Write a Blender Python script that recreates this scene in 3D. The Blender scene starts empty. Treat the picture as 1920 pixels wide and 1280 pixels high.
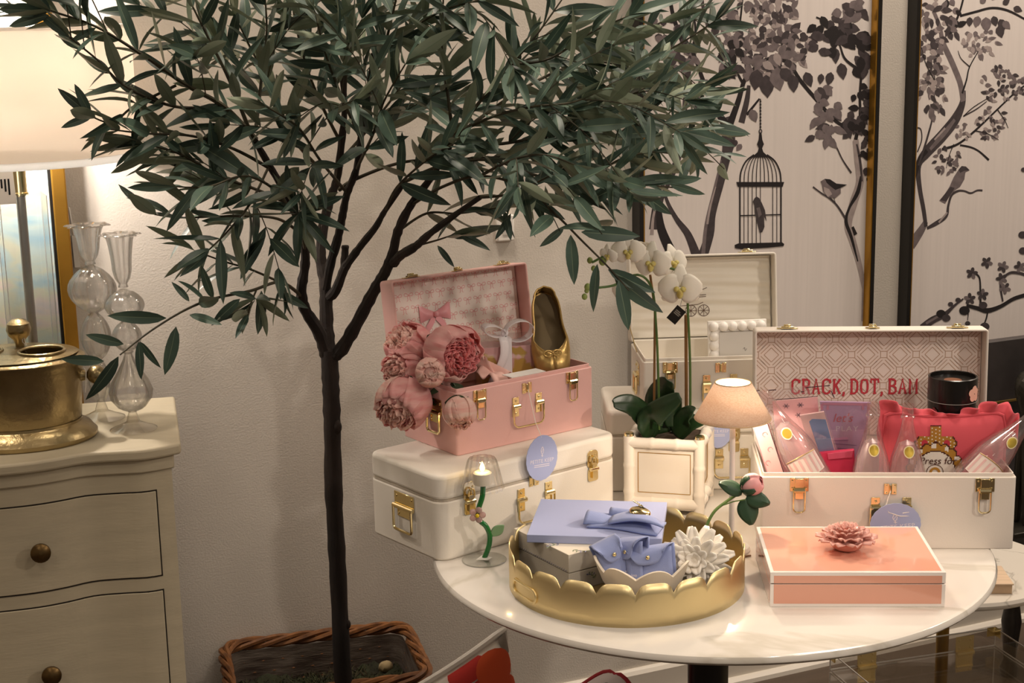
import bpy, bmesh, math, random
import numpy as np
from mathutils import Vector, Matrix, Euler

# ------------------------------------------------------------------ camera
sc = bpy.context.scene
COL = sc.collection
F_PX, VPX, VPY, CAM_Z = 2900.0, 270.0, 13310.0, 1.62
_d = np.array([VPX, VPY, F_PX]); _d /= np.linalg.norm(_d)
_f = np.array([0, 0, 1.0]) - _d*_d[2]; _f /= np.linalg.norm(_f)
_r = np.cross(_d, _f)
MW = np.array([_r, _f, -_d])                      # camera axes (x right, y down, z ahead) -> world
CAMP = np.array([0, 0, CAM_Z])
cam_data = bpy.data.cameras.new('camera'); cam = bpy.data.objects.new('camera', cam_data); COL.objects.link(cam)
cam_data.sensor_width = 36.0; cam_data.lens = F_PX*36.0/1920.0; cam_data.clip_start = 0.05
_R = MW @ np.diag([1, -1, -1])
cam.matrix_world = Matrix.Translation((0, 0, CAM_Z)) @ Matrix(_R.tolist()).to_4x4()
sc.camera = cam
def ray(x, y): return MW @ np.array([x-960.0, y-640.0, F_PX])
def atZ(x, y, z):
    r = ray(x, y); return Vector(CAMP + r*((z-CAM_Z)/r[2]))
def atY(x, y, yy):
    r = ray(x, y); return Vector(CAMP + r*(yy/r[1]))
def atP(x, y, p, n):
    r = ray(x, y); p = np.array(p, float); n = np.array(n, float)
    return Vector(CAMP + r*(((p-CAMP) @ n)/(r @ n)))
def project(P):
    c = MW.T @ (np.array(P, float)-CAMP); return 960+F_PX*c[0]/c[2], 640+F_PX*c[1]/c[2], c[2]

# ------------------------------------------------------------------ look
sc.view_settings.view_transform = 'Standard'; sc.view_settings.look = 'None'
sc.view_settings.gamma = 1.0; sc.view_settings.use_curve_mapping = False
sc.view_settings.exposure = -0.06
try:
    sc.cycles.use_denoising = True
    sc.cycles.max_bounces = 10; sc.cycles.transparent_max_bounces = 24; sc.cycles.transmission_bounces = 10
    sc.cycles.caustics_reflective = False; sc.cycles.caustics_refractive = False
    sc.cycles.sample_clamp_indirect = 4.0
except Exception: pass
w = bpy.data.worlds.new('world'); sc.world = w; w.use_nodes = True
w.node_tree.nodes['Background'].inputs[0].default_value = (1.0, 0.89, 0.78, 1)
w.node_tree.nodes['Background'].inputs[1].default_value = 0.22

WALL_A = Vector((0.481, 3.49, 0)); WALL_ANG = math.radians(23.54)
WU = Vector((math.cos(WALL_ANG), math.sin(WALL_ANG), 0)); WN = Vector((math.sin(WALL_ANG), -math.cos(WALL_ANG), 0))
CEIL = 2.75
def downlight(name, u, v, power, size=0.40, spread=140):
    ld = bpy.data.lights.new(name, 'AREA'); ld.shape = 'DISK'; ld.size = size; ld.energy = power
    ld.color = (1.0, 0.85, 0.70); ld.spread = math.radians(spread)
    o = bpy.data.objects.new(name, ld); COL.objects.link(o)
    p = WALL_A + WU*u + WN*v; o.location = (p.x, p.y, CEIL-0.03)
    return o
# ceiling downlights of the shop, in rows parallel to the back wall
for u, v, e in [(-2.3, 0.5, 6), (-0.9, 0.5, 11), (0.5, 0.5, 15), (1.7, 0.5, 17),
                (-2.6, 2.4, 6), (-1.0, 2.0, 4.5), (0.5, 2.1, 4.5), (1.9, 2.4, 14),
                (-2.3, 4.3, 6), (-0.3, 4.3, 10), (1.6, 4.3, 10)]:
    downlight('ceiling_downlight', u, v, e)
def fill_spot(name, u, v, aim, power, angle, radius=.07):
    ld = bpy.data.lights.new(name, 'SPOT'); ld.energy = power; ld.color = (1.0, 0.87, 0.74); ld.spot_size = math.radians(angle); ld.spot_blend = .9; ld.shadow_soft_size = radius
    o = bpy.data.objects.new(name, ld); COL.objects.link(o); p = WALL_A + WU*u + WN*v; o.location = (p.x, p.y, CEIL-.18)
    o.rotation_euler = (Vector(aim)-o.location).to_track_quat('-Z', 'Y').to_euler(); return o
# unseen spots, added to brighten the table display from the front
fill_spot('display_fill_spot', 0.9, 3.3, (.30, 2.55, .95), 92, 30)
fill_spot('display_fill_spot', -0.9, 3.8, (.32, 2.55, .95), 66, 28)

# ------------------------------------------------------------------ helpers
random.seed(7)
def lin(h):
    h = h.lstrip('#'); out = []
    for i in (0, 2, 4):
        c = int(h[i:i+2], 16)/255
        out.append(c/12.92 if c <= 0.04045 else ((c+0.055)/1.055)**2.4)
    return tuple(out)
MATS = {}
def mat(name, col, rough=0.5, metal=0.0, spec=0.5, noise=0.0, nscale=8.0, bump=0.0, bscale=60.0, trans=0.0, ior=1.45,
        coat=0.0, alpha=1.0, sheen=0.0, sub=0.0, col2=None, stretch=(1, 1, 1)):
    if name in MATS: return MATS[name]
    m = bpy.data.materials.new(name); m.use_nodes = True; nt = m.node_tree; b = nt.nodes['Principled BSDF']
    c = lin(col) if isinstance(col, str) else col
    b.inputs['Base Color'].default_value = (*c, 1); b.inputs['Roughness'].default_value = rough
    b.inputs['Metallic'].default_value = metal; b.inputs['Specular IOR Level'].default_value = spec
    b.inputs['IOR'].default_value = ior
    b.inputs['Transmission Weight'].default_value = trans; b.inputs['Coat Weight'].default_value = coat
    b.inputs['Coat Roughness'].default_value = 0.05
    b.inputs['Alpha'].default_value = alpha; b.inputs['Sheen Weight'].default_value = sheen
    if sub:
        b.inputs['Subsurface Weight'].default_value = sub; b.inputs['Subsurface Scale'].default_value = 0.01
    tc = mp = None
    if noise or bump:
        tc = nt.nodes.new('ShaderNodeTexCoord'); mp = nt.nodes.new('ShaderNodeMapping')
        mp.inputs['Scale'].default_value = stretch
        nt.links.new(tc.outputs['Object'], mp.inputs['Vector'])
    if noise:
        n = nt.nodes.new('ShaderNodeTexNoise'); n.inputs['Scale'].default_value = nscale; n.inputs['Detail'].default_value = 5
        nt.links.new(mp.outputs['Vector'], n.inputs['Vector'])
        r = nt.nodes.new('ShaderNodeValToRGB')
        r.color_ramp.elements[0].position = 0.32; r.color_ramp.elements[1].position = 0.68
        c2 = (lin(col2) if isinstance(col2, str) else col2) if col2 else tuple(x*(1-noise) for x in c)
        r.color_ramp.elements[0].color = (*c2, 1); r.color_ramp.elements[1].color = (*c, 1)
        nt.links.new(n.outputs['Fac'], r.inputs['Fac']); nt.links.new(r.outputs['Color'], b.inputs['Base Color'])
    if bump:
        n2 = nt.nodes.new('ShaderNodeTexNoise'); n2.inputs['Scale'].default_value = bscale; n2.inputs['Detail'].default_value = 4
        nt.links.new(mp.outputs['Vector'], n2.inputs['Vector'])
        bp = nt.nodes.new('ShaderNodeBump'); bp.inputs['Strength'].default_value = bump; bp.inputs['Distance'].default_value = 0.002
        nt.links.new(n2.outputs['Fac'], bp.inputs['Height']); nt.links.new(bp.outputs['Normal'], b.inputs['Normal'])
    MATS[name] = m; return m
def mat_emit(name, col, strength):
    if name in MATS: return MATS[name]
    m = bpy.data.materials.new(name); m.use_nodes = True; b = m.node_tree.nodes['Principled BSDF']
    c = lin(col); b.inputs['Base Color'].default_value = (*c, 1)
    b.inputs['Emission Color'].default_value = (*c, 1); b.inputs['Emission Strength'].default_value = strength
    MATS[name] = m; return m
def mat_translucent(name, col, fac=0.5, weave=0.0, wscale=900, speck=None):
    if name in MATS: return MATS[name]
    m = bpy.data.materials.new(name); m.use_nodes = True; nt = m.node_tree; nt.nodes.remove(nt.nodes['Principled BSDF'])
    out = nt.nodes['Material Output']; d = nt.nodes.new('ShaderNodeBsdfDiffuse'); t = nt.nodes.new('ShaderNodeBsdfTranslucent')
    mx = nt.nodes.new('ShaderNodeMixShader'); c = (*lin(col), 1)
    d.inputs[0].default_value = c; t.inputs[0].default_value = c; mx.inputs[0].default_value = fac
    if speck:
        tc = nt.nodes.new('ShaderNodeTexCoord'); mp = nt.nodes.new('ShaderNodeMapping'); mp.inputs['Scale'].default_value = (1, 1, 5)
        n = nt.nodes.new('ShaderNodeTexNoise'); n.inputs['Scale'].default_value = wscale; n.inputs['Detail'].default_value = 6
        r = nt.nodes.new('ShaderNodeValToRGB'); r.color_ramp.elements[0].position = .35; r.color_ramp.elements[1].position = .62
        r.color_ramp.elements[0].color = (*lin(speck), 1); r.color_ramp.elements[1].color = c
        nt.links.new(tc.outputs['Object'], mp.inputs[0]); nt.links.new(mp.outputs[0], n.inputs['Vector'])
        nt.links.new(n.outputs['Fac'], r.inputs['Fac'])
        nt.links.new(r.outputs[0], d.inputs[0]); nt.links.new(r.outputs[0], t.inputs[0])
    nt.links.new(d.outputs[0], mx.inputs[1]); nt.links.new(t.outputs[0], mx.inputs[2]); nt.links.new(mx.outputs[0], out.inputs['Surface'])
    MATS[name] = m; return m
def mat_glass(name, tint, edge):
    """blown glass: refraction mixed with a clear pass-through so that it throws only a faint shadow"""
    m = mat_clear(name, tint, .06, .01, edge=edge); nt = m.node_tree; out = nt.nodes['Material Output']
    if nt.nodes.get('refr'): return m
    g = nt.nodes.new('ShaderNodeBsdfGlass'); g.name = 'refr'; g.inputs['IOR'].default_value = 1.45; g.inputs['Roughness'].default_value = 0.0
    old = out.inputs['Surface'].links[0].from_socket; mx = nt.nodes.new('ShaderNodeMixShader'); mx.inputs[0].default_value = .28
    nt.links.new(old, mx.inputs[1]); nt.links.new(g.outputs[0], mx.inputs[2]); nt.links.new(mx.outputs[0], out.inputs['Surface']); return m
def mat_clear(name, tint='#ffffff', gloss=0.12, rough=0.03, fres=True, haze=0.0, hazecol='#f2dede', edge=None):
    """thin clear film or sheet: transparent with a glossy skin and, if asked, a milky haze"""
    if name in MATS: return MATS[name]
    m = bpy.data.materials.new(name); m.use_nodes = True; nt = m.node_tree; nt.nodes.remove(nt.nodes['Principled BSDF'])
    out = nt.nodes['Material Output']; t = nt.nodes.new('ShaderNodeBsdfTransparent'); g = nt.nodes.new('ShaderNodeBsdfGlossy')
    t.inputs[0].default_value = (*lin(tint), 1); g.inputs['Roughness'].default_value = rough
    lw = nt.nodes.new('ShaderNodeLayerWeight'); lw.inputs[0].default_value = 0.35
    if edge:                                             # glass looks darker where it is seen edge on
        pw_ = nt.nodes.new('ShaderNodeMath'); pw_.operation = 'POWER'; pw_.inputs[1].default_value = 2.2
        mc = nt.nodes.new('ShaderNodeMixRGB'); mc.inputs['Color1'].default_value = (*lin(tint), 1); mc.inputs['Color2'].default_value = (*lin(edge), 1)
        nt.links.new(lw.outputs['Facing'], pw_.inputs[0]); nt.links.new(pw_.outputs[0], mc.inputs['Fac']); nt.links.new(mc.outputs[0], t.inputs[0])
    mr = nt.nodes.new('ShaderNodeMapRange'); mr.inputs['To Min'].default_value = gloss; mr.inputs['To Max'].default_value = min(1, gloss*4+.3)
    nt.links.new(lw.outputs['Facing'], mr.inputs['Value'])
    mx = nt.nodes.new('ShaderNodeMixShader'); nt.links.new(mr.outputs[0], mx.inputs[0])
    base = t
    if haze:
        dd = nt.nodes.new('ShaderNodeBsdfDiffuse'); dd.inputs[0].default_value = (*lin(hazecol), 1)
        m0 = nt.nodes.new('ShaderNodeMixShader'); m0.inputs[0].default_value = haze
        nt.links.new(t.outputs[0], m0.inputs[1]); nt.links.new(dd.outputs[0], m0.inputs[2]); base = m0
    nt.links.new(base.outputs[0], mx.inputs[1]); nt.links.new(g.outputs[0], mx.inputs[2]); nt.links.new(mx.outputs[0], out.inputs['Surface'])
    MATS[name] = m; return m

class MB:
    def __init__(s): s.v = []; s.f = []; s.m = []
    def add(s, vs, fs, mi=0, M=None):
        o = len(s.v)
        s.v += [tuple(M @ Vector(p)) if M is not None else tuple(p) for p in vs]
        s.f += [tuple(i+o for i in f) for f in fs]; s.m += [mi]*len(fs); return s
    def box(s, x0, x1, y0, y1, z0, z1, mi=0, M=None):
        v = [(x0,y0,z0),(x1,y0,z0),(x1,y1,z0),(x0,y1,z0),(x0,y0,z1),(x1,y0,z1),(x1,y1,z1),(x0,y1,z1)]
        return s.add(v, [(3,2,1,0),(4,5,6,7),(0,1,5,4),(1,2,6,5),(2,3,7,6),(3,0,4,7)], mi, M)
    def lathe(s, prof, n=32, mi=0, M=None, rip=None, sx=1, sy=1, cap=False):
        vs = []; fs = []; k = len(prof)
        for i in range(n):
            a = 2*math.pi*i/n
            for j, (r, z) in enumerate(prof):
                rr = r*(rip(a, j) if rip else 1)
                vs.append((rr*math.cos(a)*sx, rr*math.sin(a)*sy, z))
        for i in range(n):
            i2 = (i+1) % n
            for j in range(k-1): fs.append((i*k+j, i2*k+j, i2*k+j+1, i*k+j+1))
        if cap:
            fs.append(tuple(i*k for i in range(n-1, -1, -1))); fs.append(tuple(i*k+k-1 for i in range(n)))
        return s.add(vs, fs, mi, M)
    def tube(s, pts, rad, n=8, mi=0, M=None, closed=False, cap=True):
        pts = [Vector(p) for p in pts]; k = len(pts)
        rad = [rad]*k if not hasattr(rad, '__len__') else list(rad)
        vs = []; fs = []; up = None
        for i, p in enumerate(pts):
            a = pts[(i-1) % k] if (closed or i > 0) else p; b = pts[(i+1) % k] if (closed or i < k-1) else p
            t = (b-a); t = t.normalized() if t.length > 1e-9 else Vector((0, 0, 1))
            if up is None:
                up = Vector((0, 0, 1)) if abs(t.z) < .9 else Vector((1, 0, 0))
            up = (up-t*up.dot(t)); up = up.normalized() if up.length > 1e-6 else t.orthogonal().normalized()
            sd = t.cross(up)
            for q in range(n):
                an = 2*math.pi*q/n; vs.append(p+(sd*math.cos(an)+up*math.sin(an))*rad[i])
        for i in range(k if closed else k-1):
            i2 = (i+1) % k
            for q in range(n): fs.append((i*n+q, i*n+(q+1) % n, i2*n+(q+1) % n, i2*n+q))
        if cap and not closed: fs.append(tuple(range(n-1, -1, -1))); fs.append(tuple((k-1)*n+q for q in range(n)))
        return s.add(vs, fs, mi, M)
    def prism(s, poly, d0, d1, mi=0, M=None, axis='z'):
        n = len(poly)
        def P(a, b, d): return (a, b, d) if axis == 'z' else ((a, d, b) if axis == 'y' else (d, a, b))
        vs = [P(a, b, d0) for a, b in poly]+[P(a, b, d1) for a, b in poly]
        fs = [tuple(range(n-1, -1, -1)), tuple(range(n, 2*n))]+[(i, (i+1) % n, n+(i+1) % n, n+i) for i in range(n)]
        return s.add(vs, fs, mi, M)
    def ball(s, c, r, nu=16, nv=10, mi=0, sc=(1, 1, 1), M=None):
        vs = []; fs = []
        for j in range(nv+1):
            th = math.pi*j/nv
            for i in range(nu):
                a = 2*math.pi*i/nu
                vs.append((c[0]+r*sc[0]*math.sin(th)*math.cos(a), c[1]+r*sc[1]*math.sin(th)*math.sin(a), c[2]+r*sc[2]*math.cos(th)))
        for j in range(nv):
            for i in range(nu): fs.append((j*nu+i, (j+1)*nu+i, (j+1)*nu+(i+1) % nu, j*nu+(i+1) % nu))
        return s.add(vs, fs, mi, M)
    def grid(s, fn, nu, nv, mi=0, M=None):
        vs = [fn(i/nu, j/nv) for j in range(nv+1) for i in range(nu+1)]
        fs = [(j*(nu+1)+i, j*(nu+1)+i+1, (j+1)*(nu+1)+i+1, (j+1)*(nu+1)+i) for j in range(nv) for i in range(nu)]
        return s.add(vs, fs, mi, M)
    def strip(s, pts, wid, mi=0, M=None, y=0.0, plane='xz'):
        """flat printed stroke in a plane"""
        k = len(pts); wid = [wid]*k if not hasattr(wid, '__len__') else list(wid); vs = []
        for i, (a, b) in enumerate(pts):
            p, q = pts[max(i-1, 0)], pts[min(i+1, k-1)]; dx, dz = q[0]-p[0], q[1]-p[1]; L = math.hypot(dx, dz) or 1
            nx, nz = -dz/L*wid[i]/2, dx/L*wid[i]/2
            for sg in (1, -1):
                A, B = a+sg*nx, b+sg*nz; vs.append((A, y, B) if plane == 'xz' else (A, B, y))
        return s.add(vs, [(2*i, 2*i+1, 2*i+3, 2*i+2) for i in range(k-1)], mi, M)
    def mesh(s, name, mats, smooth=True):
        me = bpy.data.meshes.new(name); me.from_pydata(s.v, [], s.f)
        for m in (mats if isinstance(mats, (list, tuple)) else [mats]): me.materials.append(m)
        me.polygons.foreach_set('material_index', s.m)
        me.polygons.foreach_set('use_smooth', [smooth]*len(s.f)); me.update(); return me
    def build(s, name, mats, parent=None, smooth=True, bevel=0, seg=2, solid=0, subd=0, ang=35, loc=None, rot=None, label=None, fixn=True):
        me = s.mesh(name, mats, smooth)
        if fixn:
            bm = bmesh.new(); bm.from_mesh(me); bmesh.ops.recalc_face_normals(bm, faces=bm.faces); bm.to_mesh(me); bm.free()
        o = bpy.data.objects.new(name, me); COL.objects.link(o)
        if smooth and hasattr(me, 'set_sharp_from_angle'): me.set_sharp_from_angle(angle=math.radians(ang))
        if parent is not None: o.parent = parent
        if solid:
            md = o.modifiers.new('solid', 'SOLIDIFY'); md.thickness = solid; md.offset = 0
        if bevel:
            md = o.modifiers.new('bevel', 'BEVEL'); md.width = bevel; md.segments = seg; md.limit_method = 'ANGLE'; md.angle_limit = math.radians(40)
        if subd:
            md = o.modifiers.new('sub', 'SUBSURF'); md.levels = subd; md.render_levels = subd
        if loc is not None: o.location = loc
        if rot is not None: o.rotation_euler = rot
        if label: o['label'] = label
        return o
def tag(o, label=None, cat=None, group=None, kind=None):
    if label: o['label'] = label
    if cat: o['category'] = cat
    if group: o['group'] = group
    if kind: o['kind'] = kind
    return o
def thing(name, label, cat, loc=(0, 0, 0), rz=0.0, group=None, rot=None):
    o = bpy.data.objects.new(name, None); COL.objects.link(o); o.empty_display_size = .05
    o.location = loc; o.rotation_euler = rot if rot else (0, 0, rz)
    return tag(o, label, cat, group)
def text_mesh(name, body, size, mats, parent, M, extrude=0.0002, sx=1.0, shear=0.0, spacing=1.0):
    cu = bpy.data.curves.new(name, 'FONT'); cu.body = body; cu.size = size; cu.extrude = extrude
    cu.align_x = 'CENTER'; cu.align_y = 'CENTER'; cu.shear = shear; cu.space_character = spacing; cu.resolution_u = 3
    t = bpy.data.objects.new(name+'_tmp', cu); COL.objects.link(t)
    dg = bpy.context.evaluated_depsgraph_get(); dg.update()
    me = bpy.data.meshes.new_from_object(t.evaluated_get(dg)); bpy.data.objects.remove(t); bpy.data.curves.remove(cu)
    me.name = name; me.materials.clear(); me.materials.append(mats)
    me.transform(M @ Matrix.Diagonal((sx, 1, 1, 1)))
    o = bpy.data.objects.new(name, me); COL.objects.link(o); o.parent = parent; return o
FRONT = Matrix.Rotation(math.pi/2, 4, 'X')            # text lying in xz facing -y
def T(x, y, z): return Matrix.Translation((x, y, z))
def RX(a): return Matrix.Rotation(a, 4, 'X')
def RY(a): return Matrix.Rotation(a, 4, 'Y')
def RZ(a): return Matrix.Rotation(a, 4, 'Z')
def rrect(x0, x1, y0, y1, r, n=5):
    out = []
    for cx, cy, a0 in ((x1-r, y1-r, 0), (x0+r, y1-r, 90), (x0+r, y0+r, 180), (x1-r, y0+r, 270)):
        for i in range(n+1):
            a = math.radians(a0+90*i/n); out.append((cx+r*math.cos(a), cy+r*math.sin(a)))
    return out
def catmull(pts, n=6):
    P = [Vector(p) for p in pts]; out = []
    for i in range(len(P)-1):
        p0 = P[max(i-1, 0)]; p1 = P[i]; p2 = P[i+1]; p3 = P[min(i+2, len(P)-1)]
        for k in range(n):
            t = k/n
            out.append(0.5*((2*p1)+(p2-p0)*t+(2*p0-5*p1+4*p2-p3)*t*t+(3*p1-p0-3*p2+p3)*t**3))
    out.append(P[-1]); return out

# ------------------------------------------------------------------ shared materials
M_WALL = mat('wall_paint', '#d9d2c8', .85, noise=.05, nscale=3, bump=.35, bscale=260)
M_GOLD = mat('polished_brass', '#f3e0ac', .14, 1.0)
M_BRUSH = mat('brushed_gold', '#e2bd6a', .30, 1.0, bump=.05, bscale=400)
M_CREAM = mat('cream_leatherette', '#e9e2d6', .55, bump=.08, bscale=500)
M_PINK = mat('pink_leatherette', '#e6b6af', .5, bump=.08, bscale=500)
M_BLACK = mat('black_lacquer', '#0d0b0a', .3)
M_MARBLE = mat('white_marble', '#f0ebe4', .16, noise=.06, nscale=5, coat=.3)
M_WHITE = mat('white_satin', '#f4f0ea', .4)
M_BLUE = mat('periwinkle_card', '#aab3d9', .6)
M_BLUEF = mat('periwinkle_felt', '#909dcc', .9, sheen=.3, bump=.2, bscale=900)
M_STRING = mat('white_string', '#f1e8dc', .8)
M_PRINTW = mat('white_print', '#e9e2ea', .6)
M_LEAFD = mat('dark_rose_leaf', '#2c4a33', .45)
# ------------------------------------------------------------------ the room
def struct(o): o['kind'] = 'structure'; return o
WROT = (0, 0, WALL_ANG)
U0, U1, V1 = -3.6, 3.6, 6.0
struct(MB().box(U0, U1, 0, .1, 0, CEIL).build('wall_back', M_WALL, loc=WALL_A, rot=WROT, smooth=False))
struct(MB().box(U0-.1, U0, -V1, .1, 0, CEIL).build('wall_left', M_WALL, loc=WALL_A, rot=WROT, smooth=False))
struct(MB().box(U1, U1+.1, -V1, .1, 0, CEIL).build('wall_right', M_WALL, loc=WALL_A, rot=WROT, smooth=False))
M_FLOOR = mat('dark_floor', '#57493d', .45, noise=.25, nscale=4, stretch=(1, 8, 1), bump=.1, bscale=40)
struct(MB().box(U0, U1, -V1, 0, -.05, 0).build('floor', M_FLOOR, loc=WALL_A, rot=WROT, smooth=False))
struct(MB().box(U0, U1, -V1, 0, CEIL, CEIL+.05).build('ceiling', mat('ceiling_paint', '#e6e0d8', .9), loc=WALL_A, rot=WROT, smooth=False))
bb = MB(); bb.prism([(0, 0), (-.016, 0), (-.016, .075), (-.010, .083), (-.006, .086), (0, .086)], U0, U1, axis='x')
bb.prism([(-.016, 0), (-.034, 0), (-.032, .010), (-.024, .016), (-.016, .017)], U0, U1, axis='x')
struct(bb.build('baseboard_back', mat('trim_paint', '#ddd6cb', .45), loc=WALL_A, rot=WROT, smooth=False))

WM = Matrix.Translation(WALL_A) @ RZ(WALL_ANG); WMI = WM.inverted()
def wl(x, y, off=0.0):
    """pixel on the wall, off metres in front of it -> wall-local (x, z)"""
    p = WMI @ atP(x, y, WALL_A+WN*off, WN); return (p.x, p.z)

# small things on the wall
t = thing('wall_sensor', 'small white plastic plate on the wall under the olive leaves', 'wall plate', WALL_A, WALL_ANG)
x, z = wl(944, 428)
MB().box(x-.020, x+.020, -.014, 0, z-.026, z+.030).build('plate', M_WHITE, t, bevel=.003)
MB().box(x-.008, x+.008, -.016, -.014, z-.012, z+.006).build('slot', mat('plate_grey', '#c9c4bd', .5), t)
t = thing('wall_thermostat', 'dark thermostat on the wall, mostly hidden by olive leaves', 'thermostat', WALL_A, WALL_ANG)
x, z = wl(1108, 222)
MB().box(x-.026, x+.026, -.018, 0, z-.022, z+.022).build('body', mat('thermostat_grey', '#5c554f', .4), t, bevel=.004)
MB().box(x-.016, x+.016, -.019, -.018, z-.010, z+.014).build('display', mat('thermostat_screen', '#8f8a80', .2), t)
t = thing('wall_lamp_cord', 'white cable strip hanging beside the gold framed painting', 'cable', WALL_A, WALL_ANG)
x0, z0 = wl(128, 388); x1, z1 = wl(137, 440); x2, z2 = wl(143, 500)
MB().tube([(x0, -.006, z0), (x1, -.006, z1)], .002).build('cord', M_WHITE, t)
MB().prism([(x1-.004, z1), (x1+.006, z1-.005), (x2+.006, z2), (x2-.004, z2)], -.008, -.001, axis='y').build('tag', M_WHITE, t, smooth=False)

# ------------------------------------------------------------------ framed grisaille panels
M_CANVAS = mat('silk_canvas', '#e3dbd7', .75, noise=.05, nscale=20, stretch=(6, 1, .15), bump=.06, bscale=200)
M_FBLK = mat('frame_black', '#1c1a18', .35)
M_FGOLD = mat('frame_gold_leaf', '#c9973f', .32, .85, noise=.15, nscale=15)
M_INK = [mat('ink_black', '#221d1f', .8), mat('ink_dark', '#494144', .8, noise=.35, nscale=60), mat('ink_mid', '#7b7072', .8, noise=.3, nscale=60), mat('ink_pale', '#ada09e', .8, noise=.2, nscale=60)]
CAN = 0.014
def panel(name, label, xl, xr, zb=0.60, zt=2.0):
    t = thing(name, label, 'framed picture', WALL_A, WALL_ANG)
    MB().box(xl+.008, xr-.008, -CAN, -.002, zb+.008, zt-.008).build('canvas', M_CANVAS, t, smooth=False)
    fw, dp = .010, .036
    for nm, (a, b, c, d) in {'l': (xl, xl+fw, zb, zt), 'r': (xr-fw, xr, zb, zt), 'b': (xl+fw, xr-fw, zb, zb+fw), 't': (xl+fw, xr-fw, zt-fw, zt)}.items():
        MB().box(a, b, -dp, -.001, c, d).build('frame_rail', M_FBLK, t, smooth=False)
    g = .0035
    for (a, b, c, d) in ((xl+fw, xl+fw+g, zb+fw, zt-fw), (xr-fw-g, xr-fw, zb+fw, zt-fw), (xl+fw+g, xr-fw-g, zb+fw, zb+fw+g), (xl+fw+g, xr-fw-g, zt-fw-g, zt-fw)):
        MB().box(a, b, -dp+.001, -CAN+.002, c, d).build('gilt_fillet', M_FGOLD, t, smooth=False)
    return t
p1l, _ = wl(1184.5, 300); p1r, _ = wl(1646, 300, .036); p2l, _ = wl(1692, 300)
PA = panel('garden_panel', 'tall framed black and white panel with a hanging birdcage', p1l, p1r)
PB = panel('garden_panel', 'tall framed black and white panel with one bird on a bent branch', p2l, p2l+.66)

class Print:
    """flat painted shapes on a canvas, given by where they sit on the wall"""
    def __init__(s, t, lim): s.b = MB(); s.t = t; s.n = 0; s.lim = lim
    def y(s): s.n += 1; return -CAN-.0003-s.n*1.1e-6
    def clip(s, p): return (min(max(p[0], s.lim[0]), s.lim[1]), p[1])
    def poly(s, pts, mi):
        y = s.y(); q = [s.clip(wl(a, b, CAN)) for a, b in pts]
        s.b.add([(a, y, c) for a, c in q], [tuple(range(len(q)))], mi)
    def stroke(s, pts, wid, mi, n=5):
        k = len(pts); wid = [wid]*k if not hasattr(wid, '__len__') else wid
        c = catmull([(x, y, wq) for (x, y), wq in zip(pts, wid)], n)
        y = s.y(); q = [s.clip(wl(v.x, v.y, CAN)) for v in c]
        s.b.strip(q, [max(v.z, .3)*1.16e-3 for v in c], mi, y=y)
    def leaf(s, x, y, L, W, a, mi):
        pts = []
        for tt, ww in ((0, 0), (.18, .75), (.42, 1), (.7, .7), (1, 0)): pts.append((tt*L, ww*W))
        for tt, ww in ((.7, -.7), (.42, -1), (.18, -.75)): pts.append((tt*L, ww*W))
        ca, sa = math.cos(a), math.sin(a)
        s.poly([(x+p*ca-q*sa, y+p*sa+q*ca) for p, q in pts], mi)
    def ell(s, x, y, rx, ry, mi, a=0, n=14):
        ca, sa = math.cos(a), math.sin(a)
        s.poly([(x+rx*math.cos(k*2*math.pi/n)*ca-ry*math.sin(k*2*math.pi/n)*sa, y+rx*math.cos(k*2*math.pi/n)*sa+ry*math.sin(k*2*math.pi/n)*ca) for k in range(n)], mi)
    def cluster(s, cx, cy, rx, ry, n, size, mis, rnd, droop=1.2):
        for _ in range(n):
            a = rnd.uniform(0, 6.28); r = math.sqrt(rnd.random())
            s.leaf(cx+rx*r*math.cos(a), cy+ry*r*math.sin(a), size*rnd.uniform(.7, 1.3), size*rnd.uniform(.24, .38), rnd.gauss(droop, .9), rnd.choice(mis))
    def done(s, name): s.b.build(name, M_INK, s.t, smooth=False, fixn=False); s.b = MB()
rnd = random.Random(3)
P = Print(PA, (p1l+.012, p1r-.012))
# pale ground washes under the foliage, then trunks
P.stroke([(1228, 430), (1236, 372), (1262, 320), (1280, 262), (1284, 200), (1292, 120), (1300, 100)], [26, 20, 15, 13, 11, 13, 8], 1)
P.stroke([(1222, 440), (1226, 400), (1240, 360), (1266, 308)], [8, 5, 4, 3], 3)
P.stroke([(1262, 480), (1240, 430), (1234, 380)], [22, 18, 10], 0)
P.stroke([(1306, 480), (1290, 440), (1268, 410), (1250, 375), (1242, 340), (1232, 300)], [20, 15, 10, 7, 5, 4], 1)
P.stroke([(1312, 495), (1330, 440), (1334, 400), (1350, 340), (1362, 290), (1366, 260), (1360, 220)], [24, 20, 20, 20, 22, 30, 20], 1)
P.stroke([(1318, 480), (1324, 420), (1338, 360), (1352, 300)], [9, 7, 6, 3], 2)
P.stroke([(1326, 420), (1332, 385), (1342, 350)], [5, 4, 2], 3)
P.stroke([(1364, 240), (1340, 200), (1318, 150), (1304, 110), (1288, 80), (1262, 60)], [20, 10, 9, 8, 7, 6], 0)
P.stroke([(1366, 240), (1384, 190), (1396, 150), (1412, 130), (1440, 110), (1480, 116)], [16, 12, 9, 7, 6, 7], 0)
P.stroke([(1390, 230), (1400, 190), (1404, 160)], [14, 12, 8], 1)
P.stroke([(1400, 215), (1412, 200), (1424, 185)], [6, 5, 4], 0)
P.stroke([(1296, 100), (1304, 60), (1300, 20), (1302, -20)], [6, 5, 4, 4], 0)
P.stroke([(1290, 100), (1272, 60), (1260, 20), (1254, -20)], [9, 9, 8, 8], 0)
P.stroke([(1314, -20), (1318, 12), (1326, 50)], [8, 7, 5], 1)
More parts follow.
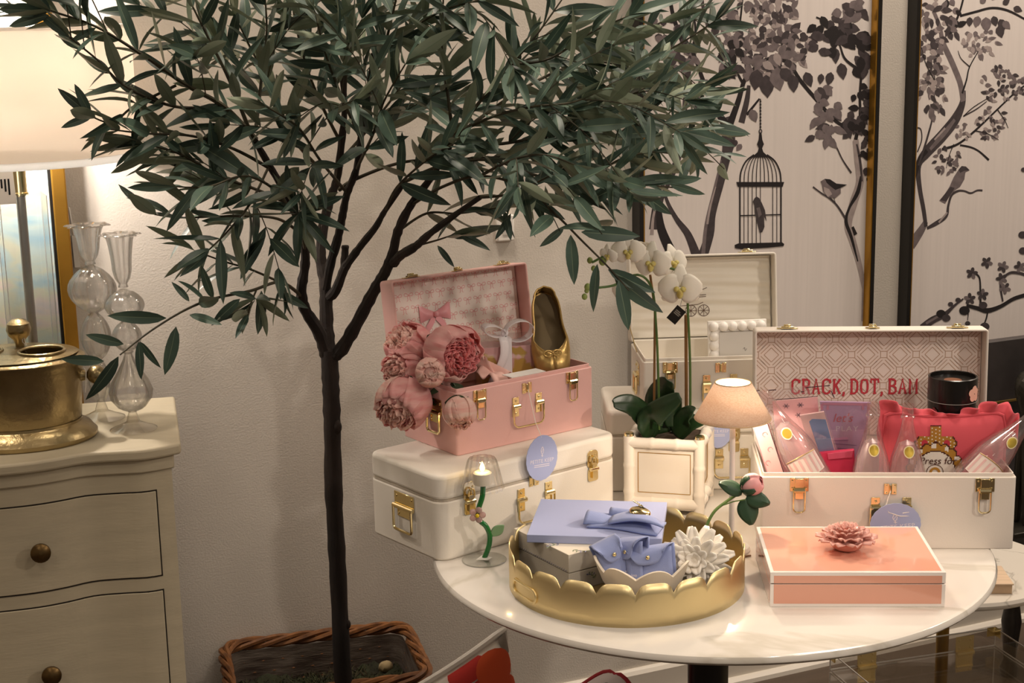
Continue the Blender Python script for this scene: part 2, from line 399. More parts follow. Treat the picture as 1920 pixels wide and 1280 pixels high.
P.stroke([(1395, 160), (1380, 130), (1374, 90), (1386, 50), (1392, 0)], [6, 5, 4, 4, 4], 0)
P.stroke([(1480, 116), (1500, 150), (1530, 186), (1568, 228), (1590, 236)], [7, 8, 8, 7, 6], 0)
P.cluster(1410, 60, 75, 55, 80, 22, [1, 1, 2, 2, 2], rnd)
P.cluster(1450, 10, 50, 30, 45, 18, [2, 2, 3, 1], rnd)
P.cluster(1485, 85, 40, 30, 34, 20, [2, 2, 3, 1], rnd)
P.cluster(1440, 122, 50, 24, 36, 24, [1, 2, 2, 2, 3], rnd); P.cluster(1400, 40, 60, 50, 50, 14, [1, 2, 3, 3], rnd)
P.cluster(1370, 100, 30, 40, 24, 22, [1, 0, 2], rnd)
P.cluster(1272, 100, 34, 26, 16, 22, [1, 2], rnd); P.cluster(1318, 170, 22, 24, 14, 18, [1, 2], rnd)
P.cluster(1250, 55, 30, 26, 10, 20, [1, 2, 0], rnd)
for x, y, L, a in [(1420, 130, 40, 1.7), (1436, 140, 44, 1.5), (1452, 130, 42, 1.3), (1464, 128, 34, .9), (1348, 135, 22, 1.6), (1360, 128, 24, 1.8), (1262, 102, 24, 1.6), (1276, 102, 24, 1.4), (1244, 68, 24, 1.9), (1256, 78, 22, 1.7), (1408, 205, 26, 1.2), (1390, 270, 16, 2.2), (1380, 262, 14, 1.8)]:
    P.leaf(x, y, L, L*.34, a, rnd.choice([1, 1, 2]))
# right hand tree
P.stroke([(1632, 600), (1612, 500), (1598, 450), (1590, 420), (1600, 380), (1612, 340), (1608, 300), (1604, 262)], [10, 12, 16, 18, 20, 19, 16, 14], 3)
P.stroke([(1608, 490), (1596, 445), (1586, 415), (1592, 390), (1608, 360), (1614, 330)], [3, 7, 8, 6, 10, 5], 0)
P.stroke([(1604, 440), (1598, 425)], [9, 6], 0)
P.stroke([(1616, 340), (1612, 300), (1606, 270)], [4, 6, 4], 1)
P.stroke([(1524, 350), (1540, 362), (1556, 372), (1570, 386), (1584, 408)], [3, 3, 4, 4, 5], 1)
P.stroke([(1596, 324), (1580, 300), (1568, 275), (1556, 252)], [4, 3, 3, 2], 1)
P.stroke([(1604, 262), (1612, 220), (1612, 180), (1614, 135), (1606, 128), (1584, 110), (1574, 84), (1560, 55), (1546, 40), (1530, 32)], [9, 7, 6, 6, 6, 5, 4, 4, 3, 3], 0)
P.stroke([(1614, 135), (1620, 115), (1632, 105)], [5, 5, 4], 0)
P.cluster(1555, 60, 36, 36, 26, 26, [0, 1, 1], rnd); P.cluster(1605, 95, 22, 40, 22, 26, [0, 1, 1], rnd)
P.cluster(1590, 15, 30, 18, 14, 26, [1, 2, 1], rnd); P.cluster(1616, 190, 16, 34, 16, 20, [0, 1], rnd)
P.cluster(1545, 190, 22, 36, 18, 24, [1, 2, 2], rnd); P.cluster(1600, 228, 22, 22, 24, 22, [0, 1, 1], rnd)
P.cluster(1544, 245, 26, 16, 12, 24, [1, 2, 2], rnd); P.cluster(1625, 290, 8, 50, 16, 16, [0, 1], rnd)
for x, y, L, a in [(1558, 135, 26, 1.8), (1576, 118, 32, 1.4), (1540, 138, 20, 1.7), (1520, 65, 30, .2), (1534, 95, 26, .2), (1486, 140, 34, 1.5), (1510, 135, 30, 1.2)]:
    P.leaf(x, y, L, L*.32, a, 1)
P.done('painted_trees')
# bird on the twig
P.poly([(1538, 340), (1546, 335), (1556, 336), (1568, 344), (1580, 348), (1588, 346), (1576, 352), (1576, 362), (1566, 371), (1552, 370), (1543, 358), (1541, 346)], 2)
P.poly([(1546, 335), (1556, 336), (1568, 344), (1588, 346), (1576, 352), (1566, 356), (1558, 350), (1550, 343)], 0)
P.poly([(1544, 350), (1554, 354), (1560, 364), (1552, 369), (1545, 360)], 3)
P.stroke([(1563, 370), (1566, 380)], 1.2, 0); P.stroke([(1557, 370), (1560, 376)], 1.2, 0)
P.done('painted_bird')
# cage
P.stroke([(1425.5, 185), (1425.5, 243)], 2.2, 1, 2)
for k in range(9): P.ell(1425.5, 190+k*6, 1.8, 2.6, 0, n=8)
P.ell(1425.5, 246, 3.4, 4.2, 0); P.ell(1425.5, 246, 1.8, 2.4, 3)
P.poly([(1423.5, 249), (1427.5, 249), (1429, 262), (1432, 270), (1428.5, 278), (1431, 285), (1442, 295), (1409, 295), (1420, 285), (1422.5, 278), (1419, 270), (1422, 262)], 0)
for k in range(-5, 6):
    xx = 1425.5+k*7.7
    P.stroke([(1425.5+k*2.4, 290), (1425.5+k*5.4, 302), (1425.5+k*7.3, 322), (xx, 343)], 1.7 if abs(k) < 5 else 3.2, 0, 4)
    if k not in (1, 2): P.stroke([(xx, 343), (xx, 458)], 1.5 if abs(k) < 5 else 3.4, 0 if abs(k) == 5 or k % 2 else 1, 2)
P.poly([(1380, 341), (1470, 341), (1467, 350), (1383, 350)], 0)
P.stroke([(1387, 404), (1464, 402)], 2.2, 0, 2)
P.poly([(1377, 459), (1384, 456), (1466, 454), (1470, 457), (1469, 461), (1440, 464), (1390, 467), (1378, 465)], 0)
P.done('painted_birdcage')
P.poly([(1414, 372), (1418, 368), (1423, 371), (1428, 380), (1434, 394), (1437, 415), (1432, 405), (1433, 425), (1429, 435), (1424, 436), (1420, 420), (1415, 400), (1414, 385), (1411, 378)], 1)
P.poly([(1418, 390), (1424, 388), (1428, 402), (1422, 408)], 2)
P.done('painted_caged_bird')

P = Print(PB, (p2l+.012, p2l+.65))
P.stroke([(1708, 462), (1716, 448), (1728, 430), (1736, 415)], [20, 22, 18, 12], 2)
P.stroke([(1736, 425), (1732, 395), (1724, 350), (1722, 310), (1738, 285), (1766, 255), (1790, 225), (1804, 195), (1806, 170)], [9, 10, 11, 15, 24, 26, 24, 16, 12], 1)
P.stroke([(1744, 280), (1770, 250), (1790, 224)], [7, 11, 7], 2); P.stroke([(1752, 262), (1772, 240)], [4, 5], 3)
P.stroke([(1716, 330), (1724, 300), (1738, 282)], [8, 11, 9], 0)
P.stroke([(1806, 190), (1800, 155), (1784, 115), (1768, 80), (1762, 50), (1750, 20)], [14, 13, 13, 12, 9, 8], 2)
P.stroke([(1804, 175), (1812, 150), (1818, 125), (1838, 90)], [5, 4, 3, 2], 0)
P.stroke([(1766, 280), (1796, 270), (1828, 245), (1870, 205), (1905, 172), (1930, 155)], [6, 5, 5, 4, 4, 3], 0)
P.stroke([(1800, 272), (1820, 276), (1836, 284), (1854, 300)], [4, 4, 4, 5], 0)
P.stroke([(1806, 218), (1830, 205), (1850, 190)], [3, 3, 2], 1)
P.stroke([(1722, 310), (1738, 260), (1750, 210), (1752, 150), (1754, 100)], [5, 5, 4, 3, 3], 1)
P.stroke([(1716, 240), (1726, 242), (1728, 262), (1720, 285)], [4, 3, 3, 3], 1)
P.stroke([(1738, 428), (1756, 418), (1774, 405), (1778, 385), (1784, 366), (1796, 358), (1808, 358), (1820, 362), (1832, 357), (1842, 357)], [6, 10, 8, 6, 6, 5, 4, 4, 4, 4], 1)
P.stroke([(1760, 417), (1776, 398)], [5, 4], 3)
P.done('painted_tree')
P.poly([(1797, 318), (1803, 311), (1811, 312), (1818, 319), (1810, 323), (1808, 336), (1800, 350), (1790, 357), (1780, 368), (1772, 382), (1761, 376), (1770, 366), (1780, 350), (1788, 332)], 2)
P.poly([(1797, 318), (1803, 311), (1811, 312), (1818, 319), (1808, 320), (1800, 324)], 1)
P.poly([(1782, 350), (1790, 352), (1774, 378), (1762, 375)], 1)
P.done('painted_bird')
P.stroke([(1800, 30), (1830, 22), (1860, 15), (1890, 20), (1925, 38)], [5, 5, 5, 5, 4], 0)
P.stroke([(1790, 45), (1800, 20), (1808, -10)], [6, 5, 5], 0)
P.cluster(1745, 60, 26, 60, 70, 16, [2, 2, 3, 1], rnd); P.cluster(1748, 165, 24, 50, 60, 16, [1, 2, 2, 3], rnd)
P.cluster(1835, 78, 34, 26, 40, 13, [2, 3, 3], rnd); P.cluster(1868, 155, 34, 36, 44, 11, [2, 2, 1, 3], rnd)
P.cluster(1855, 232, 30, 30, 36, 11, [2, 1, 3], rnd); P.cluster(1775, 298, 22, 26, 30, 11, [2, 1, 2], rnd)
P.cluster(1806, 245, 14, 12, 12, 10, [2, 3], rnd); P.cluster(1780, 30, 18, 36, 20, 18, [1, 0, 2], rnd); P.cluster(1905, 160, 22, 22, 24, 11, [1, 2], rnd)
for x, y, L, a in [(1818, 32, 18, 1.6), (1834, 30, 22, 1.8), (1848, 32, 28, 1.5), (1862, 30, 20, 1.3), (1874, 36, 22, 1.1), (1880, 40, 20, .8), (1872, 48, 24, 1.3), (1838, 6, 16, -.8), (1860, 0, 16, -1.2), (1880, 8, 16, -.6), (1900, 14, 18, .4)]:
    P.leaf(x, y, L, L*.36, a, rnd.choice([1, 1, 2]))
for a in ([(1806, 218), (1826, 200), (1862, 178)], [(1828, 245), (1850, 250), (1872, 262)], [(1870, 205), (1884, 226), (1890, 240)], [(1752, 150), (1736, 120), (1728, 90)], [(1818, 125), (1802, 110), (1796, 95)], [(1788, 270), (1780, 290), (1774, 315)]): P.stroke(a, [2.2, 1.8, 1.2], 0)
P.done('painted_foliage')
# lower plum bough
P.stroke([(1728, 616), (1748, 600), (1770, 590), (1790, 572), (1806, 560)], [20, 17, 12, 6, 4], 1)
P.stroke([(1736, 606), (1760, 592)], [6, 5], 2)
P.done('painted_bough')
P.stroke([(1812, 572), (1834, 578), (1852, 582), (1876, 574), (1900, 560), (1925, 552)], [7, 9, 11, 9, 9, 9], 0)
P.stroke([(1838, 576), (1838, 550), (1836, 520), (1824, 512), (1818, 520)], [6, 5, 4, 4, 3], 0)
P.stroke([(1880, 565), (1876, 530), (1892, 512), (1912, 512), (1928, 518)], [4, 6, 6, 6, 6], 1)
P.stroke([(1852, 582), (1848, 600), (1840, 615)], [4, 4, 3], 0); P.stroke([(1816, 580), (1814, 600)], [3, 2], 1)
for x, y in [(1822, 512), (1850, 492), (1880, 500), (1912, 500), (1818, 560), (1842, 552), (1878, 522), (1884, 540)]:
    for k in range(5): P.ell(x+6*math.cos(k*1.256+x), y+6*math.sin(k*1.256+x), 5.5, 3.6, rnd.choice([1, 1, 2]), k*1.256+x, 9)
for x, y, r in [(1808, 582, 10), (1764, 588, 9), (1774, 596, 8), (1814, 606, 5), (1846, 612, 9), (1845, 628, 8), (1843, 572, 8), (1782, 570, 5), (1796, 562, 5)]:
    P.ell(x, y, r, r*.85, rnd.choice([0, 1]))
P.done('painted_bough')
for x, y, r in [(1917, 440, 8), (1918, 470, 8), (1919, 318, 5)]: P.ell(x, y, r, r*.85, 1); P.done('painted_bud')
# ------------------------------------------------------------------ dresser
DZ = 0.90; DANG = math.radians(13.5)
M_DRES = mat('limewashed_wood', '#cfc3a8', .5, noise=.10, nscale=6, stretch=(1.2, 6, 9), bump=.15, bscale=30)
Dc = Vector((-0.569, 2.546, 0)); DU = Vector((math.cos(DANG), math.sin(DANG), 0)); DN = Vector((-math.sin(DANG), math.cos(DANG), 0))
DW, DD = 0.62, 0.34
# local frame: x from 0 (right front corner) to -DW, y 0 front to DD back, front is -y
D = thing('bow_front_dresser', 'pale limewashed bow front dresser with two drawers in view', 'dresser', Dc, DANG)
_kn = [(0, 0), (.035, -.016), (.070, -.024), (.105, -.019), (.160, -.016), (.205, -.032), (.250, -.043), (.310, -.046)]
_kc = catmull([(p_, q_, 0) for p_, q_ in _kn]+[(DW-p_, q_, 0) for p_, q_ in _kn[-2::-1]], 6)
_kx = [v.x for v in _kc]; _ky = [v.y for v in _kc]
def bow(x): return float(np.interp(-x, _kx, _ky))           # serpentine front, bulging at the middle
def front_poly(inset_front, inset_side, x0=0.0, x1=-DW, n=40, back=DD):
    a, b = x0-inset_side, x1+inset_side
    pts = [(a+(b-a)*i/n, bow(a+(b-a)*i/n)+inset_front) for i in range(n+1)]
    return pts+[(b, back), (a, back)]
MB().prism(front_poly(0, 0), DZ-.020, DZ).build('top', M_DRES, D, bevel=.005, seg=3)
MB().prism(front_poly(.012, .013), DZ-.045, DZ-.020).build('cornice', M_DRES, D, bevel=.003)
MB().prism(front_poly(.018, .018), .06, DZ-.045).build('carcass', M_DRES, D, smooth=True)
M_GAP = mat('drawer_gap', '#2a241d', .9)
M_KNOB = mat('antique_brass', '#6b5535', .35, .9)
for z0, z1, kz in ((DZ-.234, DZ-.078, DZ-.156), (DZ-.460, DZ-.258, DZ-.375), (.08, DZ-.49, DZ-.61)):
    n = 40; a, b = -.045, -DW+.045; g = .0022
    gp = MB(); pts = [(a+(b-a)*i/n, bow(a+(b-a)*i/n)+.0178) for i in range(n+1)]
    gp.prism([(x, y-.0012) for x, y in pts]+[(b, .06), (a, .06)], z0, z1)
    pts = [(a-g+(b-a+2*g)*i/n, bow(a-g+(b-a+2*g)*i/n)+.0165) for i in range(n+1)]
    gap = gp.build('drawer_recess', M_GAP, D, smooth=False)
    dr = MB().prism([(x, y-.001) for x, y in pts]+[(b+g, .05), (a-g, .05)], z0+g, z1-g).build('drawer', M_DRES, D, bevel=.0012)
    for kx in (-.240, -DW+.190):
        kb = MB(); kb.lathe([(0, 0), (.007, 0), (.006, .010), (.010, .015), (.0165, .022), (.0165, .027), (.011, .032), (.004, .0335), (0, .034)], 20, M=T(kx, bow(kx)+.017, kz) @ RX(math.pi/2))
        kb.build('knob', M_KNOB, dr)
for x in (-.03, -DW+.03):
    for y in (.05, DD-.03):
        MB().lathe([(0, 0), (.014, 0), (.022, .06), (.024, .08), (0, .08)], 14, M=T(x, y, 0)).build('foot', M_DRES, D)

def onD(px, py): return atZ(px, py, DZ)

# ------------------------------------------------------------------ oval brass bucket
M_BUCK = mat('hammered_antique_brass', '#c4b084', .30, .95, noise=.45, nscale=5, bump=.4, bscale=110, col2='#6a5a3c')
bp = Vector((-0.858, 2.600, DZ))
B = thing('oval_brass_bucket', 'oval antique brass cooler with ball handles on the dresser', 'bucket', bp, math.radians(4))
prof = [(0, .0), (.128, .0), (.131, .004), (.131, .009), (.126, .014), (.120, .022), (.110, .026), (.106, .029), (.106, .034)]
MB().lathe(prof, 56, sy=.82).build('base_foot', M_BUCK, B)
MB().lathe([(.104, .032), (.106, .036), (.111, .09), (.115, .132), (.119, .138), (.119, .143), (.112, .147), (.104, .147), (.101, .138), (.096, .05), (0, .045)], 56, sy=.82).build('body', M_BUCK, B)
lid = MB()
n = 48; vs = []; fs = []                                    # deck plate with two round bottle openings
holes = [(-.056, -.006), (.052, -.018)]; hr = .038
ring = lambda cx, cy, r, k: [(cx+r*math.cos(2*math.pi*i/k), cy+r*math.sin(2*math.pi*i/k)) for i in range(k)]
bm = bmesh.new()
def loop(pts, z): 
    v = [bm.verts.new((a, b, z)) for a, b in pts]; return [bm.edges.new((v[i], v[(i+1) % len(v)])) for i in range(len(v))]
ed = loop([(.108*math.cos(2*math.pi*i/n), .108*.82*math.sin(2*math.pi*i/n)) for i in range(n)], .150)
for hx, hy in holes: ed += loop(ring(hx, hy, hr, 28), .156)
bmesh.ops.triangle_fill(bm, edges=ed, use_beauty=True, use_dissolve=False)
me = bpy.data.meshes.new('deck'); bm.to_mesh(me); bm.free(); me.materials.append(M_BUCK)
o = bpy.data.objects.new('deck', me); COL.objects.link(o); o.parent = B
for hx, hy in holes: MB().tube([(hx+hr*math.cos(a*math.pi/14), hy+hr*math.sin(a*math.pi/14), .157) for a in range(28)], .0028, 8, closed=True).build('opening_rim', M_BUCK, B)
kn = MB(); kn.lathe([(.016, .150), (.013, .156), (.008, .166), (.0075, .176), (.010, .184), (.018, .192), (.0215, .202), (.019, .213), (.011, .220), (0, .222)], 24, M=T(.002, .040, -.018))
kn.build('finial', M_BUCK, B)
for s in (1, -1):
    hb = MB(); hb.tube([(s*.108, 0, .108), (s*.120, 0, .108)], [.012, .009], 14); hb.tube([(s*.118, 0, .108), (s*.128, 0, .108)], .006, 12)
    hb.ball((s*.137, 0, .108), .0165, 20, 12); hb.build('ball_handle', M_BUCK, B)
MB().tube([(.118, -.006, .122), (.122, -.010, .116), (.121, -.013, .100), (.119, -.014, .080)], .0009, 6).build('tie_string', M_STRING, B)
MB().tube([(.006, .036, .190), (.012, .030, .172), (.016, .028, .158), (.010, .028, .164), (.008, .034, .188)], .0008, 6).build('tie_string', M_STRING, B)

# ------------------------------------------------------------------ glass candlesticks
M_GLASS = mat('clear_glass', '#ffffff', .0, trans=1.0, ior=1.2, spec=.5)
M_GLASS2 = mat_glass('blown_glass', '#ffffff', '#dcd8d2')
def candlestick(px, py, label, parts, ph):
    t = thing('glass_candlestick', label, 'candlestick', onD(px, py), ph, 'blown glass candlesticks on the dresser')
    rip8 = lambda a, j: 1+.05*math.cos(8*a)
    for nm, prof, rip in parts:
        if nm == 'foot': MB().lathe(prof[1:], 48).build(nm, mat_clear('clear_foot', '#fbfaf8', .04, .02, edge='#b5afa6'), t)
        elif nm == 'tulip_cup': MB().lathe(prof, 64, rip=lambda a, j, n_=len(prof): 1+(.05 if j < n_-3 else (.10 if j < n_-2 else .17))*math.cos(8*a)).build(nm, M_GLASS2, t, solid=.0014)
        else: MB().lathe(prof, 48, rip=rip8 if rip else None).build(nm, M_GLASS2, t, solid=.0014)
    return t
def flare(z0, z1, r0, r1):
    pr = [(r0, z0), (r0*.8, z0+.006), (r0*1.5, z0+.016), (r0*1.9, z0+.03)]
    for i in range(1, 7):
        s = i/6; pr.append((r0*1.9+(r1-r0*1.9)*s**1.6, z0+.03+(z1-z0-.03)*s))
    pr.append((r1+.007, z1+.003)); pr.append((r1+.010, z1+.001)); return pr
def bulb(z0, z1, r, neck=.006, k=10, pw=1.0):
    return [(neck+(r-neck)*math.sin(math.pi*i/k)**.75, z0+(z1-z0)*(i/k)**pw) for i in range(k+1)]
foot = lambda r: [(0, .001), (r, .001), (r+.001, .003), (r*.7, .008), (r*.3, .016), (.009, .026), (.006, .036)]
rimw = lambda a, j: 1
ca = candlestick(251, 806, 'shorter glass candlestick in front, with a wide pear bulb at its foot', [
    ('foot', foot(.040), 0), ('pear_bulb', [(.006, .034), (.022, .042), (.034, .058), (.036, .072), (.030, .090), (.018, .110), (.009, .128), (.006, .138), (.009, .142)], 1),
    ('middle_bulb', bulb(.142, .196, .024), 1), ('upper_bulb', bulb(.196, .252, .032), 1), ('tulip_cup', flare(.256, .346, .008, .022), 1)], .3)
cb = candlestick(192, 785, 'taller glass candlestick behind, with one large round bulb under its tulip cup', [
    ('foot', foot(.040), 0), ('slim_bulb', bulb(.034, .110, .018), 1), ('middle_bulb', bulb(.110, .196, .026), 1), ('round_bulb', bulb(.196, .282, .041), 1), ('tulip_cup', flare(.284, .352, .009, .025), 1)], .1)
# ------------------------------------------------------------------ abstract painting leaning behind the lamp
def mat_abstract():
    m = bpy.data.materials.new('abstract_paint'); m.use_nodes = True; nt = m.node_tree; b = nt.nodes['Principled BSDF']; b.inputs['Roughness'].default_value = .35
    tc = nt.nodes.new('ShaderNodeTexCoord'); mp = nt.nodes.new('ShaderNodeMapping'); mp.inputs['Rotation'].default_value = (0, .45, 0); mp.inputs['Scale'].default_value = (1, 1, 2.4)
    nt.links.new(tc.outputs['Object'], mp.inputs[0])
    n = nt.nodes.new('ShaderNodeTexNoise'); n.inputs['Scale'].default_value = 5.2; n.inputs['Detail'].default_value = 3; n.inputs['Distortion'].default_value = 1.2
    nt.links.new(mp.outputs[0], n.inputs['Vector'])
    r = nt.nodes.new('ShaderNodeValToRGB'); e = r.color_ramp.elements
    for p, c in ((0.18, '#5f9fce'), (.36, '#9cc3da'), (.46, '#c9dcdc'), (.55, '#dfe0c8'), (.63, '#e7d9d2'), (.75, '#b9c9e2')):
        x = e.new(p); x.color = (*lin(c), 1)
    e.remove(e[0]); e.remove(e[len(e)-1])
    nt.links.new(n.outputs['Fac'], r.inputs['Fac']); nt.links.new(r.outputs[0], b.inputs['Base Color']); return m
# leaning back a little; right hand edge follows the gilt frame
ab = atP(150, 690, WALL_A+WN*.030, WN); ab.z = .84
A = thing('abstract_painting', 'blue and blush abstract painting in a gilt frame hanging on the wall behind the lamp', 'painting', (ab.x, ab.y, .84), WALL_ANG)
A.rotation_euler = (math.radians(-0.3), 0, WALL_ANG)
AW, AH, fw = .62, .90, .026
MB().box(-AW+.02, -.02, -.004, .012, .02, AH-.02).build('canvas', mat_abstract(), A, smooth=False)
for a, b_, c, d in ((-fw, 0, 0, AH), (-AW, -AW+fw, 0, AH), (-AW+fw, -fw, 0, fw), (-AW+fw, -fw, AH-fw, AH)):
    MB().box(a, b_, -.018, .018, c, d).build('frame_rail', M_FGOLD, A, bevel=.003)
for a, b_, c, d in ((-fw-.005, -fw, fw, AH-fw), (-AW+fw, -AW+fw+.005, fw, AH-fw)):
    MB().box(a, b_, -.012, .006, c, d).build('dark_slip', M_FBLK, A, smooth=False)

# ------------------------------------------------------------------ big table lamp
lp = atY(50, 500, 2.768); lp = Vector((lp.x, 2.768, DZ))
L = thing('acrylic_column_lamp', 'table lamp with a lit drum shade and clear acrylic column on the dresser', 'lamp', lp, WALL_ANG)
M_ACR = mat_clear('acrylic', '#f2f4f4', .06, .02)
M_STEEL = mat('satin_steel', '#b9b4ae', .3, .9)
MB().box(-.044, .044, -.044, .044, .0, .022).build('base', M_GOLD, L, bevel=.002)
MB().box(-.040, .040, -.040, .040, .024, .405).build('acrylic_column', M_ACR, L, smooth=False)
cr = MB()
for sx in (-1, 1):
    for sy in (-1, 1): cr.tube([(sx*.040, sy*.040, .024), (sx*.040, sy*.040, .405)], .0009, 5)
cr.build('column_edges', mat('acrylic_edge', '#e9ecea', .1, spec=.8), L)
MB().tube([(0, 0, .022), (0, 0, .43)], .0085, 14).build('rod', M_STEEL, L)
MB().lathe([(0, .405), (.014, .405), (.014, .408), (.0125, .409), (.0125, .450), (0, .450)], 20).build('brass_collar', M_GOLD, L)
sz0, sz1, R0 = .466, .700, .212
M_SHADE = mat_translucent('white_linen_shade', '#fdf4ea', .80)
sh = MB(); sh.lathe([(R0, sz0+.012), (R0, sz1)], 64); so = sh.build('shade', M_SHADE, L, solid=.002)
MB().lathe([(R0+.0015, sz0), (R0+.0022, sz0+.006), (R0+.0015, sz0+.013), (R0-.001, sz0+.013), (R0-.001, sz0), (R0+.0015, sz0)], 64).build('shade_hem', mat_translucent('white_hem', '#ffffff', .7), so)
MB().lathe([(R0+.0015, sz1-.006), (R0+.0022, sz1), (R0-.001, sz1), (R0-.001, sz1-.006), (R0+.0015, sz1-.006)], 64).build('shade_hem', mat_translucent('white_hem', '#ffffff', .7), so)
sp = MB()
for k in range(3):
    a = k*2.094; sp.tube([(0, 0, sz1-.02), (R0*math.cos(a), R0*math.sin(a), sz1-.02)], .0015, 6)
sp.tube([(0, 0, .45), (0, 0, sz1-.02)], .004, 8); sp.build('spider', M_GOLD, L)
MB().ball((0, 0, .635), .024, 16, 10, sc=(1, 1, 1.2)).build('bulb', mat_emit('bulb_glow', '#fff0dc', 4), L)
def point(name, loc, power, col, r, parent=None):
    ld = bpy.data.lights.new(name, 'POINT'); ld.energy = power; ld.color = col; ld.shadow_soft_size = r
    o = bpy.data.objects.new(name, ld); COL.objects.link(o); o.location = loc
    if parent is not None: o.parent = parent
    return o
point('lamp_bulb_light', (.0, .0, .580), 16, (1, .88, .78), .02, L)
# price tag hung from the lamp neck
tg = thing('price_tag', 'small white price tag with a barcode hanging under the lamp shade', 'price tag', atY(10, 318, 2.69), WALL_ANG)
pt = MB(); pt.prism([(-.018, -.012), (0, .008), (.012, .000), (.014, -.06), (-.018, -.06)], -.0005, .0005, axis='y'); pt.build('card', M_WHITE, tg, smooth=False)
bc = MB()
for k, x in enumerate((-.010, -.004, .002)): bc.box(x, x+.003, -.0009, -.0006, -.032-.006*k, -.016)
bc.build('barcode', M_BLACK, tg, smooth=False)
MB().tube([(0, 0, .004), (.004, .01, .030)], .0006, 5).build('string', M_STRING, tg)

# ------------------------------------------------------------------ planter basket
BK_ANG = math.radians(14); RIMZ = .33
bl = atZ(418, 1212, RIMZ); br = atZ(760, 1172, RIMZ)
BKW = (br-bl).length; bu = Vector((math.cos(BK_ANG), math.sin(BK_ANG), 0)); bn = Vector((math.sin(BK_ANG), -math.cos(BK_ANG), 0))
bkc = (bl+br)/2 + bn*.135; bkc.z = 0
K = thing('wicker_planter', 'dark wicker planter basket holding the olive tree', 'planter', bkc, BK_ANG)
W2, D2 = BKW/2, .135
M_WICK = mat('wicker', '#8a5a30', .6, noise=.4, nscale=40, col2='#5a371d')
M_BARK = mat('bark_sheet', '#3b2d24', .85, noise=.5, nscale=14, stretch=(1, 1, 6), bump=.6, bscale=60, col2='#6d6258')
def rr_path(w, d, z, r, n=7): return [(a, b, z) for a, b in rrect(-w, w, -d, d, r, n)]
wv = MB(); taper = lambda z: .86+.14*z/RIMZ
inner = MB()
o1 = [(a*1.0, b, RIMZ-.01) for a, b in rrect(-W2+.012, W2-.012, -D2+.012, D2-.012, .03, 6)]
o0 = [(a*.88, b*.88, .012) for a, b, _ in o1]; nn = len(o1)
inner.add(o1+o0, [(i, (i+1) % nn, nn+(i+1) % nn, nn+i) for i in range(nn)]+[tuple(range(nn, 2*nn))])
inner.build('bark_lining', M_BARK, K)
for k in range(13):                                     # horizontal weavers
    z = .012+k*.0235; s = taper(z)
    pth = rrect(-W2*s, W2*s, -D2*s, D2*s, .035, 6); q = []
    for i in range(len(pth)):
        a = Vector((*pth[i], 0)); b_ = Vector((*pth[(i+1) % len(pth)], 0)); m = max(1, int((b_-a).length/.02))
        for j in range(m): q.append(a.lerp(b_, j/m))
    q = [Vector((p.x*(1+.012*(-1)**(i+k)), p.y*(1+.02*(-1)**(i+k)), z)) for i, p in enumerate(q)]
    MB().tube(q, .0095, 6, closed=True).build('weaver', M_WICK, K)
base = []
pth = rrect(-W2, W2, -D2, D2, .04, 6)
for i in range(len(pth)):
    a = Vector((*pth[i], RIMZ)); b_ = Vector((*pth[(i+1) % len(pth)], RIMZ)); m = max(1, int((b_-a).length/.012))
    for j in range(m): base.append(a.lerp(b_, j/m))
for ph in range(4):                                     # twisted rim strands
    q = []
    for i, p in enumerate(base):
        t0 = (base[(i+1) % len(base)]-base[i-1]).normalized(); sd = Vector((t0.y, -t0.x, 0)); an = 2*math.pi*(i/len(base)*6+ph/4)
        q.append(p+sd*.0085*math.cos(an)+Vector((0, 0, .0085*math.sin(an))))
    MB().tube(q, .0056, 6, closed=True).build('rim_strand', M_WICK, K)
mo = MB(); rm = random.Random(5)
SOIL = .252
mo.grid(lambda u, v: ((u-.5)*2*(W2-.02), (v-.5)*2*(D2-.02), SOIL+.012*math.sin(u*9)*math.cos(v*7)+rm.uniform(-.006, .008)), 26, 18)
mo.build('moss_bed', mat('moss', '#333820', .95, noise=.6, nscale=25, bump=1, bscale=120, col2='#1d1810'), K)
ms = MB()
for _ in range(2600):
    x, y = rm.uniform(-W2+.025, W2-.025), rm.uniform(-D2+.025, D2-.025); h = rm.uniform(.004, .013); a = rm.uniform(0, 6.28); z = SOIL+.004
    ms.add([(x-.002*math.cos(a), y-.002*math.sin(a), z), (x+.002*math.cos(a), y+.002*math.sin(a), z), (x+rm.uniform(-.012, .012), y+rm.uniform(-.012, .012), z+h)], [(0, 1, 2)])
tag(ms.build('moss_strands', mat('moss_tip', '#40452a', .9, noise=.6, nscale=20, col2='#3d3220'), K, smooth=False), kind='stuff')
ch = MB(); ch.ball((0, 0, 0), .018, 8, 6, sc=(1, .7, .8)); ch.build('wood_chip', mat('pale_chip', '#a8946e', .9), K, loc=(W2-.055, D2-.06, SOIL+.016), rot=(.4, .3, .5))

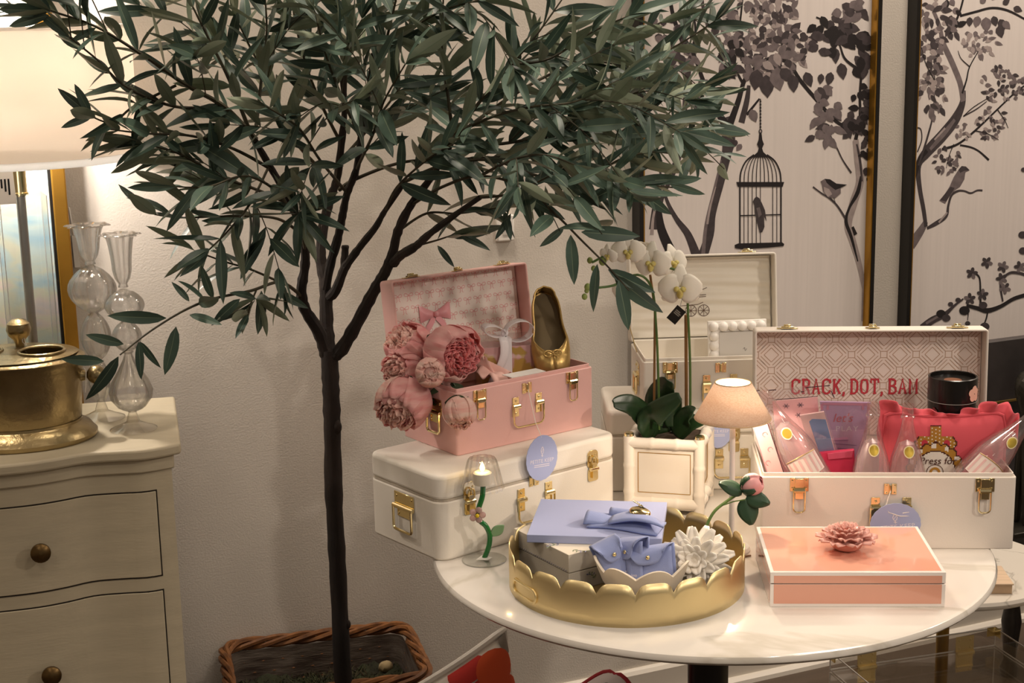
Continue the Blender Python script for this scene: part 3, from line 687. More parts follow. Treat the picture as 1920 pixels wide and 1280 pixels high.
# ------------------------------------------------------------------ patterned cushions below the table
def cushion(name, label, top, size, inplane, yaw, lean, mats, piping, prints, thick=.11, rnd=0.0, pip=.0075):
    """square cushion standing on a corner edge; top = its highest corner"""
    t = thing(name, label, 'cushion')
    S = size/2
    def surf(sg):
        def fn(u, v):
            x, z = (u-.5)*2, (v-.5)*2
            e = max(0, (1-abs(x)**2.4)*(1-abs(z)**2.4))
            k = 1-.05*(1-abs(x)**2)*abs(z)**3 ; k2 = 1-.05*(1-abs(z)**2)*abs(x)**3
            cc = 1-rnd*(abs(x)*abs(z))**5; return (x*S*k2*cc, sg*thick/2*e**.42, z*S*k*cc)
        return fn
    MR = RY(inplane); hh = max((MR @ Vector((sx*S, 0, sz*S))).z for sx in (-1, 1) for sz in (-1, 1))
    fr = MB().grid(surf(-1), 24, 24, M=MR).build('front_cover', mats[0], t)
    MB().grid(surf(1), 24, 24, M=MR).build('back_cover', mats[1], t)
    ed = []
    for a, b_ in (((-1, -1), (1, -1)), ((1, -1), (1, 1)), ((1, 1), (-1, 1)), ((-1, 1), (-1, -1))):
        for i in range(16):
            u = (a[0]+(b_[0]-a[0])*i/16+1)/2; v = (a[1]+(b_[1]-a[1])*i/16+1)/2; ed.append(MR @ Vector(surf(-1)(u, v)))
    MB().tube(ed, pip, 8, closed=True).build('piping', piping, t)
    f = surf(-1)
    for k, (cx, cz, rx, rz, rotp, m) in enumerate(prints):
        pb = MB(); n = 20; vs = []; fs = []
        for j in range(6):
            for i in range(n):
                a = 2*math.pi*i/n; rr = j/5; x = rr*rx*math.cos(a); z = rr*rz*math.sin(a)
                xx = cx+x*math.cos(rotp)-z*math.sin(rotp); zz = cz+x*math.sin(rotp)+z*math.cos(rotp)
                xx = min(max(xx, -.985), .985); zz = min(max(zz, -.985), .985)
                p = f((xx+1)/2, (zz+1)/2); vs.append((p[0], p[1]-.0012-.0002*(k % 4), p[2]))
        for j in range(5):
            for i in range(n): fs.append((j*n+i, j*n+(i+1) % n, (j+1)*n+(i+1) % n, (j+1)*n+i))
        pb.add(vs, fs, 0, MR); pb.build('printed_spot', m, fr)
    t.rotation_euler = (lean, 0, yaw)
    # put the highest corner where it belongs, then let the lowest corner rest on the floor
    Rm = Euler((lean, 0, yaw)).to_matrix(); cs = [Rm @ (MR @ Vector((sx*S, 0, sz*S))) for sx in (-1, 1) for sz in (-1, 1)]
    hi = max(cs, key=lambda c: c.z+.2*c.x); t.location = Vector(top)-hi
    return t
M_LINEN = mat('white_linen', '#e9e2d6', .85, bump=.2, bscale=600)
M_RED = mat('red_felt', '#c2332b', .85); M_ORG = mat('orange_felt', '#d9562a', .85); M_MAG = mat('magenta_felt', '#b02a55', .85); M_OLV = mat('olive_felt', '#8b8055', .85)
M_TAUPE = mat('taupe_velvet', '#8f857a', .8)
ctop = atZ(944, 1180, .44)
cushion('spotted_cushion', 'white cushion with red, orange and magenta spots and white piping', ctop, .42, math.radians(-1.5), math.radians(54), math.radians(-8), [M_LINEN, M_TAUPE], mat('white_piping', '#efe9df', .8),
        [(.92, .92, .10, .10, .0, M_TAUPE), (.28, .93, .28, .10, .0, M_RED), (-.35, .95, .26, .10, .0, M_MAG), (.62, .80, .30, .17, -.1, M_ORG), (.30, .58, .36, .24, .1, M_RED), (.76, .42, .22, .26, .2, M_ORG), (-.12, .74, .22, .18, .3, M_MAG), (.38, .20, .30, .20, .3, M_RED), (-.22, .30, .30, .26, .4, M_MAG), (.10, -.08, .26, .20, .5, M_MAG), (.84, -.1, .2, .26, 0, M_ORG),
         (-.45, .72, .24, .18, .2, M_OLV), (-.1, -.45, .3, .24, .1, M_OLV), (.5, -.4, .32, .26, .3, M_ORG), (-.55, -.1, .26, .22, 0, M_RED), (-.6, -.6, .28, .2, .3, M_ORG), (.2, -.8, .3, .16, 0, M_RED)])
c2top = atZ(1158, 1232, .42)
cushion('red_trimmed_cushion', 'white cushion with thin red piping below the marble table', c2top, .30, math.radians(-40), math.radians(-30), math.radians(-10), [mat('blush_linen', '#dccfca', .85), M_LINEN], mat('red_piping', '#a01f2a', .7),
        [(.70, .72, .14, .10, .8, M_BLACK), (.70, .72, .09, .06, .8, M_LINEN)], thick=.09, rnd=.16, pip=.0045)
# ------------------------------------------------------------------ olive tree
TREE = thing('olive_tree', 'tall slender faux olive tree with grey-green leaves in a wicker planter', 'tree', (0, 0, 0))
def Pt(x, y, d): return atY(x, y, d)
M_BARKT = mat('olive_bark', '#2b221d', .85, noise=.5, nscale=30, stretch=(1, 1, .2), bump=1.0, bscale=90, col2='#171210')
M_TWIG = mat('olive_twig', '#4a4532', .75, noise=.4, nscale=40, col2='#2c281d')
def leaf_mat():
    m = bpy.data.materials.new('olive_leaf'); m.use_nodes = True; nt = m.node_tree; b = nt.nodes['Principled BSDF']
    b.inputs['Roughness'].default_value = .42; b.inputs['Specular IOR Level'].default_value = .4
    g = nt.nodes.new('ShaderNodeNewGeometry'); oi = nt.nodes.new('ShaderNodeObjectInfo')
    n = nt.nodes.new('ShaderNodeTexNoise'); n.inputs['Scale'].default_value = 14; n.inputs['Detail'].default_value = 2
    ad = nt.nodes.new('ShaderNodeMath'); ad.operation = 'MULTIPLY_ADD'; ad.inputs[1].default_value = .35
    nt.links.new(g.outputs['Position'], n.inputs['Vector']); nt.links.new(oi.outputs['Random'], ad.inputs[0]); nt.links.new(n.outputs['Fac'], ad.inputs[2])
    r = nt.nodes.new('ShaderNodeValToRGB'); r.color_ramp.elements[0].position = .30; r.color_ramp.elements[1].position = .92
    r.color_ramp.elements[0].color = (*lin('#2a3c34'), 1); r.color_ramp.elements[1].color = (*lin('#566d5f'), 1)
    nt.links.new(ad.outputs[0], r.inputs['Fac'])
    mx = nt.nodes.new('ShaderNodeMixRGB'); mx.inputs['Color2'].default_value = (*lin('#87927c'), 1)
    nt.links.new(g.outputs['Backfacing'], mx.inputs['Fac']); nt.links.new(r.outputs[0], mx.inputs['Color1'])
    nt.links.new(mx.outputs[0], b.inputs['Base Color']); return m
M_OLEAF = leaf_mat()
rt = random.Random(21)
def wood(name, pts, r0, r1, m=None, n=10, knob=.10):
    c = catmull(pts, 6); k = len(c); L = [r0+(r1-r0)*(i/(k-1)) for i in range(k)]
    L = [l*(1+rt.uniform(-knob, knob)) for l in L]
    return MB().tube(c, L, n).build(name, m or M_BARKT, TREE)
def px(lst): return [Pt(*p) for p in lst]
soilpt = Pt(644, 1300, 2.80)
trunk = [Vector((soilpt.x+.004, 2.80, .255))]+px([(642, 1250, 2.80), (634, 1080, 2.80), (626, 930, 2.80), (623, 800, 2.80), (620, 720, 2.80), (617, 655, 2.80)])
wood('trunk', trunk, .0172, .0160, n=14, knob=.07)
MB().ball((0, 0, 0), .009, 10, 8, sc=(1, 1, 1.6)).build('bark_knot', M_BARKT, TREE, loc=Pt(632, 800, 2.792))
MB().ball((0, 0, 0), .006, 10, 8, sc=(1, 1, 1.6)).build('bark_knot', M_BARKT, TREE, loc=Pt(652, 1170, 2.797))
limbs = {
 'left': ([(612, 668, 2.80), (598, 622, 2.79), (572, 580, 2.77), (565, 545, 2.75), (571, 505, 2.74), (572, 470, 2.73), (563, 425, 2.71), (540, 370, 2.68), (505, 310, 2.66), (470, 250, 2.64)], .0120, .005),
 'mid': ([(617, 660, 2.80), (613, 610, 2.81), (610, 545, 2.82), (607, 515, 2.83), (601, 480, 2.84), (606, 425, 2.86), (620, 370, 2.88), (632, 335, 2.89), (640, 270, 2.88), (646, 200, 2.87), (640, 120, 2.86)], .0135, .005),
 'mid_up': ([(610, 545, 2.82), (619, 497, 2.80), (633, 448, 2.79), (642, 405, 2.78), (651, 362, 2.77), (668, 318, 2.75), (676, 260, 2.74), (690, 180, 2.73), (700, 100, 2.72)], .0095, .0045),
 'mid_right': ([(612, 560, 2.82), (629, 545, 2.80), (645, 505, 2.78), (656, 488, 2.77), (680, 456, 2.75), (704, 426, 2.73), (722, 395, 2.72), (760, 340, 2.70)], .0105, .004),
 'right': ([(624, 668, 2.80), (640, 655, 2.79), (668, 608, 2.76), (697, 553, 2.73), (722, 510, 2.70), (736, 476, 2.69), (746, 434, 2.68), (770, 385, 2.66), (810, 330, 2.65), (850, 260, 2.64)], .0135, .0055),
 'right_fork': ([(738, 492, 2.69), (752, 478, 2.67), (780, 461, 2.64), (806, 438, 2.60), (850, 405, 2.56), (900, 370, 2.52)], .0095, .004),
 'stub': ([(645, 500, 2.78), (647, 470, 2.78), (647, 460, 2.78)], .0075, .0070),
}
LIMB = {}
for k, (pts, a, b_) in limbs.items():
    P3 = px(pts); LIMB[k] = P3; wood('limb', P3, a, b_)

# leaf shapes, base at origin, growing along +x, face up +z
def leaf_shape(L, W, bend, fold, twist, seed):
    """slim pointed blade: two halves and a pale midrib strip; returns vertices, faces, material slots"""
    vs = []; fs = []; ms = []; n = 7
    for i in range(n+1):
        s = i/n; w = W*(math.sin(math.pi*min(1, (s*.93+.04))**.9)**.85)*(1 if 0 < i < n else .12)
        x = L*s; z = -bend*L*s*s; tw = twist*s
        for q in (-1, -.05, .05, 1):
            yy = q*w; zz = abs(q)*fold*w
            vs.append((x, yy*math.cos(tw)-zz*math.sin(tw), z+zz*math.cos(tw)+yy*math.sin(tw)))
    for i in range(n):
        for q in range(3): fs.append((i*4+q, (i+1)*4+q, (i+1)*4+q+1, i*4+q+1)); ms.append(1 if q == 1 else 0)
    return vs, fs, ms
SHAPES = [leaf_shape(1, w, bd, fo, tw, i) for i, (w, bd, fo, tw) in enumerate([(.100, .08, .35, .3), (.112, .20, .3, -.4), (.092, -.08, .4, .6), (.118, .12, .25, 0), (.095, .30, .4, -.3), (.105, .02, .2, .8), (.102, -.18, .35, -.6), (.086, .16, .5, 1.0)])]
LEAVES = []                                             # (matrix, shape)
WTAG = WALL_A
CA_, CB_ = ca.location, cb.location
def ok(p):
    if (Vector((p.x, p.y, 0))-WALL_A).dot(WN) <= .03: return False
    if math.hypot(p.x-lp.x, p.y-lp.y) < .225 and 1.33 < p.z < 1.63: return False       # keep clear of the lamp shade
    for c in (CA_, CB_):
        if math.hypot(p.x-c.x, p.y-c.y) < .055 and p.z < 1.28: return False            # and of the candlesticks
    x, y, _ = project(p)                                  # the crown ends in an arch: nothing grows below it
    return y < np.interp(x, CRX, CRY)
CRX = [-50, 0, 100, 110, 180, 250, 330, 400, 480, 580, 620, 740, 850, 940, 1050, 1180, 1260, 1340, 1410, 1450]
CRY = [40, 60, 70, 240, 320, 430, 560, 640, 640, 600, 470, 485, 495, 455, 440, 425, 405, 370, 275, -50]
def add_leaf(p, d, length):
    d = d.normalized()
    up = Vector((rt.gauss(0, .55), rt.gauss(-.25, .5), 1.0)); sd = up.cross(d)
    if sd.length < 1e-4: sd = Vector((1, 0, 0))
    sd.normalize(); nz = d.cross(sd)
    roll = rt.gauss(0, .7); y = sd*math.cos(roll)+nz*math.sin(roll); z = d.cross(y)
    M = Matrix(((d.x, y.x, z.x, p.x), (d.y, y.y, z.y, p.y), (d.z, y.z, z.z, p.z), (0, 0, 0, 1))) @ Matrix.Diagonal((length, length*rt.uniform(.9, 1.2), length, 1))
    if ok(p) and ok(p+d*length): LEAVES.append((M, rt.randrange(len(SHAPES))))
TW = MB()
def twig(pts, r0, r1, start=.15, step=.030, length=.085, spread=.75, sub=0, sublen=.16, tip=True):
    c = catmull(pts, 8); k = len(c)
    TW.tube(c, [r0+(r1-r0)*i/(k-1) for i in range(k)], 6)
    acc = 0; tot = sum((c[i+1]-c[i]).length for i in range(k-1)); run = 0; side = rt.uniform(0, 6.28)
    for i in range(k-1):
        seg = (c[i+1]-c[i]); run += seg.length; acc += seg.length
        if run/tot < start: acc = 0; continue
        while acc > step:
            acc -= step; t = seg.normalized(); o = t.orthogonal().normalized(); q = t.cross(o); side += math.pi*.5+rt.uniform(-.4, .4)
            for sg in (0, math.pi):
                if rt.random() < .07: continue
                a = side+sg+rt.uniform(-.4, .4); out = o*math.cos(a)+q*math.sin(a)
                d = t*rt.uniform(.5, 1.0)+out*spread*rt.uniform(.7, 1.3)+Vector((0, 0, -.10))
                add_leaf(c[i+1], d, length*rt.uniform(.72, 1.18))
            if sub and rt.random() < sub*step/.03:
                a = rt.uniform(0, 6.28); out = o*math.cos(a)+q*math.sin(a)
                d = (t*.8+out*.8).normalized(); L = sublen*rt.uniform(.6, 1.2); p = c[i+1]
                e = p+d*L
                if not ok(e): continue
                twig([p, p+d*L*.5+Vector((0, 0, .01)), e+Vector((0, 0, -.01))], r1*.9, .0008, .2, step*.92, length*.95, spread)
    if tip:
        t = (c[-1]-c[-2]).normalized()
        for _ in range(3):
            add_leaf(c[-1], t+Vector((rt.gauss(0, .35), rt.gauss(0, .35), rt.gauss(0, .35))), length*rt.uniform(.6, .95))
# explicit shoots read off the silhouette: (list of (x, y, depth)), base radius
shoots = [
 # left side
 ([(566, 555, 2.75), (525, 529, 2.68), (470, 545, 2.60), (400, 560, 2.50), (345, 582, 2.42), (280, 622, 2.36), (225, 665, 2.32)], .0034, .55),
 ([(525, 529, 2.68), (470, 505, 2.62), (420, 490, 2.58), (365, 470, 2.55)], .0024, .2),
 ([(480, 545, 2.61), (470, 570, 2.58), (465, 590, 2.56)], .0020, .1),
 ([(566, 440, 2.72), (520, 410, 2.66), (440, 405, 2.62), (340, 408, 2.60), (290, 402, 2.58)], .0030, .35),
 ([(548, 385, 2.69), (480, 355, 2.64), (410, 330, 2.58), (340, 290, 2.55), (270, 270, 2.52)], .0034, .2),
 ([(510, 318, 2.66), (440, 280, 2.62), (360, 255, 2.55), (270, 250, 2.50), (190, 240, 2.47)], .0034, .25),
 ([(480, 262, 2.64), (420, 200, 2.60), (350, 160, 2.56), (270, 105, 2.52), (180, 50, 2.48), (95, 20, 2.45)], .0052, .12),
 ([(420, 200, 2.60), (330, 200, 2.56), (240, 165, 2.50), (180, 110, 2.48), (130, 70, 2.46)], .0034, .2),
 ([(470, 250, 2.64), (430, 150, 2.62), (390, 70, 2.60), (350, -10, 2.58)], .0040, .15),
 ([(480, 240, 2.64), (490, 150, 2.68), (500, 60, 2.70), (495, -30, 2.70)], .0036, .15),
 ([(560, 420, 2.71), (520, 360, 2.62), (460, 330, 2.54), (390, 350, 2.48), (330, 350, 2.44)], .0030, .25),
 ([(572, 470, 2.73), (565, 420, 2.66), (562, 395, 2.60)], .0036, .85),
 ([(330, 160, 2.55), (250, 200, 2.52), (210, 230, 2.50), (165, 215, 2.48)], .0026, .15),
 ([(505, 310, 2.66), (470, 380, 2.60), (430, 430, 2.55), (390, 470, 2.52)], .0026, .2),
 # middle
 ([(640, 270, 2.88), (600, 190, 2.86), (570, 110, 2.85), (550, 20, 2.84), (545, -40, 2.84)], .0034, .1),
 ([(646, 200, 2.87), (650, 110, 2.86), (655, 20, 2.86), (650, -50, 2.86)], .0036, .1),
 ([(594, 311, 2.88), (552, 262, 2.84), (520, 190, 2.80), (480, 110, 2.78), (440, 30, 2.76)], .0036, .1),
 ([(676, 260, 2.74), (640, 180, 2.66), (610, 100, 2.60), (590, 20, 2.56)], .0034, .1),
 ([(690, 180, 2.73), (720, 90, 2.70), (740, 10, 2.68), (750, -40, 2.67)], .0034, .1),
 ([(651, 362, 2.77), (600, 300, 2.66), (560, 240, 2.58), (500, 200, 2.52)], .0032, .15),
 ([(668, 318, 2.75), (700, 250, 2.64), (720, 190, 2.56), (760, 120, 2.52)], .0034, .12),
 ([(640, 300, 2.86), (700, 230, 2.90), (760, 150, 2.92), (810, 60, 2.94)], .0032, .12),
 # right
 ([(636, 356, 2.78), (668, 335, 2.76), (756, 304, 2.72), (860, 298, 2.68), (960, 290, 2.64), (1050, 262, 2.62)], .0040, .3),
 ([(760, 340, 2.70), (830, 310, 2.64), (920, 300, 2.58), (1010, 330, 2.54), (1100, 340, 2.52), (1180, 345, 2.50), (1270, 352, 2.48)], .0036, .15),
 ([(850, 260, 2.64), (930, 270, 2.62), (1030, 255, 2.60), (1130, 252, 2.60), (1240, 256, 2.60), (1330, 245, 2.60)], .0036, .15),
 ([(850, 260, 2.64), (900, 190, 2.63), (960, 120, 2.62), (1010, 60, 2.62), (1060, -10, 2.62)], .0038, .1),
 ([(850, 260, 2.64), (930, 200, 2.70), (1010, 150, 2.74), (1100, 110, 2.78), (1200, 60, 2.82), (1290, 20, 2.86)], .0036, .1),
 ([(810, 330, 2.65), (850, 260, 2.58), (920, 220, 2.50), (1000, 200, 2.46), (1080, 190, 2.44), (1160, 150, 2.44)], .0034, .12),
 ([(770, 385, 2.66), (830, 350, 2.60), (900, 330, 2.55), (980, 350, 2.50), (1040, 400, 2.48), (1090, 450, 2.46), (1140, 500, 2.44), (1180, 545, 2.43)], .0030, 2.0),
 ([(900, 370, 2.52), (950, 365, 2.50), (1000, 345, 2.46), (1040, 325, 2.44)], .0028, .1),
 ([(780, 461, 2.64), (820, 450, 2.60), (850, 440, 2.58)], .0022, .3),
 ([(746, 434, 2.68), (800, 400, 2.68), (860, 400, 2.68), (930, 390, 2.68)], .0028, .15),
 ([(722, 395, 2.72), (745, 350, 2.66), (800, 300, 2.58), (850, 270, 2.50)], .0028, .2),
 ([(850, 260, 2.64), (840, 180, 2.64), (830, 100, 2.66), (830, 20, 2.66), (835, -40, 2.66)], .0036, .1),
 ([(700, 100, 2.72), (760, 60, 2.70), (830, 20, 2.66), (900, 0, 2.60)], .0032, .1),
 ([(960, 120, 2.62), (1030, 110, 2.58), (1110, 60, 2.56), (1180, 30, 2.54)], .0028, .1),
 ([(1030, 255, 2.60), (1090, 210, 2.58), (1150, 190, 2.58), (1210, 165, 2.58)], .0026, .1),
 ([(900, 330, 2.55), (960, 300, 2.44), (1020, 290, 2.40), (1080, 310, 2.38)], .0028, .1),
 ([(1100, 110, 2.78), (1180, 120, 2.80), (1260, 90, 2.82), (1340, 40, 2.84)], .0026, .1),
 ([(1100, 340, 2.52), (1160, 300, 2.52), (1220, 285, 2.52), (1270, 290, 2.52)], .0024, .1),
]
for pts, r0, st in shoots:
    twig(px(pts), r0, .0012, st, .027, .096, .75, sub=.24 if st < .5 else 0)
# the star shaped rosette facing the viewer and the low tip leaves
def fan(p, n, length, tilt=.25, ctr=Vector((0, -1, .1))):
    c = ctr.normalized(); o = c.orthogonal().normalized(); q = c.cross(o)
    for k in range(n):
        a = 2*math.pi*k/n+rt.uniform(-.2, .2); add_leaf(p, (o*math.cos(a)+q*math.sin(a))+c*tilt*rt.uniform(.3, 1.6), length*rt.uniform(.85, 1.15))
fan(Pt(560, 400, 2.585), 11, .085); fan(Pt(480, 560, 2.57), 7, .07, .4, Vector((0, -.6, -.6)))
def aim(a, b_, da, db, rollz=0.0, wide=1.15):
    p, q = Pt(a[0], a[1], da), Pt(b_[0], b_[1], db); d = (q-p); L = d.length; d.normalize()
    v = (Vector((0, 0, CAM_Z))-p).normalized(); z = (v-d*v.dot(d)).normalized()*math.cos(rollz)+d.cross(v).normalized()*math.sin(rollz); y = z.cross(d)
    M = Matrix(((d.x, y.x, z.x, p.x), (d.y, y.y, z.y, p.y), (d.z, y.z, z.z, p.z), (0, 0, 0, 1))) @ Matrix.Diagonal((L, L*wide, L, 1)); LEAVES.append((M, rt.choice((0, 1, 3, 3))))
for a, b_, d in [((312, 596), (200, 594), 2.40), ((222, 668), (165, 758), 2.32), ((330, 612), (312, 705), 2.40), ((262, 640), (300, 690), 2.37), ((260, 640), (265, 712), 2.35), ((355, 590), (415, 605), 2.42), ((355, 565), (326, 528), 2.44),
                 ((195, 677), (112, 672), 2.33), ((232, 645), (160, 628), 2.35), ((400, 560), (375, 500), 2.5), ((450, 560), (395, 610), 2.54), ((490, 545), (488, 628), 2.58), ((520, 545), (575, 580), 2.66),
                 ((1150, 515), (1240, 592), 2.44), ((1140, 505), (1228, 552), 2.44), ((1070, 440), (1075, 535), 2.46), ((1120, 495), (1110, 585), 2.45), ((1160, 525), (1180, 620), 2.43), ((1090, 435), (1200, 442), 2.46), ((1058, 425), (1014, 464), 2.47),
                 ((1165, 348), (1076, 385), 2.50), ((1190, 352), (1258, 404), 2.50), ((1255, 345), (1322, 365), 2.48), ((1250, 340), (1315, 335), 2.48), ((1330, 240), (1408, 248), 2.60), ((95, 20), (-5, 18), 2.45), ((92, 28), (14, 48), 2.45), ((180, 52), (130, 80), 2.47),
                 ((958, 400), (930, 450), 2.5), ((945, 395), (960, 450), 2.5), ((820, 460), (852, 500), 2.58), ((860, 440), (920, 465), 2.58), ((168, 215), (108, 165), 2.48), ((170, 215), (140, 158), 2.48), ((172, 220), (112, 235), 2.48)]:
    aim(a, b_, d, d-.01, rt.uniform(-.5, .5))
TW.build('twigs', M_TWIG, TREE)
# the leaves that show largest are single parts, the rest one mass
rank = []
for i, (M, s) in enumerate(LEAVES):
    p = M.translation; x, y, dep = project(p); e = project(M @ Vector((1, 0, 0)))
    vis = -60 < x < 1980 and -60 < y < 1300
    rank.append((-(math.hypot(e[0]-x, e[1]-y)) if vis else 1e3, -dep, i))
rank.sort(key=lambda r: (r[0] > 0, -(-r[1]) if False else r[1]*-1)); 
vis = [r for r in rank if r[0] <= 0]; vis.sort(key=lambda r: -r[1])       # nearest first
top = set(r[2] for r in vis[:300])
LM = []
M_RIB_ = mat('olive_midrib', '#77876f', .5)
for vs, fs, ms in SHAPES:
    b_ = MB().add(vs, fs); b_.m = list(ms); LM.append(b_.mesh('leaf', [M_OLEAF, M_RIB_]))
rest = MB()
for i, (M, s) in enumerate(LEAVES):
    if i in top:
        o = bpy.data.objects.new('leaf', LM[s]); COL.objects.link(o); o.parent = TREE; o.matrix_local = M
    else:
        rest.add(SHAPES[s][0], SHAPES[s][1], 0, M); rest.m[-len(SHAPES[s][2]):] = SHAPES[s][2]
tag(rest.build('foliage', [M_OLEAF, M_RIB_], TREE, fixn=False), kind='stuff')
print('LEAVES', len(LEAVES))
# ------------------------------------------------------------------ marble table
TZ = .74
TC = Vector((.32, 2.436, 0)); TR = .458
TB = thing('marble_pedestal_table', 'round white marble table on a black pedestal', 'table', TC)
def marble_mat(name, base, vein, sc1):
    m = bpy.data.materials.new(name); m.use_nodes = True; nt = m.node_tree; b = nt.nodes['Principled BSDF']; b.inputs['Roughness'].default_value = .14; b.inputs['Coat Weight'].default_value = .3
    tc = nt.nodes.new('ShaderNodeTexCoord'); n = nt.nodes.new('ShaderNodeTexNoise'); n.inputs['Scale'].default_value = sc1; n.inputs['Detail'].default_value = 6; n.inputs['Distortion'].default_value = .8
    nt.links.new(tc.outputs['Object'], n.inputs['Vector'])
    r = nt.nodes.new('ShaderNodeValToRGB'); e = r.color_ramp.elements
    e[0].position = .0; e[0].color = (*lin(base), 1); e[1].position = 1; e[1].color = (*lin(base), 1)
    for p, c in ((.485, base), (.50, vein), (.515, base)):
        x = e.new(p); x.color = (*lin(c), 1)
    nt.links.new(n.outputs['Fac'], r.inputs['Fac']); nt.links.new(r.outputs[0], b.inputs['Base Color']); return m
M_TOP = marble_mat('table_marble', '#e6e0d7', '#d3ccbf', 1.6)
MB().lathe([(0, TZ-.016), (TR-.010, TZ-.016), (TR-.004, TZ-.0145), (TR, TZ-.010), (TR, TZ-.007), (TR-.003, TZ-.002), (TR-.008, TZ), (0, TZ)], 128).build('marble_top', M_TOP, TB)
MB().lathe([(0, 0), (.19, 0), (.19, .006), (.17, .014), (.12, .030), (.075, .070), (.048, .13), (.036, .25), (.034, .45), (.0345, .60), (.040, .70), (.075, TZ-.017), (0, TZ-.017)], 48).build('pedestal', M_BLACK, TB)

# ------------------------------------------------------------------ brass hardware
def screws(b, pts, y, r=.0018):
    for x, z in pts: b.ball((x, y, z), r, 8, 5, sc=(1, .55, 1))
def arc(cx, cz, r, a0, a1, n=6): return [(cx+r*math.cos(math.radians(a0+(a1-a0)*i/n)), cz+r*math.sin(math.radians(a0+(a1-a0)*i/n))) for i in range(n+1)]
def u_wire(w, h, r, y=0.0, flat=.4):
    """U shaped bail hanging down from z=0, w wide, h deep"""
    p = [(-w/2, 0)]+arc(-w/2+r, -h+r, r, 180, 270)+arc(w/2-r, -h+r, r, 270, 360)+[(w/2, 0)]
    return [(x, y-abs(z)*flat*.0, z) for x, z in p]
def open_latch(par, x, y, z, M=None, s=1.0):
    b = MB(); b.box(-.0135*s, -.0055*s, -.0018, 0, -.017*s, .003*s); b.box(.0055*s, .0135*s, -.0018, 0, -.017*s, .003*s)
    b.box(-.0065*s, .0065*s, -.0045, 0, -.012*s, .002*s); b.tube([(-.008*s, -.004, -.015*s), (.008*s, -.004, -.015*s)], .0042*s, 10)
    b.box(-.006*s, .006*s, -.005, -.001, -.028*s, -.014*s)
    screws(b, [(-.0098*s, -.001), (.0098*s, -.001), (-.0098*s, -.012*s), (.0098*s, -.012*s)], -.0018)
    o = b.build('latch', M_GOLD, par, bevel=.0006)
    o.location = (x, y, z)
    MB().tube([(a, -.005, c) for a, _, c in u_wire(.0165*s, .034*s, .006*s)], .0012*s, 8, M=T(0, 0, -.014*s)).build('latch_loop', M_GOLD, o)
    if M is not None: o.matrix_local = M @ o.matrix_basis
    return o
def hasp(par, x, y, z):
    b = MB(); b.box(-.010, -.002, -.0018, 0, -.009, .009); b.box(.002, .010, -.0018, 0, -.009, .009); b.tube([(0, -.0025, -.007), (0, -.0025, .007)], .0022, 8)
    screws(b, [(-.0065, .006), (.0065, .006), (-.0065, -.006), (.0065, -.006)], -.0018)
    o = b.build('hasp_plate', M_GOLD, par, bevel=.0005); o.location = (x, y, z); return o
def bail_handle(par, x, y, z, sp=.0495, w=.064, h=.036, s=1.0):
    o = None
    for sg in (-1, 1):
        b = MB(); c = sg*sp/2
        b.box(c-.0068*s, c+.0068*s, -.0016, 0, -.019*s, .015*s); b.tube([(c-.0078*s, -.0038, -.001), (c+.0078*s, -.0038, -.001)], .0040*s, 10)
        screws(b, [(c, .009*s), (c, -.0125*s)], -.0018, .0026)
        o = b.build('handle_mount', M_GOLD, par, bevel=.0006); o.location = (x, y, z)
    MB().tube([(-sp/2, -.004, -.001)]+[(a, -.006, c-.001) for a, _, c in u_wire(w, h, .011)]+[(sp/2, -.004, -.001)], .00165*s, 8).build('bail', M_GOLD, o)
    return o
def side_handle(par, x, y, z, rz, w=.046, h=.042, dark=True):
    b = MB(); b.box(-w*.5, w*.5, -.0016, 0, -.006, .020); b.box(-w*.36, w*.36, -.0016, 0, -.022, -.004); b.tube([(-w*.5, -.004, -.004), (w*.5, -.004, -.004)], .0042, 10)
    screws(b, [(-w*.38, .013), (w*.38, .013), (-w*.28, -.016), (w*.28, -.016)], -.0018, .0026)
    o = b.build('side_handle_mount', M_GOLD, par, bevel=.0006); o.location = (x, y, z); o.rotation_euler = (0, 0, rz)
    MB().tube([(a, -.006, c-.004) for a, _, c in u_wire(w*.92, h, .006)], .0024, 8).build('bail', M_GOLD, o)
    return o
def rim_catch(par, x, M, w=.034):
    b = MB(); b.box(-w/2, w/2, -.004, .004, 0, .0016); b.box(-w*.22, w*.22, -.005, .005, .0016, .0042); b.tube([(-w*.3, -.006, .003), (w*.3, -.006, .003)], .0024, 8)
    b.tube([(-.006, 0, .0055), (.006, 0, .0055)], .0024, 8)
    o = b.build('lid_catch', M_GOLD, par, bevel=.0004); o.matrix_local = M @ T(x, 0, 0); return o
def shell(L, D, H, th, r=.006):
    """open topped tray: outer rounded prism with a cavity"""
    b = MB(); out = rrect(-L/2, L/2, -D/2, D/2, r, 3); inn = rrect(-L/2+th, L/2-th, -D/2+th, D/2-th, max(r-th, .0015), 3); n = len(out)
    vs = [(x, y, 0) for x, y in out]+[(x, y, H) for x, y in out]+[(x, y, H) for x, y in inn]+[(x, y, th) for x, y in inn]
    fs = [tuple(range(n-1, -1, -1)), tuple(3*n+i for i in range(n))]
    for i in range(n):
        j = (i+1) % n
        fs += [(i, j, n+j, n+i), (n+i, n+j, 2*n+j, 2*n+i), (2*n+i, 2*n+j, 3*n+j, 3*n+i)]
    b.add(vs, fs); return b
def corner_loc(F, ang, Lh, D):
    u = Vector((math.cos(ang), math.sin(ang), 0)); n = Vector((-math.sin(ang), math.cos(ang), 0)); return Vector(F)+u*Lh/2+n*D/2
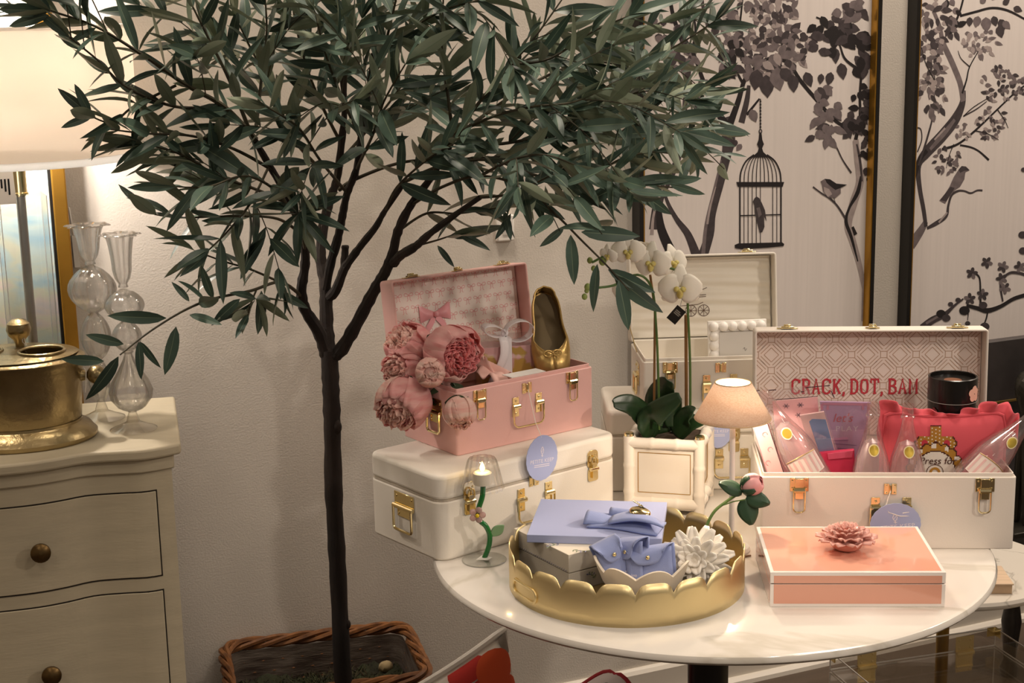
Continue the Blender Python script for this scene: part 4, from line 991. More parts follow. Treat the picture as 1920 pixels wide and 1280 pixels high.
def open_case(name, label, F, ang, Lc, Dc_, H, lidH, opening, body, lining, group=None, rimlip=.006, lidcut=0.0):
    t = thing(name, label, 'suitcase', corner_loc(F, ang, Lc, Dc_), ang, group)
    shell(Lc, Dc_, H, .004).build('body', body, t, bevel=.0015)
    lip = MB(); out = rrect(-Lc/2+.004, Lc/2-.004, -Dc_/2+.004, Dc_/2-.004, .003, 3); inn = rrect(-Lc/2+.006, Lc/2-.006, -Dc_/2+.006, Dc_/2-.006, .002, 3); n = len(out)
    vs = [(x, y, H-.03) for x, y in out]+[(x, y, H+rimlip) for x, y in out]+[(x, y, H+rimlip) for x, y in inn]+[(x, y, H-.03) for x, y in inn]
    lip.add(vs, [f for i in range(n) for j in [(i+1) % n] for f in ((i, j, n+j, n+i), (n+i, n+j, 2*n+j, 2*n+i), (2*n+i, 2*n+j, 3*n+j, 3*n+i))])
    lip.build('inner_lip', body, t, bevel=.0008)
    MB().box(-Lc/2+.007, Lc/2-.007, -Dc_/2+.007, Dc_/2-.007, .0055, .0075).build('floor_lining', lining, t, smooth=False)
    # lid hinged on the back top edge; in lid space the cavity opens along -y and the hinge edge is z=0
    LM_ = T(0, Dc_/2+.001, H+.001) @ RX(-opening)
    S = shell(Lc-lidcut, Dc_, lidH, .004)
    lid = S.build('lid', body, t, bevel=.0015)
    lid.matrix_local = LM_ @ T(0, lidH, Dc_/2) @ RX(math.pi/2)
    lm = LM_
    return t, lid, lm
def lid_frame(t, lm, lidH):
    """empty-free helper: matrix whose xz plane is the lining of the lid, -y towards the viewer"""
    return lm @ T(0, lidH-.0045, 0)

# ------------------------------------------------------------------ closed white case at the left
def closed_case(name, label, F, ang, Lc, Dc_, H, seam, r, group=None):
    t = thing(name, label, 'suitcase', corner_loc(F, ang, Lc, Dc_), ang, group)
    MB().prism(rrect(-Lc/2, Lc/2, -Dc_/2, Dc_/2, r, 6), 0, seam-.0006).build('body', M_CREAM, t, bevel=.004, seg=3)
    MB().prism(rrect(-Lc/2+.001, Lc/2-.001, -Dc_/2+.001, Dc_/2-.001, r, 6), seam-.002, seam+.002).build('seam', mat('seam_shadow', '#b8ad9d', .8), t, smooth=False)
    MB().prism(rrect(-Lc/2, Lc/2, -Dc_/2, Dc_/2, r, 6), seam+.0006, H).build('lid', M_CREAM, t, bevel=.007, seg=4)
    return t
def oval_latch(par, x, y, z, s=1.0):
    b = MB(); b.prism(rrect(-.012*s, .012*s, -.005*s, .027*s, .008*s, 5), -.002, 0, axis='y'); b.prism(rrect(-.011*s, .011*s, -.028*s, -.006*s, .004*s, 4), -.003, 0, axis='y')
    b.tube([(-.009*s, -.005, -.006*s), (.009*s, -.005, -.006*s)], .0038*s, 10); b.box(-.0045*s, .0045*s, -.007, -.001, -.022*s, .006*s)
    screws(b, [(-.006*s, .018*s), (.006*s, .018*s), (-.006*s, -.022*s), (.006*s, -.022*s)], -.002, .002)
    o = b.build('latch', M_GOLD, par, bevel=.0006); o.location = (x, y, z)
    MB().tube([(-.006*s, -.007, .004*s)]+[(x_, -.007, z_) for x_, z_ in arc(0, .010*s, .006*s, 180, 0)]+[(.006*s, -.007, .004*s)], .0016*s, 8).build('latch_loop', M_GOLD, o)
    return o
WF = (-.122, 2.368, TZ); WANG = math.radians(38.5); WL, WD, WH = .388, .206, .144
W = closed_case('cream_suitcase', 'large closed cream suitcase on the table under the pink case', WF, WANG, WL, WD, WH, .101, .022, 'brass fitted suitcases')
oval_latch(W, -WL/2+.060, -WD/2, .098); oval_latch(W, WL/2-.060, -WD/2, .098)
hasp(W, 0.002, -WD/2, .098); bail_handle(W, .004, -WD/2, .072, .060, .078, .040, 1.15)
side_handle(W, -WL/2, -.005, .074, -math.pi/2, .056, .040)

# ------------------------------------------------------------------ open pink case on top of it
PZ = TZ+WH; PANG = math.radians(36.3); PL_, PD, PH, PLID, POP = .294, .165, .108, .040, math.radians(8)
PF = (-.095, 2.486, PZ)
M_BOWBASE = mat('bow_lining', '#f8ebe2', .7)
PK, PLd, PLM = open_case('pink_suitcase', 'open pink suitcase stacked on the closed cream case, peonies inside', PF, PANG, PL_, PD, PH, PLID, POP, M_PINK, mat('pink_velvet_lining', '#b98a86', .9), 'brass fitted suitcases')
open_latch(PK, -PL_/2+.048, -PD/2, PH-.004); open_latch(PK, PL_/2-.048, -PD/2, PH-.004)
hasp(PK, 0, -PD/2, PH-.014); bail_handle(PK, 0, -PD/2, PH-.042); side_handle(PK, -PL_/2, -.02, PH-.040, -math.pi/2, .040, .034)
for x in (-PL_/2+.048, 0, PL_/2-.048): rim_catch(PK, x, PLM @ T(0, .012, PD+.0006), .034 if x else .020)
FM = lid_frame(PK, PLM, PLID)
ln = MB(); ln.box(-PL_/2+.006, PL_/2-.006, -.003, 0, .005, PD-.005, M=FM); ln.build('lid_lining', M_BOWBASE, PK, smooth=False)
def bow_shape(b, cx, cz, s, y, lw, mi=0, M=None):
    for sg in (-1, 1):
        lp = [(cx, cz), (cx+sg*.45*s, cz+.32*s), (cx+sg*.8*s, cz+.30*s), (cx+sg*.85*s, cz-.02*s), (cx+sg*.5*s, cz-.18*s), (cx, cz)]
        c = catmull([(a, q, 0) for a, q in lp], 4); b.strip([(v.x, v.y) for v in c], lw, mi, M, y)
        tl = catmull([(cx, cz, 0), (cx+sg*.25*s, cz-.4*s, 0), (cx+sg*.2*s, cz-.75*s, 0), (cx+sg*.45*s, cz-1.05*s, 0)], 4); b.strip([(v.x, v.y) for v in tl], lw, mi, M, y)
pr = MB(); rb = random.Random(4); k = 0
for r_ in range(7):
    for c_ in range(13):
        x = -PL_/2+.018+c_*.0226+(.0113 if r_ % 2 else 0); z = .020+r_*.0228
        if x > PL_/2-.014: continue
        bow_shape(pr, x, z, .0098*rb.uniform(.9, 1.1), -.0033-1e-6*k, .0010, 0, FM); k += 1
pr.build('bow_print', mat('bow_print', '#edaeac', .7), PK, smooth=False, fixn=False)
# applique bow
ab_ = MB(); M_BOW = mat('pink_satin', '#f0aab0', .35)
for sg in (-1, 1):
    ab_.grid(lambda u, v: (sg*(.003+.030*u), -.006-.008*math.sin(math.pi*u)*math.sin(math.pi*v), .094+(v-.5)*(.010+.022*u)+.003*u), 8, 8, M=FM @ T(-.045, 0, 0))
    ab_.grid(lambda u, v: (sg*(.002+.018*u+.004*(v-.5)), -.005-.002*math.sin(3*u), .090-.022*u+(v-.5)*.012), 6, 4, M=FM @ T(-.045, 0, 0))
ab_.ball((-.045, -.009, .094), .0055, 10, 8, M=FM)
ab_.build('satin_bow', M_BOW, PK, label='pink satin bow sewn on the lid lining')
st = MB(); st.tube([FM @ Vector((-PL_/2+.012, -.006, .05)), FM @ Vector((-PL_/2+.016, -.03, .012)), Vector((-PL_/2+.012, PD/2-.03, PH-.02))], .0016, 6); st.build('lid_stay', M_GOLD, PK)

# ------------------------------------------------------------------ open cream mahjong case at the right
RANG = math.radians(-4.2); RL, RD, RH, RLID, ROP = .408, .198, .122, .042, math.radians(3)
RF = (.400, 2.4085, TZ)
M_CREAM2 = mat('ivory_leatherette', '#e6ddd2', .55, bump=.08, bscale=500)
RC, RLd, RLM = open_case('cream_suitcase', 'open cream suitcase with a trellis lining and red lettering in its lid', RF, RANG, RL, RD, RH, RLID, ROP, M_CREAM2, mat('ivory_lining', '#d8c9bb', .9), 'brass fitted suitcases', lidcut=.010)
open_latch(RC, -RL/2+.062, -RD/2, RH-.005, s=1.12); open_latch(RC, RL/2-.050, -RD/2, RH-.005, s=1.12)
hasp(RC, 0.004, -RD/2, RH-.020); bail_handle(RC, .006, -RD/2, RH-.050, .050, .066, .036, 1.05)
for x in (-RL/2+.062, .004, RL/2-.056): rim_catch(RC, x, RLM @ T(0, .014, RD+.0006), .036 if x > .1 or x < -.1 else .024)
RM = lid_frame(RC, RLM, RLID)
MB().box(-RL/2+.010, RL/2-.010, -.003, 0, .005, RD-.005, M=RM).build('lid_lining', mat('blush_lining', '#efe0d6', .7), RC, smooth=False)
tr = MB(); p = .0278; lw = .0013; k = 0
def seg(b, x0, z0, x1, z1, y):
    lim = RL/2-.011; zl, zh = .006, RD-.006
    n_ = 6; pts = [(x0+(x1-x0)*i/n_, z0+(z1-z0)*i/n_) for i in range(n_+1)]; pts = [q for q in pts if -lim <= q[0] <= lim and zl <= q[1] <= zh]
    if len(pts) > 1: b.strip([pts[0], pts[-1]], lw, 0, RM, y)
for i in range(-8, 9):
    for j in range(0, 8):
        x, z = i*p, .010+j*p; y = -.0033
        if (i+j) % 2 == 0:
            h = .20*p
            for a, b_, c, d in ((-h, -h, h, -h), (h, -h, h, h), (h, h, -h, h), (-h, h, -h, -h)): seg(tr, x+a, z+b_, x+c, z+d, y)
            for sx in (-1, 1):
                for sz in (-1, 1): seg(tr, x+sx*h, z+sz*h, x+sx*.62*p, z+sz*.62*p, y)
        else:
            h = .46*p
            for a, b_, c, d in ((-h, 0, 0, h), (0, h, h, 0), (h, 0, 0, -h), (0, -h, -h, 0)): seg(tr, x+a, z+b_, x+c, z+d, y)
            h2 = .66*p
            for a, b_, c, d in ((-h2, .08*p, -.08*p, h2), (.08*p, h2, h2, .08*p), (h2, -.08*p, .08*p, -h2), (-.08*p, -h2, -h2, -.08*p)): seg(tr, x+a, z+b_, x+c, z+d, y-2e-6)
tr.build('trellis_print', mat('trellis_print', '#c2a48e', .7), RC, smooth=False, fixn=False)
# slab serif lettering, drawn stroke by stroke
SER = {
 'C': [[(.95, .78), (.88, .93), (.6, 1), (.38, 1), (.12, .88), (.1, .6), (.1, .4), (.12, .12), (.38, 0), (.6, 0), (.88, .08), (.95, .24)], [(.95, 1.0), (.95, .74)]],
 'R': [[(.2, 0), (.2, 1)], [(.02, 1), (.6, 1), (.88, .92), (.9, .7), (.8, .54), (.58, .5), (.2, .5)], [(.55, .5), (.82, .2), (.9, 0), (1.02, 0)], [(.02, 0), (.4, 0)]],
 'A': [[(.12, 0), (.5, 1), (.88, 0)], [(.26, .34), (.74, .34)], [(-.04, 0), (.3, 0)], [(.7, 0), (1.04, 0)], [(.36, 1), (.6, 1)]],
 'K': [[(.2, 0), (.2, 1)], [(.88, .96), (.22, .45)], [(.42, .6), (.88, 0)], [(.02, 0), (.4, 0)], [(.02, 1), (.4, 1)], [(.7, 0), (1.04, 0)], [(.7, 1), (1.02, 1)]],
 'D': [[(.2, 0), (.2, 1)], [(.02, 1), (.55, 1), (.85, .85), (.92, .5), (.85, .15), (.55, 0), (.02, 0)]],
 'O': [[(.5, 1), (.2, .92), (.1, .65), (.1, .35), (.2, .08), (.5, 0), (.8, .08), (.9, .35), (.9, .65), (.8, .92), (.5, 1)]],
 'T': [[(.5, 0), (.5, 1)], [(.05, .75), (.05, 1), (.95, 1), (.95, .75)], [(.28, 0), (.72, 0)]],
 'B': [[(.2, 0), (.2, 1)], [(.02, 1), (.6, 1), (.86, .9), (.86, .66), (.62, .53), (.2, .53)], [(.6, .53), (.92, .4), (.94, .14), (.68, 0), (.02, 0)]],
 'M': [[(.14, 0), (.14, 1), (.55, .25), (.96, 1), (.96, 0)], [(0, 0), (.32, 0)], [(.78, 0), (1.12, 0)], [(0, 1), (.2, 1)], [(.9, 1), (1.1, 1)]],
 ',': [[(.1, .12), (.16, .0), (.02, -.2)]],
}
lt = MB(); x = -.131; hz, wz, z0 = .0250, .0142, .0800; yy = -.0040
for ch_ in 'CRACK, DOT, BAM':
    if ch_ == ' ': x += .0065; continue
    for stroke in SER[ch_]:
        pts = [(x+a*wz, z0+b_*hz) for a, b_ in stroke]; horiz = len(stroke) == 2 and abs(stroke[0][1]-stroke[1][1]) < .01
        lt.strip(pts, .0021 if horiz else .0037, 0, RM, yy); yy -= 1e-6
    x += {',': .0060, 'M': .020}.get(ch_, .0178)
lt.build('lettering', mat('red_letters', '#c33a45', .7), RC, smooth=False, fixn=False)

# ------------------------------------------------------------------ pair of cream cases behind the orchid
LANG = math.radians(0)
LF = (.170, 2.722, TZ)
LB = closed_case('cream_suitcase', 'closed cream suitcase behind the lit table lamp, bottom of the back stack', LF, LANG, .46, .20, .152, .106, .014, 'brass fitted suitcases')
oval_latch(LB, -.155, -.10, .112); oval_latch(LB, .002, -.10, .098, .9); bail_handle(LB, -.002, -.10, .062, .046, .064, .036, 1.1)
OL, OD, OH, OLID = .285, .165, .090, .040
OF = (.236, 2.728, TZ+.152); OANG = math.radians(3)
OC, OLd, OLM = open_case('cream_suitcase', 'open cream suitcase with pleated lid lining, top of the stack behind the orchid', OF, OANG, OL, OD, OH, OLID, math.radians(9), M_CREAM, mat('ivory_satin', '#e9e2d4', .5), 'brass fitted suitcases')
open_latch(OC, -OL/2+.050, -OD/2, OH-.004); open_latch(OC, OL/2-.050, -OD/2, OH-.004)
hasp(OC, 0, -OD/2, OH-.014); bail_handle(OC, -.001, -OD/2, OH-.042); side_handle(OC, -OL/2, -.02, OH-.034, -math.pi/2, .038, .032)
for x in (-OL/2+.04, OL/2-.055): rim_catch(OC, x, OLM @ T(0, .012, OD+.0006))
OM = lid_frame(OC, OLM, OLID); rp = random.Random(9); ph = [rp.uniform(0, 6.28) for _ in range(9)]
pl = MB(); pl.grid(lambda u, v: ((u-.5)*(OL-.014), -.004-.0016*math.sin(v*26+1.6*math.sin(u*4+ph[0])+ph[1])-.0010*math.sin(v*55+3*u), .006+v*(OD-.012)), 24, 60, M=OM)
pl.build('pleated_lining', mat('ivory_satin', '#e9e2d4', .5), OC)
cg = MB(); yy = -.0068
for cx in (-.020, .005):                                    # coach wheels embroidered on the lining
    cg.strip([(cx+.0108*math.cos(a*math.pi/12), .056+.0108*math.sin(a*math.pi/12)) for a in range(25)], .0013, 0, OM, yy)
    for a in range(8): cg.strip([(cx, .056), (cx+.0105*math.cos(a*math.pi/4), .056+.0105*math.sin(a*math.pi/4))], .0010, 0, OM, yy-1e-6*a)
for (a, b_, c, d) in ((-.040, .066, -.006, .068), (-.006, .068, .004, .072), (-.008, .082, .010, .083), (-.006, .086, .010, .0865), (.002, .096, .012, .100)): cg.strip([(a, b_), (c, d)], .0012, 0, OM, yy-2e-5)
c = catmull([(-.046, .094, 0), (-.054, .098, 0), (-.058, .092, 0), (-.054, .086, 0), (-.049, .088, 0), (-.052, .093, 0)], 5); cg.strip([(v.x, v.y) for v in c], .0013, 0, OM, yy)
cg.build('coach_embroidery', mat('brown_thread', '#5b4438', .7), OC, smooth=False, fixn=False)

# ------------------------------------------------------------------ scalloped hang tags
def hang_tag(label, centre, yaw, rx, rz, string, tilt=0.0, lean=0.0):
    t = thing('hang_tag', label, 'hang tag', centre, group='periwinkle hang tags'); t.rotation_euler = (lean, tilt, yaw)
    n = 22; pts = []
    for i in range(n*6):
        a = 2*math.pi*i/(n*6); s = 1+.018*abs(math.sin(n*a/2)); pts.append((rx*s*math.cos(a), rz*s*math.sin(a)))
    MB().prism(pts, -.0005, .0005, axis='y').build('card', M_BLUE, t, smooth=False)
    text_mesh('lettering', 'PETITE KEEP', rx*.27, M_PRINTW, t, T(0, -.0006, -rz*.14) @ FRONT, .00005, spacing=1.05)
    li = MB()
    for z in (-.30, -.38): li.strip([(-rx*.5, rz*z), (rx*.5, rz*z)], rz*.03, 0, None, -.0007)
    em = [(0, .50), (.05, .44), (.09, .34), (.06, .22), (0, .18), (-.06, .22), (-.09, .34), (-.05, .44), (0, .50)]
    li.strip([(rx*a, rz*b_) for a, b_ in em], rx*.035, 0, None, -.0007); li.strip([(-rx*.05, rz*.26), (rx*.05, rz*.40)], rx*.03, 0, None, -.00072); li.strip([(0, rz*.18), (0, rz*.04)], rx*.05, 0, None, -.0007)
    li.strip([(-rx*.07, rz*.12), (rx*.07, rz*.08)], rx*.03, 0, None, -.00074)
    li.build('crest_print', M_PRINTW, t, smooth=False, fixn=False)
    inv = (Matrix.Translation(centre) @ Euler((lean, tilt, yaw)).to_matrix().to_4x4()).inverted()
    MB().tube([inv @ Vector(p_) for p_ in string], .0007, 6).build('string', M_STRING, t)
    return t
def on_front(obj_loc, ang, x, D_, z, off=0.0):
    u = Vector((math.cos(ang), math.sin(ang), 0)); n = Vector((math.sin(ang), -math.cos(ang), 0)); return Vector((obj_loc.x, obj_loc.y, 0))+u*x+n*(D_/2+off)+Vector((0, 0, z))
pk_h = on_front(PK.location, PANG, 0.0, PD, PZ+PH-.016, .004)
_wn = Vector((math.sin(WANG), -math.cos(WANG), 0)); pt_c = atP(1016, 858, Vector(WF)+_wn*.010, _wn)
hang_tag('blue scalloped tag hanging from the pink suitcase by a white string', pt_c, WANG, .0335, .0385, [pk_h, (pk_h+pt_c)/2+Vector((.001, -.01, .004)), pt_c+Vector((0, -.001, .036))], math.radians(4))
lb_h = on_front(LB.location, LANG, -.03, .20, TZ+.150, .006)
lt_c = on_front(LB.location, LANG, -.030, .20, TZ+.120, .012)
hang_tag('blue scalloped tag on the cream case behind the lit table lamp', lt_c, 0, .027, .036, [lt_c+Vector((0, -.001, .034)), lt_c+Vector((.004, -.004, .05)), lb_h+Vector((.02, 0, .0))], 0)
rc_h = on_front(RC.location, RANG, .004, RD, TZ+RH-.022, .004)
rt_c = on_front(RC.location, RANG, .012, RD, TZ+.046, .012)
hang_tag('blue scalloped tag half hidden behind the peach box', rt_c, RANG, .040, .035, [rc_h, rc_h+Vector((-.008, -.006, -.022)), rc_h+Vector((-.004, -.008, -.034)), rc_h+Vector((.014, -.010, -.040)), rc_h+Vector((.030, -.010, -.040)), rc_h+Vector((.030, -.010, -.033)), rc_h+Vector((.018, -.010, -.035))], math.radians(-6))
# ------------------------------------------------------------------ contents of the pink case
def petal_fn(r, phi0, wid, th0, th1, ruff=0.0, seed=0, flare_=0.0, cup=1.0):
    rr = random.Random(seed); ph = rr.uniform(0, 6.28); f1 = rr.uniform(2.5, 4.5)
    def fn(u, v):
        th = th0+(th1-th0)*v; ww = wid*math.sin(math.pi*(.12+.80*v)**.9)**.6
        ph_ = phi0+(u-.5)*ww/max(math.sin(th), .35)
        q = r*(1+flare_*v**3+ruff*v*v*math.sin(f1*math.pi*u+ph)+.04*math.sin(ph+3*u))
        notch = 1-.10*v**6*math.cos((u-.5)*math.pi*3)*0
        return (q*math.sin(th)*math.cos(ph_), q*math.sin(th)*math.sin(ph_), cup*q*math.cos(th)*notch)
    return fn
def basis(d):
    d = Vector(d).normalized(); x = d.orthogonal().normalized(); y = d.cross(x); return Matrix(((x.x, y.x, d.x, 0), (x.y, y.y, d.y, 0), (x.z, y.z, d.z, 0), (0, 0, 0, 1)))
M_PET = mat_translucent('peony_petal', '#f7cfca', .5, speck='#efb0b0', wscale=25)
M_PETP = mat_translucent('peony_pale_petal', '#fbe6dc', .5, speck='#f5c8bf', wscale=25)
M_PETD = mat_translucent('peony_deep_petal', '#f8b9b6', .5, speck='#f0a0a4', wscale=40)
M_SEP = mat('sepal_green', '#33452a', .6, noise=.3, nscale=30)
def peony(label, centre, r, face, kind, seed, stem_to):
    rr = random.Random(seed); B_ = basis(face)
    t = thing('peony', label, 'flower', centre, group='silk peonies in the pink case')
    n_out, th_tip, mp_, core = {'open': (9, .50, M_PET, 70), 'cup': (9, .50, M_PET, 34), 'bud': (6, .30, M_PETP, 16)}[kind]
    for ring_ in range(2):
        for k in range(n_out if ring_ == 0 else n_out-2):
            a = 2*math.pi*k/(n_out-2*ring_)+rr.uniform(-.2, .2)+ring_*.4
            b = MB(); b.grid(petal_fn(r*(1-.10*ring_)*rr.uniform(.95, 1.06), a, 1.55 if kind != 'bud' else 2.1, 2.85, (th_tip+rr.uniform(0, .3)+(.12 if ring_ == 0 else -.05)), .08, seed*50+k+ring_*20, .10 if ring_ == 0 and kind != 'bud' else .0), 8, 9, M=B_)
            b.build('petal', mp_ if rr.random() < .75 else M_PETP, t, solid=.0008)
    MB().ball((0, 0, 0), r*(.72 if kind != 'bud' else .82), 16, 10, M=B_).build('flower_core', M_PETD if kind == 'open' else M_PETP, t)
    co = MB()
    for k in range(core):
        a = rr.uniform(0, 6.28); rho = r*(.04+.60*math.sqrt(rr.random())); ht = r*(.66+.30*(1-(rho/r)**2))*rr.uniform(.85, 1.06); wv = r*rr.uniform(.36, .55); ph_ = rr.uniform(0, 6.28)
        def fn(u, v, a=a, rho=rho, ht=ht, wv=wv, ph_=ph_):
            ang = a+(u-.5)*wv/max(rho, r*.15); q = rho*(1+.10*v)+r*.055*math.sin(u*11+ph_)*v
            return (q*math.cos(ang), q*math.sin(ang), -r*.25+(ht+r*.25)*v*(1-.08*math.sin(u*8+ph_)))
        co.grid(fn, 8, 5, M=B_)
    co.build('inner_ruffle', M_PETD if kind == 'open' else (M_PETP if kind == 'cup' else M_PETP), t, solid=.0006)
    se = MB()
    for k in range(4):
        se.grid(petal_fn(r*1.02, 1.57*k+.3, 1.0, 3.05, 2.05, .03, k+seed), 5, 5, M=B_)
    se.build('sepals', M_SEP, t, solid=.0006)
    bk = -Vector(face).normalized()*r; s = Vector(stem_to)-Vector(centre)
    MB().tube(catmull([bk*.95, bk*1.5+s*.15, s*.7, s], 5), .0022, 6).build('stem', M_SEP, t)
    lf = MB()
    for k, (u_, sz) in enumerate(((.35, .03), (.55, .035))):
        p_ = bk*1.2+(s-bk*1.2)*u_; dv = Vector((rr.uniform(-1, 1), -.5, rr.uniform(-.6, .2))).normalized(); sd = dv.cross(Vector((0, -.3, 1))).normalized()
        lf.grid(lambda u, v: p_+dv*sz*u+sd*(v-.5)*sz*.5*math.sin(math.pi*min(1, .08+.9*u)), 5, 4)
    lf.build('leaves', M_SEP, t)
    return t
def pkw(x, y, z): return (Matrix.Translation(PK.location) @ RZ(PANG)) @ Vector((x, y, z))
root = pkw(-.085, -.01, .055)
peony('large open peony with a deep pink ruffled heart', atY(846, 662, 2.530), .046, (.55, -1.0, .10), 'open', 1, root)
peony('upper left silk peony leaning away from the largest bloom', atY(768, 652, 2.585), .038, (-.45, -.45, .75), 'cup', 2, root)
peony('lowest left silk peony hanging over the pink case side', atY(757, 752, 2.520), .044, (-.35, -.75, -.45), 'cup', 3, root)
peony('small pale peony bud in the middle of the bunch', atY(807, 698, 2.490), .025, (.1, -1, .25), 'bud', 4, root)
peony('pale peony bud hanging in front of the case corner', atY(862, 772, 2.470), .027, (.1, -.75, -.65), 'bud', 5, root)
peony('half open silk peony tucked between the two left blooms', atY(757, 690, 2.555), .033, (-.6, -.8, .1), 'cup', 6, root)

# wrapped gift box with ribbon
gb = pkw(.036, .030, .030)
G = thing('gift_box', 'pink and gold gift box in cellophane with a white ribbon bow', 'gift box', gb, PANG-math.radians(22))
def splash_mat():
    m = bpy.data.materials.new('gold_splash'); m.use_nodes = True; nt = m.node_tree; b = nt.nodes['Principled BSDF']; b.inputs['Roughness'].default_value = .25; b.inputs['Coat Weight'].default_value = .6
    tc = nt.nodes.new('ShaderNodeTexCoord'); n = nt.nodes.new('ShaderNodeTexNoise'); n.inputs['Scale'].default_value = 30; nt.links.new(tc.outputs['Object'], n.inputs['Vector'])
    sp_ = nt.nodes.new('ShaderNodeSeparateXYZ'); nt.links.new(tc.outputs['Object'], sp_.inputs[0])
    ma = nt.nodes.new('ShaderNodeMath'); ma.operation = 'MULTIPLY_ADD'; ma.inputs[1].default_value = -6.0; ma.inputs[2].default_value = .60; nt.links.new(sp_.outputs['Z'], ma.inputs[0])
    ad = nt.nodes.new('ShaderNodeMath'); nt.links.new(ma.outputs[0], ad.inputs[0]); nt.links.new(n.outputs['Fac'], ad.inputs[1])
    r = nt.nodes.new('ShaderNodeValToRGB'); r.color_ramp.elements[0].position = .50; r.color_ramp.elements[1].position = .56
    r.color_ramp.elements[0].color = (*lin('#e9b3b2'), 1); r.color_ramp.elements[1].color = (*lin('#c9a032'), 1)
    nt.links.new(ad.outputs[0], r.inputs['Fac']); nt.links.new(r.outputs[0], b.inputs['Base Color']); return m
MB().box(-.047, .047, -.028, .028, 0, .118).build('box', splash_mat(), G, bevel=.001)
MB().box(-.0485, .0485, -.0295, .0295, .001, .130).build('cellophane', mat_clear('cellophane', '#ffffff', .06, .02, haze=.06), G, smooth=False)
M_RIB = mat('white_satin_ribbon', '#f3ecee', .35)
rb_ = MB(); rb_.box(-.012, .006, -.0315, -.0305, 0, .133); rb_.box(-.012, .006, -.0315, .0315, .1325, .1335); rb_.build('ribbon', M_RIB, G, smooth=False)
for sg, ln_, rz_ in ((-1, .040, .25), (1, .050, .10)):
    bw = MB()
    def fn(u, v, sg=sg, ln_=ln_, rz_=rz_):
        a = 2*math.pi*u; x = sg*ln_*(.5-.5*math.cos(a)) ; z = .141+.014*math.sin(a)*(1+.3*sg)+x*sg*rz_
        return (x-.003, -.018+.020*(v-.5)*(1.0+.6*math.sin(math.pi*u)), z)
    bw.grid(fn, 20, 4); bw.build('ribbon_loop', M_RIB, G, solid=.0006)
MB().ball((-.003, -.018, .141), .007, 10, 8).build('ribbon_knot', M_RIB, G)
MB().grid(lambda u, v: (-.010-.020*u+.006*math.sin(6*u)+(v-.5)*.016, -.034-.006*math.sin(5*u), .137-.110*u), 12, 3).build('ribbon_tail', M_RIB, G, solid=.0006)

# gold ballet flat standing on its toe
sh_p = atY(1040, 722, 2.655)
S_ = thing('ballet_flat', 'gold ballet flat with a small bow standing upright in the pink case', 'shoe', sh_p, PANG-math.radians(34))
S_.rotation_euler = (math.radians(-24), math.radians(-4), math.radians(6))
M_SHOE = mat('gold_leather', '#c9a868', .34, .7, noise=.2, nscale=40, bump=.15, bscale=200)
M_INS = mat('insole_brown', '#7d6a48', .6)
SL = .172
def sw(s): return .038*(math.sin(math.pi*min(1, s*.96+.06))**.42)*(1-.24*math.exp(-((s-.62)/.2)**2)) if s < .90 else sw(.8999)*math.sqrt(max(0, 1-((s-.90)/.10)**2))
def sh_h(s): return .026+.010*max(0, s-.5)*2+.012*math.exp(-((s-.20)/.14)**2)-.020*math.exp(-(s/.06)**2)
def gap(s): return 0.0 if s < .30 else min(1.0, ((s-.30)/.16)**.55)*.90
def shoe_fn(u, v):
    s = v; w_ = sw(s); h = sh_h(s); g = gap(s)*w_
    a = abs(u-.5)*2; sg = 1 if u > .5 else -1
    if a < .45: return (sg*w_*.9*(a/.45), 0, s*SL)
    q = (a-.45)/.55; an = q*math.pi/2
    x = w_*.9+(w_*.1)*math.sin(min(1, q*2)*math.pi/2); x = x*(1-q**2)+g*q**2 if g < w_ else x
    return (sg*x, -h*math.sin(an)**.8, s*SL)
sb = MB(); sb.grid(shoe_fn, 32, 40); sb.build('upper', M_SHOE, S_, solid=.0016)
so_ = MB(); so_.grid(lambda u, v: ((u-.5)*2*sw(v)*.86, -.0025-.001*math.sin(v*3), .006+v*(SL-.010)), 10, 30); so_.build('insole', M_INS, S_)
MB().prism([(sw(i/24)*.92, i/24*SL) for i in range(25)]+[(-sw(i/24)*.92, i/24*SL) for i in range(24, -1, -1)], .001, .0045, axis='y').build('outsole', mat('tan_sole', '#8d744e', .6), S_)
rim = [Vector(shoe_fn(1.0, s/40)) for s in range(13, 40)]+[Vector((0, -sh_h(1.0), SL))]+[Vector(shoe_fn(0.0, s/40)) for s in range(39, 12, -1)]
MB().tube(rim, .0016, 6, closed=True).build('binding', M_SHOE, S_)
bo = MB(); bz = .30*SL; by = -sh_h(.30)-.003
for sg in (-1, 1):
    bo.tube([(0, by, bz)]+[(sg*(.008-.008*math.cos(a*math.pi/5)), by-.001, bz+.0055*math.sin(a*math.pi/5)*1.0-.001) for a in range(1, 10)]+[(0, by, bz)], .0014, 6)
    bo.tube([(0, by, bz), (sg*.005, by-.001, bz-.006), (sg*.010, by+.001, bz-.010)], .0013, 6)
bo.ball((0, by-.001, bz), .0026, 8, 6); bo.build('bow', M_SHOE, S_)

